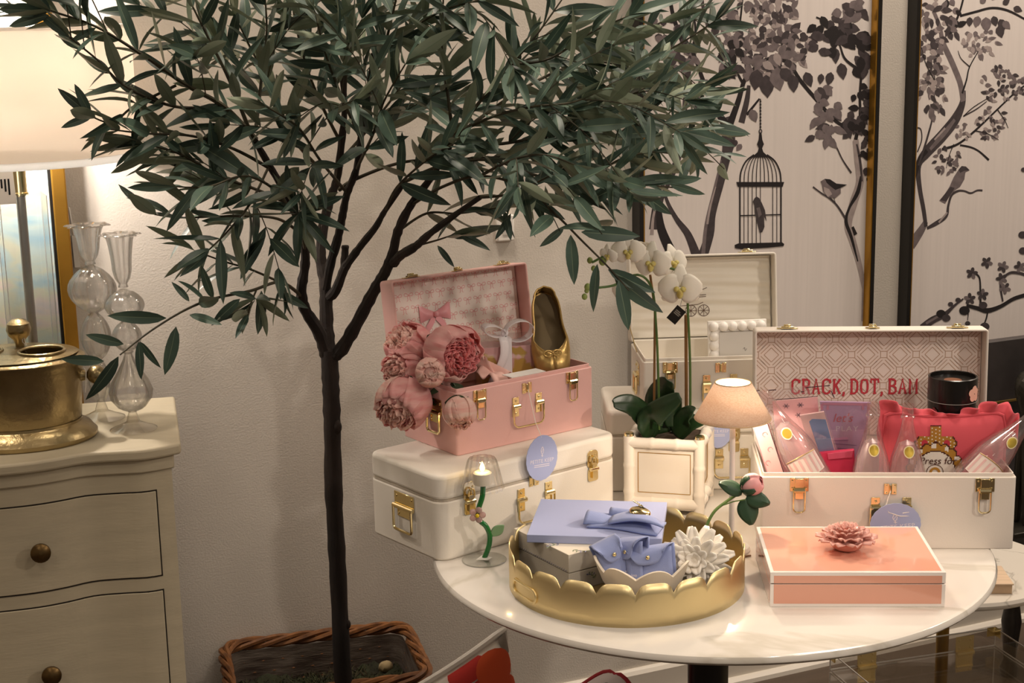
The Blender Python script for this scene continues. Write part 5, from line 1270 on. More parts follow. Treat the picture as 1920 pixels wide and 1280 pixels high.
# blush tissue and a white card
ti = MB(); r5 = random.Random(11)
def tiss(u, v):
    x = -.045+.105*u; y = -.068+.07*v; z = PH-.030+.050*math.exp(-((u-.15)/.26)**2)*(.4+.6*v)+.008*math.sin(u*13+v*4)+.006*math.sin(u*6-v*11)
    return (x, y, z)
TI = thing('blush_tissue', 'crumpled blush tissue paper beside the peonies in the pink case', 'tissue paper', PK.location, PANG)
MB().grid(tiss, 30, 18).build('sheet', mat('blush_tissue', '#f0c3b8', .7), TI, solid=.0008)
tl = MB(); tl.grid(lambda u, v: (-.045+.060*u, -.02+.03*v+.01*math.sin(u*6), PH+.030-.045*u+.012*math.sin(v*5+u*9)), 20, 10); tl.build('fold', mat('blush_tissue', '#f0c3b8', .7), TI, solid=.0008)
MB().prism([(-.028, -.078), (.045, -.078), (.045, -.050), (-.028, -.050)], PH+.0065, PH+.0075).build('card_t', M_WHITE, TI, smooth=False).name = 'card'

# ------------------------------------------------------------------ orchid in a bamboo look planter
OZ = TZ; OA = math.radians(-15); OSZ = .142
oc = Vector((.190, 2.600, 0))+Vector((math.cos(OA), math.sin(OA), 0))*OSZ/2+Vector((-math.sin(OA), math.cos(OA), 0))*OSZ/2
PO = thing('bamboo_planter', 'square white ceramic planter with bamboo style edges under the orchid', 'planter', (oc.x, oc.y, OZ), OA)
M_CER = mat('white_ceramic', '#efe6d8', .22, coat=.4)
H_ = .140; h2 = OSZ/2-.009
shell(OSZ-.020, OSZ-.020, H_-.014, .005, .003).build('box', M_CER, PO, loc=(0, 0, .008))
def bamboo(a, b_, nodes, r=.0095):
    a = Vector(a); b_ = Vector(b_); pts = []; rad = []
    ts = sorted(set([0, 1]+[q for n_ in nodes for q in (n_-.05, n_-.025, n_, n_+.025, n_+.05)]))
    for q in ts:
        pts.append(a.lerp(b_, q)); rad.append(r*(1.12 if any(abs(q-n_) < .001 for n_ in nodes) else (.97 if any(abs(abs(q-n_)-.05) < .001 for n_ in nodes) else (1.04 if any(abs(abs(q-n_)-.025) < .001 for n_ in nodes) else .98))))
    return MB().tube(pts, rad, 14).build('bamboo_rail', M_CER, PO)
for sx in (-1, 1):
    for sy in (-1, 1):
        bamboo((sx*h2, sy*h2, 0), (sx*h2, sy*h2, H_), (.28, .62))
        MB().lathe([(0, H_), (.0088, H_), (.0088, H_+.004), (.007, H_+.006), (0, H_+.006)], 16, M=T(sx*h2, sy*h2, 0)).build('gilt_cap', M_GOLD, PO)
for z in (.020, H_-.012):
    for s in (-1, 1):
        bamboo((-h2, s*h2, z), (h2, s*h2, z), (.33, .68)); bamboo((s*h2, -h2, z), (s*h2, h2, z), (.33, .68))
for s in (-1, 1):                                        # thin gilt line framing each face
    for ax in (0, 1):
        q = h2-.016; zz0, zz1 = .038, H_-.030; b = MB()
        for p0, p1 in (((-q, zz0), (q, zz0)), ((q, zz0), (q, zz1)), ((q, zz1), (-q, zz1)), ((-q, zz1), (-q, zz0))):
            f3 = lambda p_: (p_[0], s*(OSZ/2-.0098), p_[1]) if ax == 0 else (s*(OSZ/2-.0098), p_[0], p_[1])
            b.tube([f3(p0), f3(p1)], .0007, 5)
        b.build('gilt_line', mat('gilt_line', '#b58f45', .4, .7), PO)
MB().grid(lambda u, v: ((u-.5)*(OSZ-.032), (v-.5)*(OSZ-.032), H_-.020+.005*math.sin(u*9)*math.sin(v*8)), 14, 14).build('bark_mulch', mat('bark_mulch', '#4a3a2a', .9, noise=.6, nscale=60, bump=1, bscale=90), PO)
# the plant
OR = thing('orchid', 'white phalaenopsis orchid with two arching flower stems', 'orchid', (oc.x, oc.y, OZ+H_-.018))
oI = Vector((oc.x, oc.y, OZ+H_-.018))
def ow(x, y, d): return atY(x, y, d)-oI
M_OL = mat('orchid_leaf', '#22391f', .32, noise=.25, nscale=20, spec=.5)
def oleaf(base, mid, tip, w_, name='leaf'):
    c = catmull([base, mid, tip], 8); k = len(c)
    b = MB()
    def fn(u, v):
        f = v*(k-1); i = min(int(f), k-2); p_ = c[i].lerp(c[i+1], f-i); tg_ = (c[i+1]-c[i]).normalized(); sd = tg_.cross(Vector((0, -.75, .65))).normalized()
        ww = w_*math.sin(math.pi*(.10+.86*v)**.8)**.55; q = (u-.5)*2
        return p_+sd*ww*q+sd.cross(tg_)*(-abs(q)*ww*.22)
    b.grid(fn, 8, 18); return b.build(name, M_OL, OR, solid=.0018)
yb = 2.655
for ba, mi_, ti_, w_ in [((1235, 810, yb), (1190, 760, yb-.03), (1150, 756, yb-.05), .022), ((1225, 815, yb-.01), (1222, 780, yb-.05), (1275, 742, yb-.07), .024), ((1250, 810, yb+.02), (1238, 750, yb+.02), (1252, 712, yb), .028),
                        ((1262, 812, yb), (1285, 780, yb-.03), (1300, 772, yb-.05), .020), ((1270, 818, yb), (1295, 795, yb-.03), (1322, 790, yb-.05), .013), ((1268, 815, yb+.02), (1290, 790, yb+.05), (1310, 785, yb+.06), .018), ((1262, 800, yb), (1262, 770, yb), (1270, 742, yb-.01), .016)]:
    oleaf(ow(*ba), ow(*mi_), ow(*ti_), w_)
M_STK = mat('bamboo_stake', '#8a6236', .6); M_STEM = mat('orchid_stem', '#4d6a33', .5)
MB().tube([ow(1226, 805, 2.66), ow(1228, 580, 2.66), ow(1219, 515, 2.66)], .0022, 7).build('stake', M_STK, OR)
MB().tube([ow(1287, 805, 2.66), ow(1286, 590, 2.66)], .0030, 7).build('stake', M_STK, OR)
MB().tube(catmull([ow(1236, 805, 2.655), ow(1234, 700, 2.650), ow(1230, 610, 2.648), ow(1222, 540, 2.64), ow(1195, 515, 2.63), ow(1150, 535, 2.62), ow(1108, 540, 2.61)], 6), .0022, 7).build('flower_stem', M_STEM, OR)
MB().tube(catmull([ow(1294, 805, 2.655), ow(1294, 690, 2.650), ow(1290, 590, 2.645), ow(1285, 520, 2.64), ow(1250, 500, 2.63), ow(1200, 480, 2.62), ow(1150, 475, 2.61), ow(1110, 492, 2.60)], 6), .0022, 7).build('flower_stem', M_STEM, OR)
MB().tube([ow(1170, 560, 2.60), ow(1180, 610, 2.60), ow(1194, 660, 2.60)], .0010, 6).build('root_twig', mat('dry_twig', '#b6a06a', .7), OR)
M_OPET = mat_translucent('orchid_petal', '#fcf8ee', .28); M_LIP = mat('orchid_lip', '#d9d486', .5, noise=.4, nscale=90, col2='#b59a4a')
def blossom(x, y, d, r, face):
    B_ = Matrix.Translation(ow(x, y, d)) @ basis_up(face)
    li = MB(); li.ball((0, -.20*r, .16*r), .20*r, 10, 8, sc=(.7, 1.1, .9)); li.ball((.13*r, -.02*r, .14*r), .13*r, 8, 6); li.ball((-.13*r, -.02*r, .14*r), .13*r, 8, 6)
    core_ = li.build('blossom', M_LIP, OR); core_.matrix_local = B_
    for a, w_, l_, z in ((0, 1.0, .86, .05), (math.pi, 1.0, .86, .05), (math.pi/2, .52, .92, -.02), (math.pi*1.20, .52, .86, -.03), (math.pi*1.80, .52, .86, -.03)):
        def fn(u, v, a=a, w_=w_, l_=l_, z=z):
            s = v; ww = r*w_*.62*math.sin(math.pi*(.12+.83*s)**.75)**.7; q = (u-.5)*2
            lx, ly, lz = r*l_*(.05+s), q*ww, r*(z+.16*s*s*-1+.10*math.sin(math.pi*s))-abs(q)**2*r*.06
            return (lx*math.cos(a)-ly*math.sin(a), lx*math.sin(a)+ly*math.cos(a), lz)
        MB().grid(fn, 8, 9).build('petal', M_OPET, core_, solid=.0006)
def basis_up(d):
    """z along d, y as upright as possible"""
    z = Vector(d).normalized(); y = Vector((0, 0, 1)); y = (y-z*y.dot(z)).normalized(); x = y.cross(z)
    return Matrix(((x.x, y.x, z.x, 0), (x.y, y.y, z.y, 0), (x.z, y.z, z.z, 0), (0, 0, 0, 1)))
for x, y, d, r, fc in [(1275, 540, 2.615, .042, (-.15, -1, -.05)), (1222, 492, 2.60, .037, (-.5, -1, -.1)), (1178, 470, 2.59, .033, (-.2, -1, -.2)), (1262, 492, 2.66, .034, (.5, -1, .2)), (1172, 545, 2.62, .026, (-.3, -1, -.2)), (1205, 465, 2.66, .026, (.2, .6, .6)), (1140, 478, 2.60, .020, (-.6, -.8, -.3)), (1190, 540, 2.67, .024, (.2, -1, .1))]:
    blossom(x, y, d, r, fc)
for x, y, r in ((1130, 490, .0065), (1106, 488, .005), (1102, 538, .006), (1096, 556, .005), (1113, 503, .0045), (1100, 545, .004)):
    MB().ball((0, 0, 0), r, 10, 8, sc=(1, .8, 1.15)).build('flower_bud', mat('orchid_bud', '#8a9a55', .5), OR, loc=ow(x, y, 2.605))
bt = thing('black_plant_tag', 'small black diamond shaped tag hanging from the orchid', 'plant tag', atY(1268, 590, 2.575))
bt.rotation_euler = (0, math.radians(40), math.radians(-10))
MB().box(-.0095, .0095, -.0005, .0005, -.0145, .0145).build('card', mat('tag_black', '#15120f', .4), bt, smooth=False)
tx = MB()
for k, (a, b_) in enumerate(((-.006, .003), (-.006, .006), (-.006, .005))): tx.box(a, b_, -.0008, -.0006, .006-.003*k, .0078-.003*k)
tx.build('print_lines', mat('tag_grey', '#8b857c', .5), bt, smooth=False)
MB().tube([(-.004, 0, .0145), (-.008, .03, .022)], .0004, 5).build('thread', M_BLACK, bt)

# ------------------------------------------------------------------ bubble photo frame in the back case
bf = atY(1330, 604, 2.815); bf2 = atY(1442, 600, 2.835)
PFm = thing('bubble_photo_frame', 'white photo frame with a bubble border standing in the back case', 'photo frame', (bf.x, 2.815, TZ+.158+.020), math.radians(6))
PFm.rotation_euler = (math.radians(-6), 0, math.radians(6))
fz = bf.z-(TZ+.158+.020)
fwid = .112; fh = fz
MB().box(0, fwid, 0, .006, 0, fh).build('board', M_WHITE, PFm, bevel=.001)
MB().box(.021, fwid-.021, -.0015, .0, .021, fh-.021).build('mat_opening', mat('grey_photo', '#cfcbc6', .25), PFm, smooth=False)
MB().tube([(.021, -.002, fh-.021), (fwid-.021, -.002, fh-.021)], .0006, 5).build('inner_edge', mat('grey_edge', '#9a948d', .5), PFm)
nb_ = 6; bm_ = MB().ball((0, 0, 0), .0094, 16, 10).mesh('bubble', M_WHITE)
nv_ = max(2, int(round((fh-.02)/.0176)))
spots = [(.011+.018*i, fh-.011) for i in range(nb_)]+[(x_, fh-.011-.0176*j) for x_ in (.011, fwid-.011) for j in range(1, nv_)]
for x_, z_ in spots:
    o = bpy.data.objects.new('bubble', bm_); COL.objects.link(o); o.parent = PFm; o.location = (x_, -.001, z_)
sq = catmull([(.066, fh-.055, 0), (.069, fh-.052, 0), (.070, fh-.058, 0), (.073, fh-.054, 0)], 4); b = MB(); b.strip([(v.x, v.y) for v in sq], .0007, 0, None, -.0018); b.build('scribble', M_BLACK, PFm, smooth=False)

# ------------------------------------------------------------------ small table lamp
LPX = Vector((.352, 2.400, TZ))
LT = thing('cordless_table_lamp', 'small lit table lamp with an oatmeal linen shade behind the gold tray', 'lamp', LPX)
MB().lathe([(0, 0), (.030, 0), (.031, .003), (.029, .008), (.010, .011), (.0055, .014), (0, .014)], 32).build('base', M_WHITE, LT)
MB().tube([(0, 0, .012), (0, 0, .232)], .0046, 14).build('stem', mat('white_gloss', '#fbf6ee', .2), LT)
zt_ = None
ztop = atY(1375, 717, 2.400).z-TZ; zbot = atY(1375, 783, 2.400).z-TZ
M_SH2 = mat_translucent('oatmeal_linen', '#f2e4d6', .45, speck='#e2cbb6', wscale=300)
MB().lathe([(.0610, zbot), (.0285, ztop)], 48).build('shade', M_SH2, LT, solid=.0012)
for r_, z_ in ((.0610, zbot), (.0285, ztop)): MB().tube([(r_*math.cos(a*math.pi/24), r_*math.sin(a*math.pi/24), z_) for a in range(48)], .0011, 6, closed=True).build('shade_binding', mat('linen_binding', '#cdb08a', .8), LT)
zb_ = (ztop+zbot)/2
MB().ball((0, 0, zb_+.006), .009, 14, 10).build('bulb', mat_emit('warm_bulb', '#ffd9a0', 25), LT)
point('table_lamp_light', (0, 0, zb_-.012), 2.4, (1, .80, .60), .006, LT)

# ------------------------------------------------------------------ glass tulip lamp
tp = atZ(908, 1050, TZ)
GT = thing('glass_tulip_lamp', 'small glass flower lamp with a green stem and fluted shade', 'lamp', tp)
def gw(x, y, d=None): return atY(x, y, tp.y if d is None else d)-tp
M_GREEN = mat('green_glass', '#1e7a36', .1, trans=.25, coat=.5)
MB().lathe([(0, .0), (.036, .0), (.0365, .0015), (.034, .0028), (.015, .0042), (0, .0050)], 40).build('base', mat_clear('clear_glass_thin', '#fbfcfb', .03, .02), GT)
MB().prism([(-.013, -.011), (.005, -.014), (.014, -.002), (-.003, .010)], .0050, .0056).build('price_sticker', M_WHITE, GT, smooth=False)
st_ = catmull([gw(908, 1046), gw(916.5, 1024), gw(918, 1003), gw(911, 986), gw(900, 976), gw(895, 963), gw(899, 948), gw(904.5, 930), gw(906, 905)], 6)
MB().tube(st_, .0044, 12).build('stem', M_GREEN, GT)
lc = gw(925, 1004); le = gw(944, 984)
MB().grid(lambda u, v: gw(921, 1004).lerp(gw(945, 984), u)+Vector((-.55, 0, -.75)).normalized()*0+(Vector((.62, 0, .0))*0+Vector((-.45, -.2, .55)))*(v-.5)*.026*math.sin(math.pi*min(1, .06+.92*u)), 10, 6).build('glass_leaf', mat('pale_green_glass', '#9cc793', .15, trans=.4), GT, solid=.0014)
fl = MB(); fc_ = gw(895, 963)
for k in range(5):
    a = k*1.257; fl.ball(fc_+Vector((.0085*math.cos(a), -.006, .0085*math.sin(a))), .0055, 10, 8, sc=(1, .5, 1))
fl.build('glass_blossom', mat('pink_glass', '#efc6bf', .1, trans=.5), GT); MB().ball(fc_+Vector((0, -.010, 0)), .0035, 8, 6).build('blossom_heart', mat('yellow_glass', '#d9b91f', .2), GT)
zb0, zb1 = gw(905, 916).z, gw(905, 857).z; cx_ = gw(904.5, 890).x
rip = lambda a, j: 1+.035*math.cos(14*a)
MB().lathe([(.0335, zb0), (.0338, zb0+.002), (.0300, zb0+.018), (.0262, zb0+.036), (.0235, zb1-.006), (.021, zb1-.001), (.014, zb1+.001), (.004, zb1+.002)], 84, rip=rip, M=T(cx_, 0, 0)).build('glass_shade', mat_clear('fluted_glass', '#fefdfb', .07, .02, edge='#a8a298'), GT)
MB().lathe([(0, gw(905, 907).z), (.0145, gw(905, 907).z), (.0150, gw(905, 906).z), (.0150, gw(905, 886).z), (.012, gw(905, 884).z), (.0, gw(905, 885).z)], 28, M=T(cx_, 0, 0)).build('tealight', mat('tealight_white', '#f3ead8', .4), GT)
MB().lathe([(0, 0), (.003, .002), (.0042, .006), (.0025, .012), (0, .017)], 12, M=T(cx_, 0, gw(905, 884).z)).build('flame', mat_emit('flame_glow', '#ffc65a', 30), GT)
point('tulip_flame_light', (cx_, -.004, gw(905, 872).z), .05, (1, .72, .35), .004, GT)
# ------------------------------------------------------------------ gold scalloped tray
TRC = Vector((.170, 2.268, TZ)); TRR = .181
TY = thing('scalloped_tray', 'round gold metal tray with a scalloped rim', 'tray', TRC)
M_TRAY = mat('satin_gold_sheet', '#f2dda8', .42, 1.0, bump=.02, bscale=300)
MB().lathe([(0, 0), (TRR, 0), (TRR, .002), (0, .002)], 96).build('base', M_TRAY, TY)
NS = 20; sc_ = MB(); seg_ = NS*12; vs = []; fs = []
for i in range(seg_):
    a = 2*math.pi*i/seg_-math.pi/2+.10; s = abs(math.sin(NS*(a)/2)); ht = .041+.025*math.sqrt(max(0, 1-(1-s)**2.2))
    for j in range(5):
        z = ht*j/4; vs.append((TRR*math.cos(a), TRR*math.sin(a), z))
for i in range(seg_):
    i2 = (i+1) % seg_
    for j in range(4): fs.append((i*5+j, i2*5+j, i2*5+j+1, i*5+j+1))
sc_.add(vs, fs).build('scalloped_wall', M_TRAY, TY, solid=.0016)
for a0 in (math.radians(-152), math.radians(28)):        # raised handle slots
    pts = []
    for x_, z_ in rrect(-.034, .034, .012, .032, .0095, 6):
        a = a0+x_/TRR; pts.append(((TRR+.0018)*math.cos(a), (TRR+.0018)*math.sin(a), z_))
    MB().tube(pts, .0024, 8, closed=True).build('handle_slot_rim', M_TRAY, TY)
TIN = TZ+.002
# floral keepsake box
fz_ = .803
A_ = atZ(965, 990, fz_); B2 = atZ(1092, 1052, fz_)
fd = (B2-A_); fang = math.atan2(fd.y, fd.x); fL = .150; 
FB = thing('floral_box', 'cream keepsake box with fine botanical sprigs inside the gold tray', 'box', corner_loc((A_.x, A_.y, TIN), fang, fL, .150), fang)
M_FBX = mat('cream_box', '#efe5d3', .5)
MB().box(-fL/2, fL/2, -.075, .075, 0, .030).build('base', M_FBX, FB, bevel=.0008)
MB().box(-fL/2-.001, fL/2+.001, -.076, .076, .0315, fz_-TIN).build('lid', M_FBX, FB, bevel=.0008)
sprig = MB(); rs = random.Random(8)
def sprig_at(x, y, z, sc, plane):
    a = rs.uniform(0, 6.28); pts = [(x+sc*q*math.cos(a+.5*q), y+sc*q*math.sin(a+.5*q)) for q in (0, .4, .8, 1.2)]
    sprig.strip(pts, .0006, 0, M=plane, plane='xy', y=z)
    for (px_, py_) in pts:
        for s in (-1, 1):
            b_ = a+s*.9; sprig.strip([(px_, py_), (px_+sc*.28*math.cos(b_), py_+sc*.28*math.sin(b_)), (px_+sc*.45*math.cos(b_), py_+sc*.45*math.sin(b_))], [.0006, .0024, .0004], rs.choice((0, 0, 1)), M=plane, plane='xy', y=z)
top_ = fz_-TIN+.0003
for _ in range(16): sprig_at(rs.uniform(-.065, .065), rs.uniform(-.065, .065), top_, .016, T(0, 0, 0))
rightface = T(fL/2+.0013, 0, .028) @ RZ(math.pi/2) @ RX(math.pi/2)
for _ in range(5): sprig_at(rs.uniform(-.06, .05), rs.uniform(-.016, .02), .0, .011, rightface)
frontf = T(0, -.0763, 0) @ RX(math.pi/2)
for k in range(26):
    x_ = -.07+k*.0055; sprig.strip([(x_, .033+.001*math.sin(k)), (x_+.003, .0345-.001*math.sin(k))], .0011, 1, M=frontf, plane='xy', y=0)
sprig.build('sprig_print', [mat('sprig_green', '#8c9c7c', .6), mat('sprig_grey', '#9294b4', .6)], FB, smooth=False, fixn=False)
# flat blue box on top
bz1 = fz_+.013
c1, c2, c3, c4 = [atZ(*p_, bz1) for p_ in ((986, 1003), (1242, 1010), (1249.5, 940.5), (1016, 934))]
bu_ = ((c2-c1)+(c3-c4)).normalized(); bang = math.atan2(bu_.y, bu_.x); bLn = ((c2-c1).length+(c3-c4).length)/2; bD = ((c4-c1).length+(c3-c2).length)/2*.98
bc_ = (c1+c2+c3+c4)/4
BX = thing('flat_blue_box', 'flat periwinkle box lying on the floral box in the tray', 'box', (bc_.x, bc_.y, fz_+.0005), bang)
MB().box(-bLn/2, bLn/2, -bD/2, bD/2, 0, .0125).build('lid', M_BLUE, BX, bevel=.0006)
MB().box(-bLn/2+.0008, bLn/2-.0008, -bD/2+.0008, bD/2-.0008, -.0004, .003).build('base', mat('periwinkle_shade', '#8f9cc8', .6), BX)
# felt envelope pouch with a gold locket
ep = atZ(1178, 985, bz1+.001)
EP = thing('felt_envelope_pouch', 'folded blue felt pouch lying on the flat blue box', 'pouch', ep, bang-math.radians(12)); EP.scale = (1.15, 1.35, 1.4)
e1 = MB(); e1.grid(lambda u, v: (-.052+.100*u, -.022+.044*v+.004*math.sin(u*5), .0012+.006*math.sin(math.pi*u)*math.sin(math.pi*v)), 14, 8); e1.build('body', M_BLUEF, EP, solid=.0022)
e2 = MB(); e2.grid(lambda u, v: (-.022+.078*u*(1-.45*v), -.020+.040*v, .0065+.007*math.sin(math.pi*u*.9)+.003*math.sin(v*4)), 12, 8); e2.build('flap', M_BLUEF, EP, solid=.0020)
e3 = MB(); e3.grid(lambda u, v: (-.058+.050*u, -.018+.034*v+.010*u, .003+.010*math.sin(math.pi*v)*(1-u)), 10, 8); e3.build('back_fold', M_BLUEF, EP, solid=.0020)
e4 = MB(); e4.grid(lambda u, v: (-.030+.046*v, .014+.0065*math.cos(.4+u*4.6)+.003*v, .0085+.0055*math.sin(.4+u*4.6)-.002*v), 14, 8); e4.build('rolled_edge', M_BLUEF, EP, solid=.0018)
LK = thing('gold_locket', 'round gold locket resting on the blue felt pouch', 'locket', ep+Vector((.018, -.006, .0235)))
LK.rotation_euler = (math.radians(14), math.radians(10), math.radians(-20))
MB().lathe([(0, -.003), (.014, -.003), (.0165, -.001), (.0172, .0005), (.0165, .002), (.013, .0042), (0, .0052)], 32, sy=.78).build('case', M_GOLD, LK)
MB().tube([(-.0035+.0035*math.cos(a), .0150+.0035*math.sin(a), 0) for a in [i*.6283 for i in range(10)]], .001, 6, closed=True).build('bail', M_GOLD, LK)
ckn = MB()
for k in range(7): ckn.tube([(-.004-.0022*k+.0016*math.cos(a), .018+.0010*k+.0016*math.sin(a), .0005) for a in [i*.785 for i in range(8)]], .0005, 5, closed=True)
ckn.build('chain', M_GOLD, LK)
# ceramic flower bowl
bp_ = atZ(1204, 1076, TZ+.040)
BW = thing('petal_bowl', 'cream ceramic bowl with a wavy petal rim in the tray', 'bowl', (bp_.x, bp_.y, TIN))
def petal_rip(a, j): return 1+.07*(j/9)*abs(math.sin(3.5*a))-.02
def bowl_z(): pass
bw = MB(); pr_ = [(0, .0), (.026, .0), (.030, .002), (.046, .014), (.056, .032), (.062, .052), (.066, .068), (.063, .068), (.056, .042), (.040, .016), (0, .008)]
vs = []; n = 70
for i in range(n):
    a = 2*math.pi*i/n; w_ = abs(math.sin(3.5*a))
    for j, (r_, z_) in enumerate(pr_): vs.append((r_*(1+.10*w_*(r_/.064)**2)*math.cos(a), r_*(1+.10*w_*(r_/.064)**2)*math.sin(a), z_*(1-.22*(1-w_)*(r_/.064)**3)))
k = len(pr_); bw.add(vs, [(i*k+j, ((i+1) % n)*k+j, ((i+1) % n)*k+j+1, i*k+j+1) for i in range(n) for j in range(k-1)])
bw.build('bowl', mat_translucent('cream_porcelain', '#fbf2e2', .38), BW)
def felt_pouch(label, c, yaw, lean, wd, ht, roll=0.0):
    t = thing('felt_pouch', label, 'pouch', c, group='felt pouches in the petal bowl'); t.rotation_euler = (lean, roll, yaw)
    MB().grid(lambda u, v: ((u-.5)*wd*(1-.06*math.sin(v*3)), -.004*math.sin(math.pi*u), ht*v), 10, 8).build('front', M_BLUEF, t, solid=.0022)
    MB().grid(lambda u, v: ((u-.5)*wd*(1+.05*v), .007+.006*math.sin(math.pi*u)+.006*v, ht*v*1.10), 10, 8).build('back', M_BLUEF, t, solid=.0022)
    MB().grid(lambda u, v: ((u-.5)*wd*(1-.5*max(0, v-.35)**1.2), .014-.026*math.sin(min(1, v*1.25)*math.pi/2), ht*1.10-.004*v-ht*.42*v**1.6*(1-((u-.5)*2)**4*.75)), 14, 10).build('flap', M_BLUEF, t, solid=.0020)
    MB().ball((.002, -.0150, ht*.78), .0032, 12, 8, sc=(1, .5, 1)).build('snap', M_GOLD, t)
    text_mesh('lettering', 'petite keep', wd*.12, M_PRINTW, t, T(.006, -.0078, ht*.28) @ FRONT, .00005)
felt_pouch('blue felt pouch at the front of the bowl with its flap snapped', Vector((bp_.x+.014, bp_.y-.022, TIN+.016)), math.radians(-14), math.radians(-26), .074, .066, math.radians(-12))
felt_pouch('blue felt pouch tilted behind the front one in the bowl', Vector((bp_.x-.016, bp_.y-.002, TIN+.016)), math.radians(-48), math.radians(-14), .052, .070, math.radians(-16))
felt_pouch('blue felt pouch at the left of the bowl', Vector((bp_.x-.027, bp_.y+.006, TIN+.020)), math.radians(18), math.radians(-12), .044, .066, math.radians(-20))
# white ceramic dahlia
dc = atZ(1306, 1052, TZ+.052)
DH = thing('ceramic_dahlia', 'large white ceramic dahlia resting in the gold tray', 'ornament', dc)
Bd = basis(Vector((-.25, -.70, .35))); M_DAH = mat('white_bisque', '#f5eee2', .4, coat=.2)
rd_ = random.Random(6)
MB().ball((0, 0, -.006), .022, 18, 12, M=Bd).build('core', M_DAH, DH)
for ring_, (n_, el, ln_) in enumerate(((12, -.10, .056), (12, .30, .052), (10, .70, .045), (8, 1.05, .036), (5, 1.35, .026))):
    for k in range(n_):
        a = 2*math.pi*(k+.5*(ring_ % 2))/n_+rd_.uniform(-.08, .08); l_ = ln_*rd_.uniform(.9, 1.08)
        d = Vector((math.cos(a)*math.cos(el), math.sin(a)*math.cos(el), math.sin(el))); sd = Vector((-math.sin(a), math.cos(a), 0)); up = d.cross(sd)
        def fn(u, v, d=d, sd=sd, up=up, l_=l_):
            w_ = .0092*math.sin(math.pi*(.16+.76*v)**1.1)**.7; q = (u-.5)*2
            return d*(.010+(l_-.010)*v)+sd*q*w_-up*(-1)*(.010*v*v)*0+up*(-.006*v*v+.35*w_*abs(q))
        MB().grid(fn, 4, 7, M=Bd).build('petal', M_DAH, DH, solid=.0022)
# rose stem
rp_ = [(1318, 1010, 2.30), (1325, 985, 2.31), (1340, 958, 2.32), (1365, 938, 2.33), (1392, 920, 2.335)]
RS = thing('rose_stem', 'single pink silk rose on a curved green stem leaning out of the tray', 'flower', atY(*rp_[0]))
rI = atY(*rp_[0]); rw = lambda x, y, d: atY(x, y, d)-rI
MB().tube(catmull([rw(1312, 1050, 2.29)]+[rw(*p_) for p_ in rp_], 6), .0024, 8).build('stem', mat('rose_stem_green', '#5d7a3c', .5), RS)
MB().tube([rw(1352, 948, 2.325), rw(1375, 940, 2.32), rw(1398, 936, 2.32)], .0010, 6).build('side_stem', mat('rose_stem_green', '#5d7a3c', .5), RS)
Br = Matrix.Translation(rw(1411, 909, 2.335)) @ basis((.75, -.25, .45)); M_ROSE = mat('rose_petal', '#efb4b4', .55, noise=.2, nscale=50, col2='#e39a9c')
for k in range(7):
    MB().grid(petal_fn(.0185*(1-.05*k), k*2.4, 2.6, 2.9, .45+.05*k*0, .04, 70+k), 8, 8, M=Br).build('petal', M_ROSE, RS, solid=.0008)
sp2 = MB()
for k in range(5): sp2.grid(petal_fn(.0192, k*1.257, .7, 3.0, 1.3, .0, k), 4, 6, M=Br)
sp2.build('sepals', M_LEAFD, RS, solid=.0006)
def rleaf(a, b_, d, w_, lift, m=None):
    p0, p1 = rw(*a, d), rw(*b_, d-.01); dv = p1-p0; sd = dv.cross(Vector((0, -1, lift))).normalized()
    MB().grid(lambda u, v: p0+dv*v+sd*(u-.5)*2*w_*math.sin(math.pi*(.06+.9*v)**.8)**.75+Vector((0, -1, .3))*(-abs(u-.5)*.008), 6, 10).build('leaf', m or M_LEAFD, RS, solid=.0006)
rleaf((1398, 935), (1410, 984), 2.325, .017, .3); rleaf((1400, 930), (1444, 944), 2.325, .014, .5); rleaf((1392, 922), (1348, 905), 2.33, .013, .8)

# ------------------------------------------------------------------ peach lacquer box and ceramic rose
PBA = math.radians(-3.2); pf = Vector((.374, 2.155, TZ)); pL, pD, pH = .256, .204, .0545
PB_ = thing('peach_lacquer_box', 'peach lacquer box with white edges on the marble table', 'box', corner_loc(pf, PBA, pL, pD), PBA)
M_PEACH = mat('peach_lacquer', '#e6a992', .10, coat=.6); M_EDGE = mat('white_lacquer', '#f4ece6', .12, coat=.4)
sm = .0365
def lac(name, z0, z1, top):
    b = MB(); b.box(-pL/2, pL/2, -pD/2, pD/2, z0, z1); o = b.build(name, M_EDGE, PB_, bevel=.0008)
    e = .0055
    for nm, (s0, s1) in {'f': (-1, 0)}.items(): pass
    za, zb = (z0+.0002, z1-e) if top else (z0+e, z1-.0002)
    for M_ in (T(0, -pD/2-.0003, 0), RZ(math.pi) @ T(0, -pD/2-.0003, 0)): MB().box(-pL/2+e, pL/2-e, 0, .0006, za, zb, M=M_).build('peach_panel', M_PEACH, o, smooth=False)
    for M_ in (RZ(math.pi/2) @ T(0, -pL/2-.0003, 0), RZ(-math.pi/2) @ T(0, -pL/2-.0003, 0)): MB().box(-pD/2+e, pD/2-e, 0, .0006, za, zb, M=M_).build('peach_panel', M_PEACH, o, smooth=False)
    if top: MB().box(-pL/2+e, pL/2-e, -pD/2+e, pD/2-e, z1-.0002, z1+.0003).build('peach_panel', M_PEACH, o, smooth=False)
lac('base', 0, sm-.0008, False); lac('lid', sm+.0006, pH, True)
MB().box(-pL/2+.002, pL/2-.002, -pD/2+.002, pD/2-.002, sm-.001, sm+.001).build('seam', mat('dark_seam', '#3a2a22', .8), PB_, smooth=False)
rc_ = atZ(1587, 1022, TZ+pH+.006)
CR = thing('ceramic_rose', 'dusty pink ceramic rose lying on the peach box', 'ornament', (rc_.x, rc_.y, TZ+pH+.0006))
M_DUST = mat('dusty_pink_ceramic', '#d8a195', .42, coat=.15)
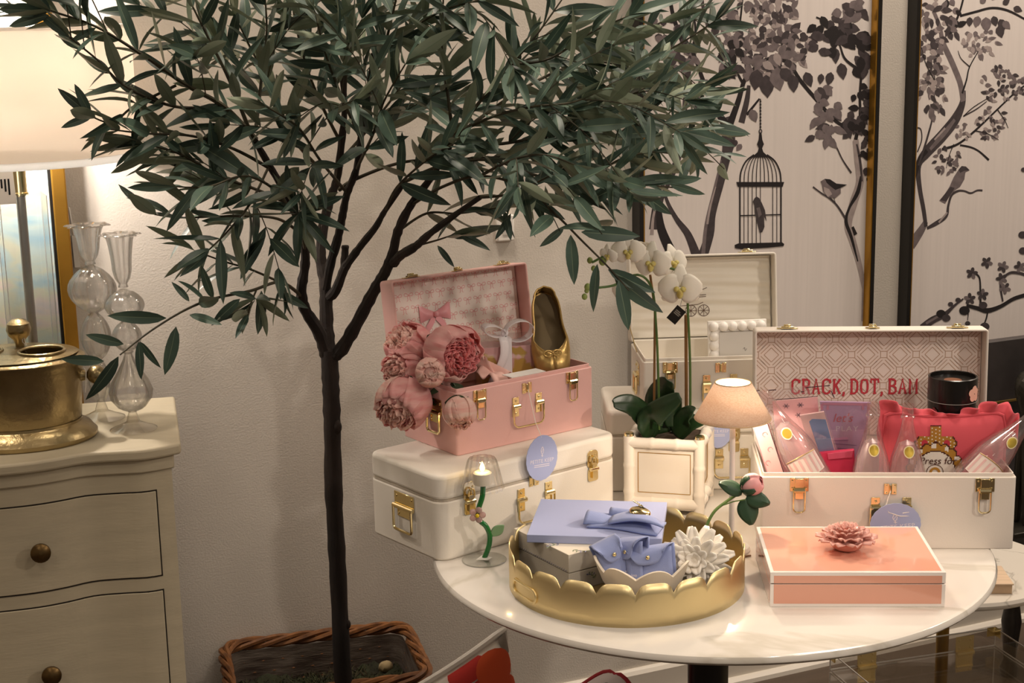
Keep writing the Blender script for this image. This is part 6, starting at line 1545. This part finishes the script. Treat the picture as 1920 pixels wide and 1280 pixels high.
MB().lathe([(0, 0), (.016, 0), (.022, .004), (.026, .012), (.020, .020), (0, .022)], 28).build('base', M_DUST, CR)
rr6 = random.Random(12)
for ring_, (n_, r0_, r1_, z0_, z1_, wdt) in enumerate(((9, .014, .047, .008, .020, .90), (8, .012, .038, .012, .026, .95), (7, .009, .028, .015, .032, 1.1), (6, .006, .019, .017, .036, 1.3), (4, .003, .010, .018, .038, 1.8))):
    for k in range(n_):
        a = 2*math.pi*(k+.5*(ring_ % 2))/n_+rr6.uniform(-.1, .1); ph_ = rr6.uniform(0, 6)
        def fn(u, v, a=a, ph_=ph_, r0_=r0_, r1_=r1_, z0_=z0_, z1_=z1_, wdt=wdt):
            r_ = r0_+(r1_-r0_)*v; w_ = wdt*math.sin(math.pi*(.2+.74*v)**.8)**.7
            return (r_*math.cos(a+(u-.5)*w_), r_*math.sin(a+(u-.5)*w_), z0_+(z1_-z0_)*math.sin(v*math.pi*.55)+.0022*v*math.sin(u*9+ph_))
        MB().grid(fn, 8, 6).build('petal', M_DUST, CR, solid=.0016)

# lamp cord lying on the marble
MB_c = thing('lamp_cord', 'thin brown cord lying on the marble beside the peach box', 'cord')
MB().tube(catmull([atZ(1393, 1044, TZ+.0016), atZ(1400, 1042, TZ+.0016), atZ(1408, 1041, TZ+.0016)], 5), .0014, 6).build('cord', mat('brown_cord', '#7a5a40', .6), MB_c)

# ------------------------------------------------------------------ contents of the mahjong case
RCM = Matrix.Translation(RC.location) @ RZ(RANG); RCI = RCM.inverted(); RNRM = (RCM.to_3x3() @ Vector((0, 1, 0)))
def rc(x, y, yl):
    p_ = RCI @ atP(x, y, RCM @ Vector((0, yl, 0)), RNRM); return p_.x, p_.z
def rcthing(name, label, cat, group=None): return thing(name, label, cat, RC.location, RANG, group)
def slab(t, name, quad, yl, th, m, smooth=False):
    q = [rc(a, b_, yl) for a, b_ in quad]; return MB().prism(q, yl-th/2, yl+th/2, axis='y').build(name, m, t, smooth=smooth, bevel=.0004)
def floor_ext(q0, q1, yl):
    """carry two lower corners of an upright item down to the case floor"""
    out = []
    for (tx_, ty_), (bx, by_) in (q0, q1):
        x0, z0 = rc(tx_, ty_, yl); x1, z1 = rc(bx, by_, yl); k = (.010-z1)/(z1-z0); out.append((x1+(x1-x0)*k, .010))
    return out
def pack(t, name, tl_, tr_, bl_, br_, yl, th, m):
    (x0, z0), (x1, z1) = rc(*tl_, yl), rc(*tr_, yl); (f0, f1) = floor_ext((tl_, bl_), (tr_, br_), yl)
    return MB().prism([f0, f1, (x1, z1), (x0, z0)], yl-th/2, yl+th/2, axis='y').build(name, m, t, smooth=False)
M_PKP = mat('pink_card', '#f0b9bb', .4); M_PKL = mat('light_pink_card', '#f5c9c6', .4); M_LINE = mat('dark_line', '#4a2c36', .6); M_MARK = mat('grey_mark', '#6c5a66', .6)
def line(t, a, b_, yl, w_, m, name='line'):
    b = MB(); b.strip([rc(*a, yl), rc(*b_, yl)], w_, 0, None, yl-.0022); return b.build(name, m, t, smooth=False, fixn=False)
t = rcthing('card_pack', 'tall pink card pack standing behind the tilted bottle', 'card pack')
pack(t, 'card', (1448, 752), (1533, 744), (1462, 886), (1545, 886), .060, .004, M_PKP)
line(t, (1452, 748.5), (1533, 742.5), .059, .0012, M_LINE)
for x_, y_ in ((1474, 761), (1501, 759), (1497, 778)):
    b = MB()
    for k in range(6):
        a = k*1.05; b.strip([rc(x_, y_, .057), tuple(q+dq for q, dq in zip(rc(x_, y_, .057), (.0055*math.cos(a), .0045*math.sin(a))))], .0010, 0, None, .0572-1e-5*k)
    b.build('printed_mark', M_MARK, t, smooth=False, fixn=False)
t2 = rcthing('clear_bag', 'clear plastic sleeve with dark bars above the pink card pack', 'plastic bag')
slab(t2, 'sleeve', [(1406, 735), (1520, 722), (1540, 800), (1425, 810)], .066, .0008, mat_clear('plastic_sleeve', '#ffffff', .05, .03, haze=.10))
for a, b_ in (((1410, 733), (1424, 731)), ((1440, 731), (1455, 730)), ((1510, 726), (1541, 723)), ((1544, 723), (1556, 722)), ((1501, 734), (1507, 733.5)), ((1558, 732), (1564, 745))): line(t2, a, b_, .066, .0016, M_LINE, 'bar')
t = rcthing('card_strip', 'long narrow pink card strip leaning in the left corner of the case', 'card pack')
pack(t, 'card', (1405, 782), (1436, 777), (1438, 887), (1470, 887), -.010, .006, M_PKL)
line(t, (1408.5, 790), (1438.5, 886), -.0122, .0009, mat('rose_line', '#c98088', .6)); line(t, (1436.5, 785), (1469.5, 886), -.0122, .0013, M_LINE)
for x_, y_ in ((1434, 814), (1444, 842), (1440, 867)):
    b = MB(); x0, z0 = rc(x_, y_, -.0135); b.strip([(x0+.004*math.cos(a*.6), z0+.004*math.sin(a*.6)) for a in range(9)], .0007, 0, None, -.0142); b.build('printed_mark', mat('rose_line', '#c98088', .6), t, smooth=False, fixn=False)
t = rcthing('purple_card_pack', 'lavender card pack with red script lettering', 'card pack')
pack(t, 'card', (1537, 752), (1632, 754), (1550, 862), (1618, 868), .040, .005, mat('lavender_card', '#cfa9d6', .35))
b = MB()
for a, b_ in (((1541, 757), (1630, 758)), ((1541, 757), (1541, 768)), ((1630, 758), (1628, 768)), ((1552, 768), (1552, 758)), ((1618, 768), (1618, 758))): b.strip([rc(*a, .037), rc(*b_, .037)], .0042, 0, None, .0368)
b.build('pink_border', mat('rose_print', '#e08fb4', .5), t, smooth=False, fixn=False)
x0, z0 = rc(1580, 784, .036); text_mesh('lettering', "let's", .021, mat('red_script', '#d8566f', .5), t, T(x0, .0366, z0) @ FRONT, .00005, 1, .25)
x0, z0 = rc(1588, 804, .036); text_mesh('lettering', 'PLAY', .013, mat('lilac_print', '#f2e4f6', .5), t, T(x0, .0366, z0) @ FRONT, .00005, 1.15, 0, 1.2)
for a, b_ in (((1563, 825), (1590, 825)), ((1563, 831), (1606, 834)), ((1570, 839), (1590, 841))): line(t, a, b_, .0385, .0011, mat('violet_print', '#7c5a9c', .5), 'text_line')
slab(t, 'sleeve', [(1531, 748), (1638, 749), (1622, 872), (1548, 872)], .034, .0006, mat_clear('cellophane', '#ffffff', .06, .02, haze=.06))
t = rcthing('blue_tile_pack', 'small pink and blue card pack leaning before the lavender pack', 'card pack')
pack(t, 'card', (1500, 778), (1545, 771), (1521, 850), (1566, 845), .014, .006, M_PKL)
slab(t, 'blue_panel', [(1536, 848), (1565, 846), (1548, 786), (1523, 785), (1517, 790)], .0105, .0006, mat('blue_card', '#5f86bd', .4))
slab(t, 'sleeve', [(1494, 780), (1548, 769), (1572, 850), (1520, 862)], .006, .0006, mat_clear('cellophane', '#ffffff', .06, .02, haze=.06))
t = rcthing('fuchsia_pouch', 'fuchsia pouch lying between the first two clear bottles', 'pouch')
pack(t, 'body', (1536, 848), (1601, 842), (1556, 886), (1596, 886), .000, .010, mat('fuchsia_cloth', '#d9395e', .6)); slab(t, 'flap', [(1551, 850), (1600, 844), (1597, 857), (1553, 861)], -.007, .002, mat('fuchsia_flap', '#e05a78', .6))

M_BOT = mat_clear('clear_plastic', '#fdf4f4', .07, .04, haze=.05, hazecol='#f8eeee'); M_FILL = mat('pink_white_fill', '#f4dfe0', .7, noise=.15, nscale=30)
M_LAB = mat('gold_label', '#cdb04a', .3, .6); M_LRIM = mat('label_rim', '#efe2b4', .4)
def bottle(label, top_px, low_px, yl, label_px, tag_px=None, L_=.178, r=.031):
    x1, z1 = rc(*top_px, yl); x0, z0 = rc(*low_px, yl); d = Vector((x1-x0, 0, z1-z0)).normalized(); tip = Vector((x1, yl, z1)); base_ = tip-d*L_
    side = Vector((d.z, 0, -d.x)); fr = Vector((0, -1, 0))
    Mb = RCM @ Matrix(((side.x, -fr.x, d.x, base_.x), (side.y, -fr.y, d.y, base_.y), (side.z, -fr.z, d.z, base_.z), (0, 0, 0, 1)))
    t = thing('plastic_bottle', label, 'bottle', group='clear champagne bottle shaped containers'); t.matrix_world = Mb
    pr = [(0, 0), (r*.9, 0), (r, .004), (r, .055), (r*.96, .068), (r*.80, .090), (r*.55, .115), (r*.36, .138), (.0095, .150), (.0095, .154), (.0118, .155), (.0118, .158), (.0100, .159), (.0092, L_-.002), (.0085, L_)]
    MB().lathe(pr, 32).build('shell', M_BOT, t)
    MB().lathe([(0, .003), (r*.86, .003), (r*.92, .03), (r*.88, .060), (r*.70, .088), (r*.40, .112), (0, .118)], 24, rip=lambda a, j: 1+.04*math.sin(5*a+j)).build('candy_fill', mat_clear('frosted_fill', '#fff8f8', .02, .3, haze=.16, hazecol='#fff6f6'), t)
    zl = .103; rl = r*.68
    lb = MB(); n_ = 20; vs = [(0, -rl-.0012, zl)]
    def lp(a, s): 
        x_ = .0088*s*math.cos(a); z_ = zl+.0100*s*math.sin(a); rr_ = r*(.80-.25*(z_-.090)/.025) if z_ > .090 else r*.80; rr_ = max(rr_, .012); return (x_, -math.sqrt(max(rr_**2-x_**2, 1e-6))-.0010, z_)
    for s_, m_, nm in ((1.0, M_LRIM, 'label_rim'), (.82, M_LAB, 'gold_label')):
        b = MB(); b.add([(0, lp(0, 0)[1]-(.0004 if nm == 'gold_label' else 0), zl)]+[tuple(Vector(lp(2*math.pi*i/n_, s_))-Vector((0, .0004 if nm == 'gold_label' else 0, 0))) for i in range(n_)], [(0, 1+i, 1+(i+1) % n_) for i in range(n_)]); b.build(nm, m_, t)
    # striped paper label lower on the body
    pw = MB(); pw.grid(lambda u, v: ((r+.0006)*math.sin((u-.5)*1.9), -(r+.0006)*math.cos((u-.5)*1.9), .022+.036*v+.004*math.sin(math.pi*u)*v), 14, 3); pl_ = pw.build('paper_label', mat('label_cream', '#f6e6dc', .5), t)
    stp = MB()
    for k in range(6):
        u_ = (k+.5)/6; stp.grid(lambda u, v: ((r+.0009)*math.sin((u_+(u-.5)*.06-.5)*1.9), -(r+.0009)*math.cos((u_+(u-.5)*.06-.5)*1.9), .024+.032*v), 2, 1)
    stp.build('stripes', mat('label_pink', '#efc4c0', .5), pl_)
    ou = [((r+.0011)*math.sin((u_-.5)*1.85), -(r+.0011)*math.cos((u_-.5)*1.85), .057+.004*math.sin(math.pi*u_)) for u_ in [i/12 for i in range(13)]]
    MB().tube(ou, .0006, 5).build('gilt_edge', mat('gilt_line', '#b58f45', .4, .7), pl_)
    return t
bottle('clear bottle shaped container leaning left of the other bottles', (1431, 734), (1498, 850), -.050, None)
bottle('upright clear bottle shaped container left of the red pillow', (1637, 754), (1634, 885), -.060, None)
bottle('upright clear bottle shaped container in front of the red pillow', (1703, 757), (1699, 885), -.060, None)
bottle('clear bottle shaped container leaning right over the case corner', (1930, 784), (1848, 868), -.044, None, L_=.150)

# red ruffled pillow
M_COR = mat('coral_velvet', '#d4525d', .85, sheen=.2)
PW = rcthing('red_ruffled_pillow', 'coral red pillow with a ruffled edge and a needlepoint crown', 'pillow')
yl = -.004
xL, zL = rc(1655, 770, yl); xR, zR = rc(1886, 775, yl); zB = .012; zt0 = max(zL, zR); pc = (xL+xR)/2; pw2 = (xR-xL)/2
def pil(sg):
    def fn(u, v):
        x_, z_ = (u-.5)*2, v; e = max(0, (1-abs(x_)**3)*(1-abs(2*z_-1)**3)); dip = -.010*(1-x_*x_)*z_
        rnd_ = 1-.05*max(0, abs(2*z_-1))**8
        return (pc+x_*pw2*rnd_, yl+(-.022 if sg < 0 else .010)*e**.5, zB+(zt0-zB)*z_*(1-.04*abs(x_)**10)+dip)
    return fn
MB().grid(pil(-1), 30, 24).build('front', M_COR, PW); MB().grid(pil(1), 24, 18).build('back', M_COR, PW)
edge = [pil(-1)(u, 0) for u in [i/20 for i in range(20)]]+[pil(-1)(1, v) for v in [i/14 for i in range(14)]]+[pil(-1)(1-u, 1) for u in [i/24 for i in range(24)]]+[pil(-1)(0, 1-v) for v in [i/14 for i in range(14)]]
MB().tube(edge, .0032, 8, closed=True).build('piping', M_COR, PW)
rf = MB(); per = [Vector(pil(-1)(0, .66+v*.34/8)) for v in range(8)]+[Vector(pil(-1)(u/40, 1)) for u in range(41)]+[Vector(pil(-1)(1, 1-v*.32/10)) for v in range(1, 11)]
cen = Vector((pc, yl, (zB+zt0)/2)); vs = []; nseg = 140; fr7 = random.Random(3)
for i in range(nseg+1):
    f = i/nseg*(len(per)-1); k = min(int(f), len(per)-2); p_ = per[k].lerp(per[k+1], f-k); out = Vector(((p_.x-cen.x)*.55, 0, (p_.z-cen.z)*1.4)).normalized()
    lf_ = i/nseg; wid_ = .026*(.75+.35*math.sin(lf_*21))*(.42+1.5*(math.exp(-((lf_-.20)/.07)**2)+math.exp(-((lf_-.86)/.12)**2)))
    for j in range(5):
        s = j/4; vs.append(p_+out*wid_*s+Vector((0, .011*s*math.sin(i*.40+.5*math.sin(i*.2)), 0))+Vector((.003*math.sin(i*.5)*s, 0, .003*s*math.cos(i*.43))))
rf.add(vs, [(i*5+j, (i+1)*5+j, (i+1)*5+j+1, i*5+j+1) for i in range(nseg) for j in range(4)]); rf.build('ruffle', M_COR, PW, solid=.0015)
# needlepoint medallion, stitched blocks following the pillow face
M_NP = [mat('np_gold', '#b5842f', .8), mat('np_dark', '#4a2416', .85), mat('np_white', '#efe8dc', .85), mat('np_red', '#c93a48', .85)]
npb = MB(); cxp, czp = rc(1752, 884, yl-.020); cell = .0020; R_ = .0440
f_ = pil(-1)
def face_y(x_, z_):
    u = ((x_-pc)/pw2+1)/2; v = (z_-zB)/(zt0-zB); p_ = f_(min(max(u, 0), 1), min(max(v, 0), 1)); return p_[1]
def np_col(i, j):
    x_, z_ = i*cell, j*cell; r_ = math.hypot(x_, z_*.92); a = math.atan2(z_, x_)
    if z_ < -.01: return None
    if r_ < R_*.74: return 2
    if r_ < R_*.78: return 1
    sc2 = R_*(1.0+.10*abs(math.sin(a*9)))
    if r_ < sc2:
        return 1 if r_ > sc2-cell*1.2 else (2 if int(a*18/math.pi) % 3 == 0 and r_ > R_*.86 else 0)
    zz = z_-R_*.95
    if 0 < zz < .038:
        w_ = .036-.6*abs(zz-.007) if zz < .022 else .011
        pk_ = abs(x_) < w_ and (zz < .020 or abs(x_) < .009) and zz < .038
        if pk_:
            hole = ((abs(x_)-.018)**2+(zz-.008)**2) < .0058**2
            if hole: return 3
            return 1 if (abs(x_) > w_-cell*1.3 or zz > .035) else (2 if (i*7+j*3) % 9 == 0 else 0)
    return None
for i in range(-28, 29):
    for j in range(-4, 46):
        c = np_col(i, j)
        if c is None: continue
        x_, z_ = cxp+i*cell, czp+j*cell; y_ = face_y(x_, z_)-.0012; h = cell*.49
        npb.add([(x_-h, y_, z_-h), (x_+h, y_, z_-h), (x_+h, y_, z_+h), (x_-h, y_, z_+h)], [(0, 1, 2, 3)], c)
npo = npb.build('needlepoint', M_NP, PW, smooth=False, fixn=False); npo['kind'] = 'stuff'
text_mesh('lettering', 'Press for', .0170, M_NP[1], PW, T(cxp+.004, face_y(cxp, czp+.019)-.0024, czp+.0195) @ FRONT, .0001, .95, .15, 1.02)
rg = MB(); yb_ = face_y(cxp, czp)-.0022
rg.strip([(cxp+.0135*math.cos(a*math.pi/16), czp+.0135*math.sin(a*math.pi/16)) for a in range(33)], .0011, 0, None, yb_); rg.build('button_ring', M_NP[1], PW, smooth=False, fixn=False)
rg = MB(); rg.strip([(cxp+.0070*math.cos(a*math.pi/16), czp+.0070*math.sin(a*math.pi/16)) for a in range(33)], .0040, 0, None, yb_-.0002); rg.build('button', M_NP[0], PW, smooth=False, fixn=False)

# black floral canister
ylc = .050
xa, za = rc(1741, 702, ylc); xb, zb_2 = rc(1833, 705, ylc); rcan = (xb-xa)/2; ctop = (za+zb_2)/2-.001
CN = thing('black_canister', 'black lidded canister with pink blossoms behind the red pillow', 'canister'); CN.matrix_world = RCM @ T((xa+xb)/2, ylc, .010)
M_CAN = mat('black_gloss_card', '#171513', .25); hcan = ctop-.010; lidz = hcan-.040
MB().lathe([(0, 0), (rcan-.001, 0), (rcan-.001, lidz-.0006), (0, lidz-.0006)], 48).build('body', M_CAN, CN)
ld = MB().lathe([(rcan, lidz), (rcan, hcan), (rcan-.002, hcan+.001), (rcan-.0035, hcan), (rcan-.004, hcan-.006), (0, hcan-.007)], 48).build('lid', M_CAN, CN)
MB().tube([((rcan+.0002)*math.cos(a*math.pi/24), (rcan+.0002)*math.sin(a*math.pi/24), lidz) for a in range(48)], .0006, 5, closed=True).build('seam_line', mat('seam_grey', '#8d8a84', .5), CN)
MB().lathe([(0, hcan-.0066), (rcan-.005, hcan-.0066)], 40).build('foil_disc', mat('copper_foil', '#c48a6c', .3, .8), ld)
for a0, zc, rr_, m_ in ((-.75, lidz+.016, .0135, mat('blossom_pink', '#e6b4a0', .6)), (-.95, lidz-.032, .018, mat('blossom_rose', '#d98f82', .6)), (-2.55, lidz-.016, .007, mat('blossom_dark', '#7c2f35', .6))):
    b = MB()
    for k in range(5):
        an = k*1.257+.3; n_ = 12; px_, pz_ = rr_*.55*math.cos(an), rr_*.55*math.sin(an)
        vs = []
        for s_ in (0, 1):
            for i in range(n_):
                x_ = px_+s_*rr_*.5*math.cos(2*math.pi*i/n_); z_ = pz_+s_*rr_*.5*math.sin(2*math.pi*i/n_); ang_ = a0+x_/rcan
                vs.append(((rcan+.0008+.0001*k)*math.cos(ang_), (rcan+.0008+.0001*k)*math.sin(ang_), zc+z_))
        b.add(vs, [(i, (i+1) % n_, n_+(i+1) % n_, n_+i) for i in range(n_)])
    b.build('printed_blossom', m_, CN, fixn=False)
gl = MB()
for k in range(9):
    ang_ = -2.1+k*.115; z_ = lidz-.050; h_ = .010
    gl.add([((rcan+.001)*math.cos(ang_+d_), (rcan+.001)*math.sin(ang_+d_), z_+q) for d_, q in ((-.018, 0), (.018, 0), (.018, h_), (-.018, h_))], [(0, 1, 2, 3)])
gl.build('gilt_lettering', mat('gilt_print', '#c9a585', .4, .5), CN, smooth=False, fixn=False)
# ------------------------------------------------------------------ acrylic trunk under the table
AZ = .40
a0 = atZ(1557, 1228, AZ); a1 = atZ(1866, 1183, AZ); aang = math.atan2((a1-a0).y, (a1-a0).x); aL = (a1-a0).length; aD = .26
u_ = Vector((math.cos(aang), math.sin(aang), 0)); n_ = Vector((math.sin(aang), -math.cos(aang), 0))
ac = (a0+a1)/2+n_*aD/2
AT = thing('acrylic_chest', 'clear acrylic chest with brass hinges and corners below the marble table', 'chest', (ac.x, ac.y, .0075), aang)
M_ACR2 = mat_clear('clear_acrylic', '#f6f4f1', .025, .02); M_AEDGE = mat('acrylic_bright_edge', '#f2eee8', .15, spec=.8)
sm_ = AZ-.040
for nm, z0, z1 in (('body', .0, sm_-.002), ('lid', sm_+.002, AZ)):
    o = MB().box(-aL/2, aL/2, -aD/2, aD/2, z0, z1).build(nm, M_ACR2, AT, smooth=False)
    e = MB()
    for z_ in (z0+.001, z1-.001): e.tube([(-aL/2, -aD/2, z_), (aL/2, -aD/2, z_), (aL/2, aD/2, z_), (-aL/2, aD/2, z_)], .0016, 6, closed=True)
    for sx in (-1, 1):
        for sy in (-1, 1): e.tube([(sx*aL/2, sy*aD/2, z0), (sx*aL/2, sy*aD/2, z1)], .0014, 6)
    e.build('bright_edge', M_AEDGE, o)
def hinge(x_):
    b = MB(); b.box(-.020, .020, -.0016, 0, .003, .034); b.box(-.018, .018, -.0016, 0, -.040, -.003); b.tube([(-.019, -.004, 0), (.019, -.004, 0)], .0045, 10); b.tube([(-.018, -.003, -.028), (.018, -.003, -.028)], .003, 8)
    screws(b, [(-.012, .026), (.012, .026), (-.012, .010), (.012, .010), (-.012, -.036), (.012, -.036)], -.0016, .0026)
    o = b.build('hinge', mat('satin_brass', '#ecd28c', .32, .6), AT, bevel=.0006); o.location = (x_, aD/2-.004, sm_); return o
hinge(-aL/2+.075); hinge(aL/2-.070)
for sx in (-1, 1):
    for sy in (-1, 1):
        b = MB(); b.box(-.018, .001, -.001, .018, 0, .0018); b.box(-.0018, .001, -.001, .018, -.016, .0018); b.box(-.018, .001, -.001, .0008, -.016, .0018)
        screws(b, [], 0); b.ball((-.006, .006, .002), .0024, 8, 5); b.ball((-.013, .012, .002), .0024, 8, 5)
        o = b.build('corner_guard', mat('satin_brass', '#ecd28c', .32, .6), AT, bevel=.0005); o.location = (sx*aL/2, sy*aD/2, AZ); o.rotation_euler = (0, 0, {(1, -1): 0, (1, 1): math.pi/2, (-1, 1): math.pi, (-1, -1): -math.pi/2}[(sx, sy)])
        b = MB(); b.box(-.020, .0, -.0006, .0012, -.020, .0); b.ball((-.010, -.001, -.010), .0024, 8, 5)
# pale rug seen through the trunk
rg_ = MB(); rc0 = Vector((.95, 2.95, 0))
RGt = thing('round_rug', 'pale round rug on the dark floor behind the acrylic chest', 'rug', (1.02, 2.72, 0))
MB().lathe([(0, .001), (.46, .001), (.46, .005), (.455, .007), (0, .007)], 72).build('pile', mat('pale_rug', '#8d8168', .9, noise=.2, nscale=20, bump=.5, bscale=200), RGt)

# ------------------------------------------------------------------ marble side table
SZ_ = .52; scn = Vector((.845, 2.880, .0075)); SR = .212
ST = thing('marble_side_table', 'small round marble side table with a brass post behind the large table', 'side table', scn)
MB().lathe([(0, SZ_-.016), (SR-.006, SZ_-.016), (SR-.001, SZ_-.011), (SR, SZ_-.006), (SR-.003, SZ_), (0, SZ_)], 96).build('marble_top', marble_mat('grey_vein_marble', '#d8d2c8', '#b5b0a6', 5), ST)
MB().lathe([(0, .010), (.0125, .010), (.0125, SZ_-.017), (0, SZ_-.017)], 24).build('post', mat('aged_brass', '#a58645', .35, .9), ST)
MB().lathe([(0, 0), (.040, 0), (.040, .006), (.034, .012), (.016, .016), (0, .016)], 48).build('foot', mat('aged_brass', '#a58645', .35, .9), ST)
SZ_ += .0075; wbp = atZ(1872, 1113, SZ_)
WB = thing('wooden_block', 'pale wooden block lying on the marble side table', 'block', (wbp.x-.004, wbp.y+.045, SZ_), math.radians(-4))
MB().box(-.055, .032, -.045, .045, .0, .018).build('block', mat('pale_wood', '#c8ab8c', .6, noise=.2, nscale=8, stretch=(1, 12, 1)), WB, bevel=.001)
MB().box(-.058, .034, -.048, .048, .018, .021).build('lid', mat('pale_wood_lid', '#d2b89c', .6, noise=.2, nscale=8, stretch=(1, 12, 1)), WB, bevel=.001)

# ------------------------------------------------------------------ dark picture, bronze and black console at the far right
pq0 = WMI @ atP(1843, 643, WALL_A+WN*.28, WN)
DP = thing('dark_picture', 'dark canvas picture standing in front of the right wall panel', 'picture', WM @ Vector((pq0.x, -.28, .42)), WALL_ANG)
dh = pq0.z-.42
MB().box(0, .50, 0, .025, 0, dh).build('canvas', mat('dark_canvas', '#2b2727', .6, noise=.7, nscale=7, col2='#4a4444'), DP, bevel=.002)
MB().box(-.001, .501, -.003, .0, dh-.148, dh-.143).build('ochre_line', mat('ochre_line', '#6b5524', .6), DP, smooth=False)
cp0 = WM @ Vector((pq0.x+.115, -.40, 0))
CO = thing('black_console', 'black carved console table at the right edge of the room', 'console table', cp0, WALL_ANG)
M_EB = mat('ebonised_wood', '#171412', .35, noise=.5, nscale=30, bump=.4, bscale=60, col2='#2b2623')
MB().box(-.02, .75, -.10, .16, .380, .418).build('top', M_EB, CO, bevel=.004)
MB().box(0, .73, -.085, .15, .300, .380).build('apron', M_EB, CO, bevel=.003)
for x_ in (.02, .70):
    for y_ in (-.065, .13):
        MB().lathe([(0, 0), (.020, 0), (.022, .02), (.014, .04), (.018, .08), (.024, .14), (.015, .20), (.020, .25), (.026, .30), (0, .30)], 16, M=T(x_, y_, 0)).build('turned_leg', M_EB, CO)
for k in range(5): MB().tube([(.06+.13*k+.04*math.cos(a*.5236), -.088, .34+.026*math.sin(a*.5236)) for a in range(12)], .006, 6, closed=True).build('carved_ring', M_EB, CO)
bq = atY(1890, 690, cp0.y+.05)
BR = thing('bronze_figure', 'dark bronze animal figure before the dark picture', 'sculpture', WM @ Vector(((WMI @ bq).x, -.37, .418)), WALL_ANG)
M_BRZ = mat('dark_bronze', '#3d3a33', .35, .5, noise=.4, nscale=20)
bh = bq.z+.016-.418
def skin_body(name, verts, edges, radii, m, parent):
    me = bpy.data.meshes.new(name); me.from_pydata(verts, edges, []); o = bpy.data.objects.new(name, me); COL.objects.link(o); o.parent = parent
    o.modifiers.new('skin', 'SKIN'); sv = me.skin_vertices[0].data
    for i, r_ in enumerate(radii): sv[i].radius = (r_, r_)
    sv[0].use_root = True; md = o.modifiers.new('sub', 'SUBSURF'); md.levels = 2; md.render_levels = 2; me.materials.append(m); return o
skin_body('body', [(.11, 0, bh-.075), (.05, 0, bh-.062), (.005, 0, bh-.040), (-.004, 0, bh-.018), (.19, 0, bh-.085), (.01, -.012, bh-.11), (.012, -.014, .03), (.015, -.020, .008), (.20, -.012, bh-.13), (.205, -.014, .008), (.25, 0, bh-.05), (.275, -.01, bh-.02), (.012, .02, .008), (.02, .016, bh-.11)],
          [(0, 1), (1, 2), (2, 3), (0, 4), (2, 5), (5, 6), (6, 7), (4, 8), (8, 9), (4, 10), (10, 11), (1, 13), (13, 12)], [.030, .034, .030, .020, .030, .020, .010, .014, .016, .011, .022, .014, .012, .014], M_BRZ, BR)
MB().box(-.05, .32, -.05, .05, 0, .012).build('plinth', M_BRZ, BR, bevel=.002)
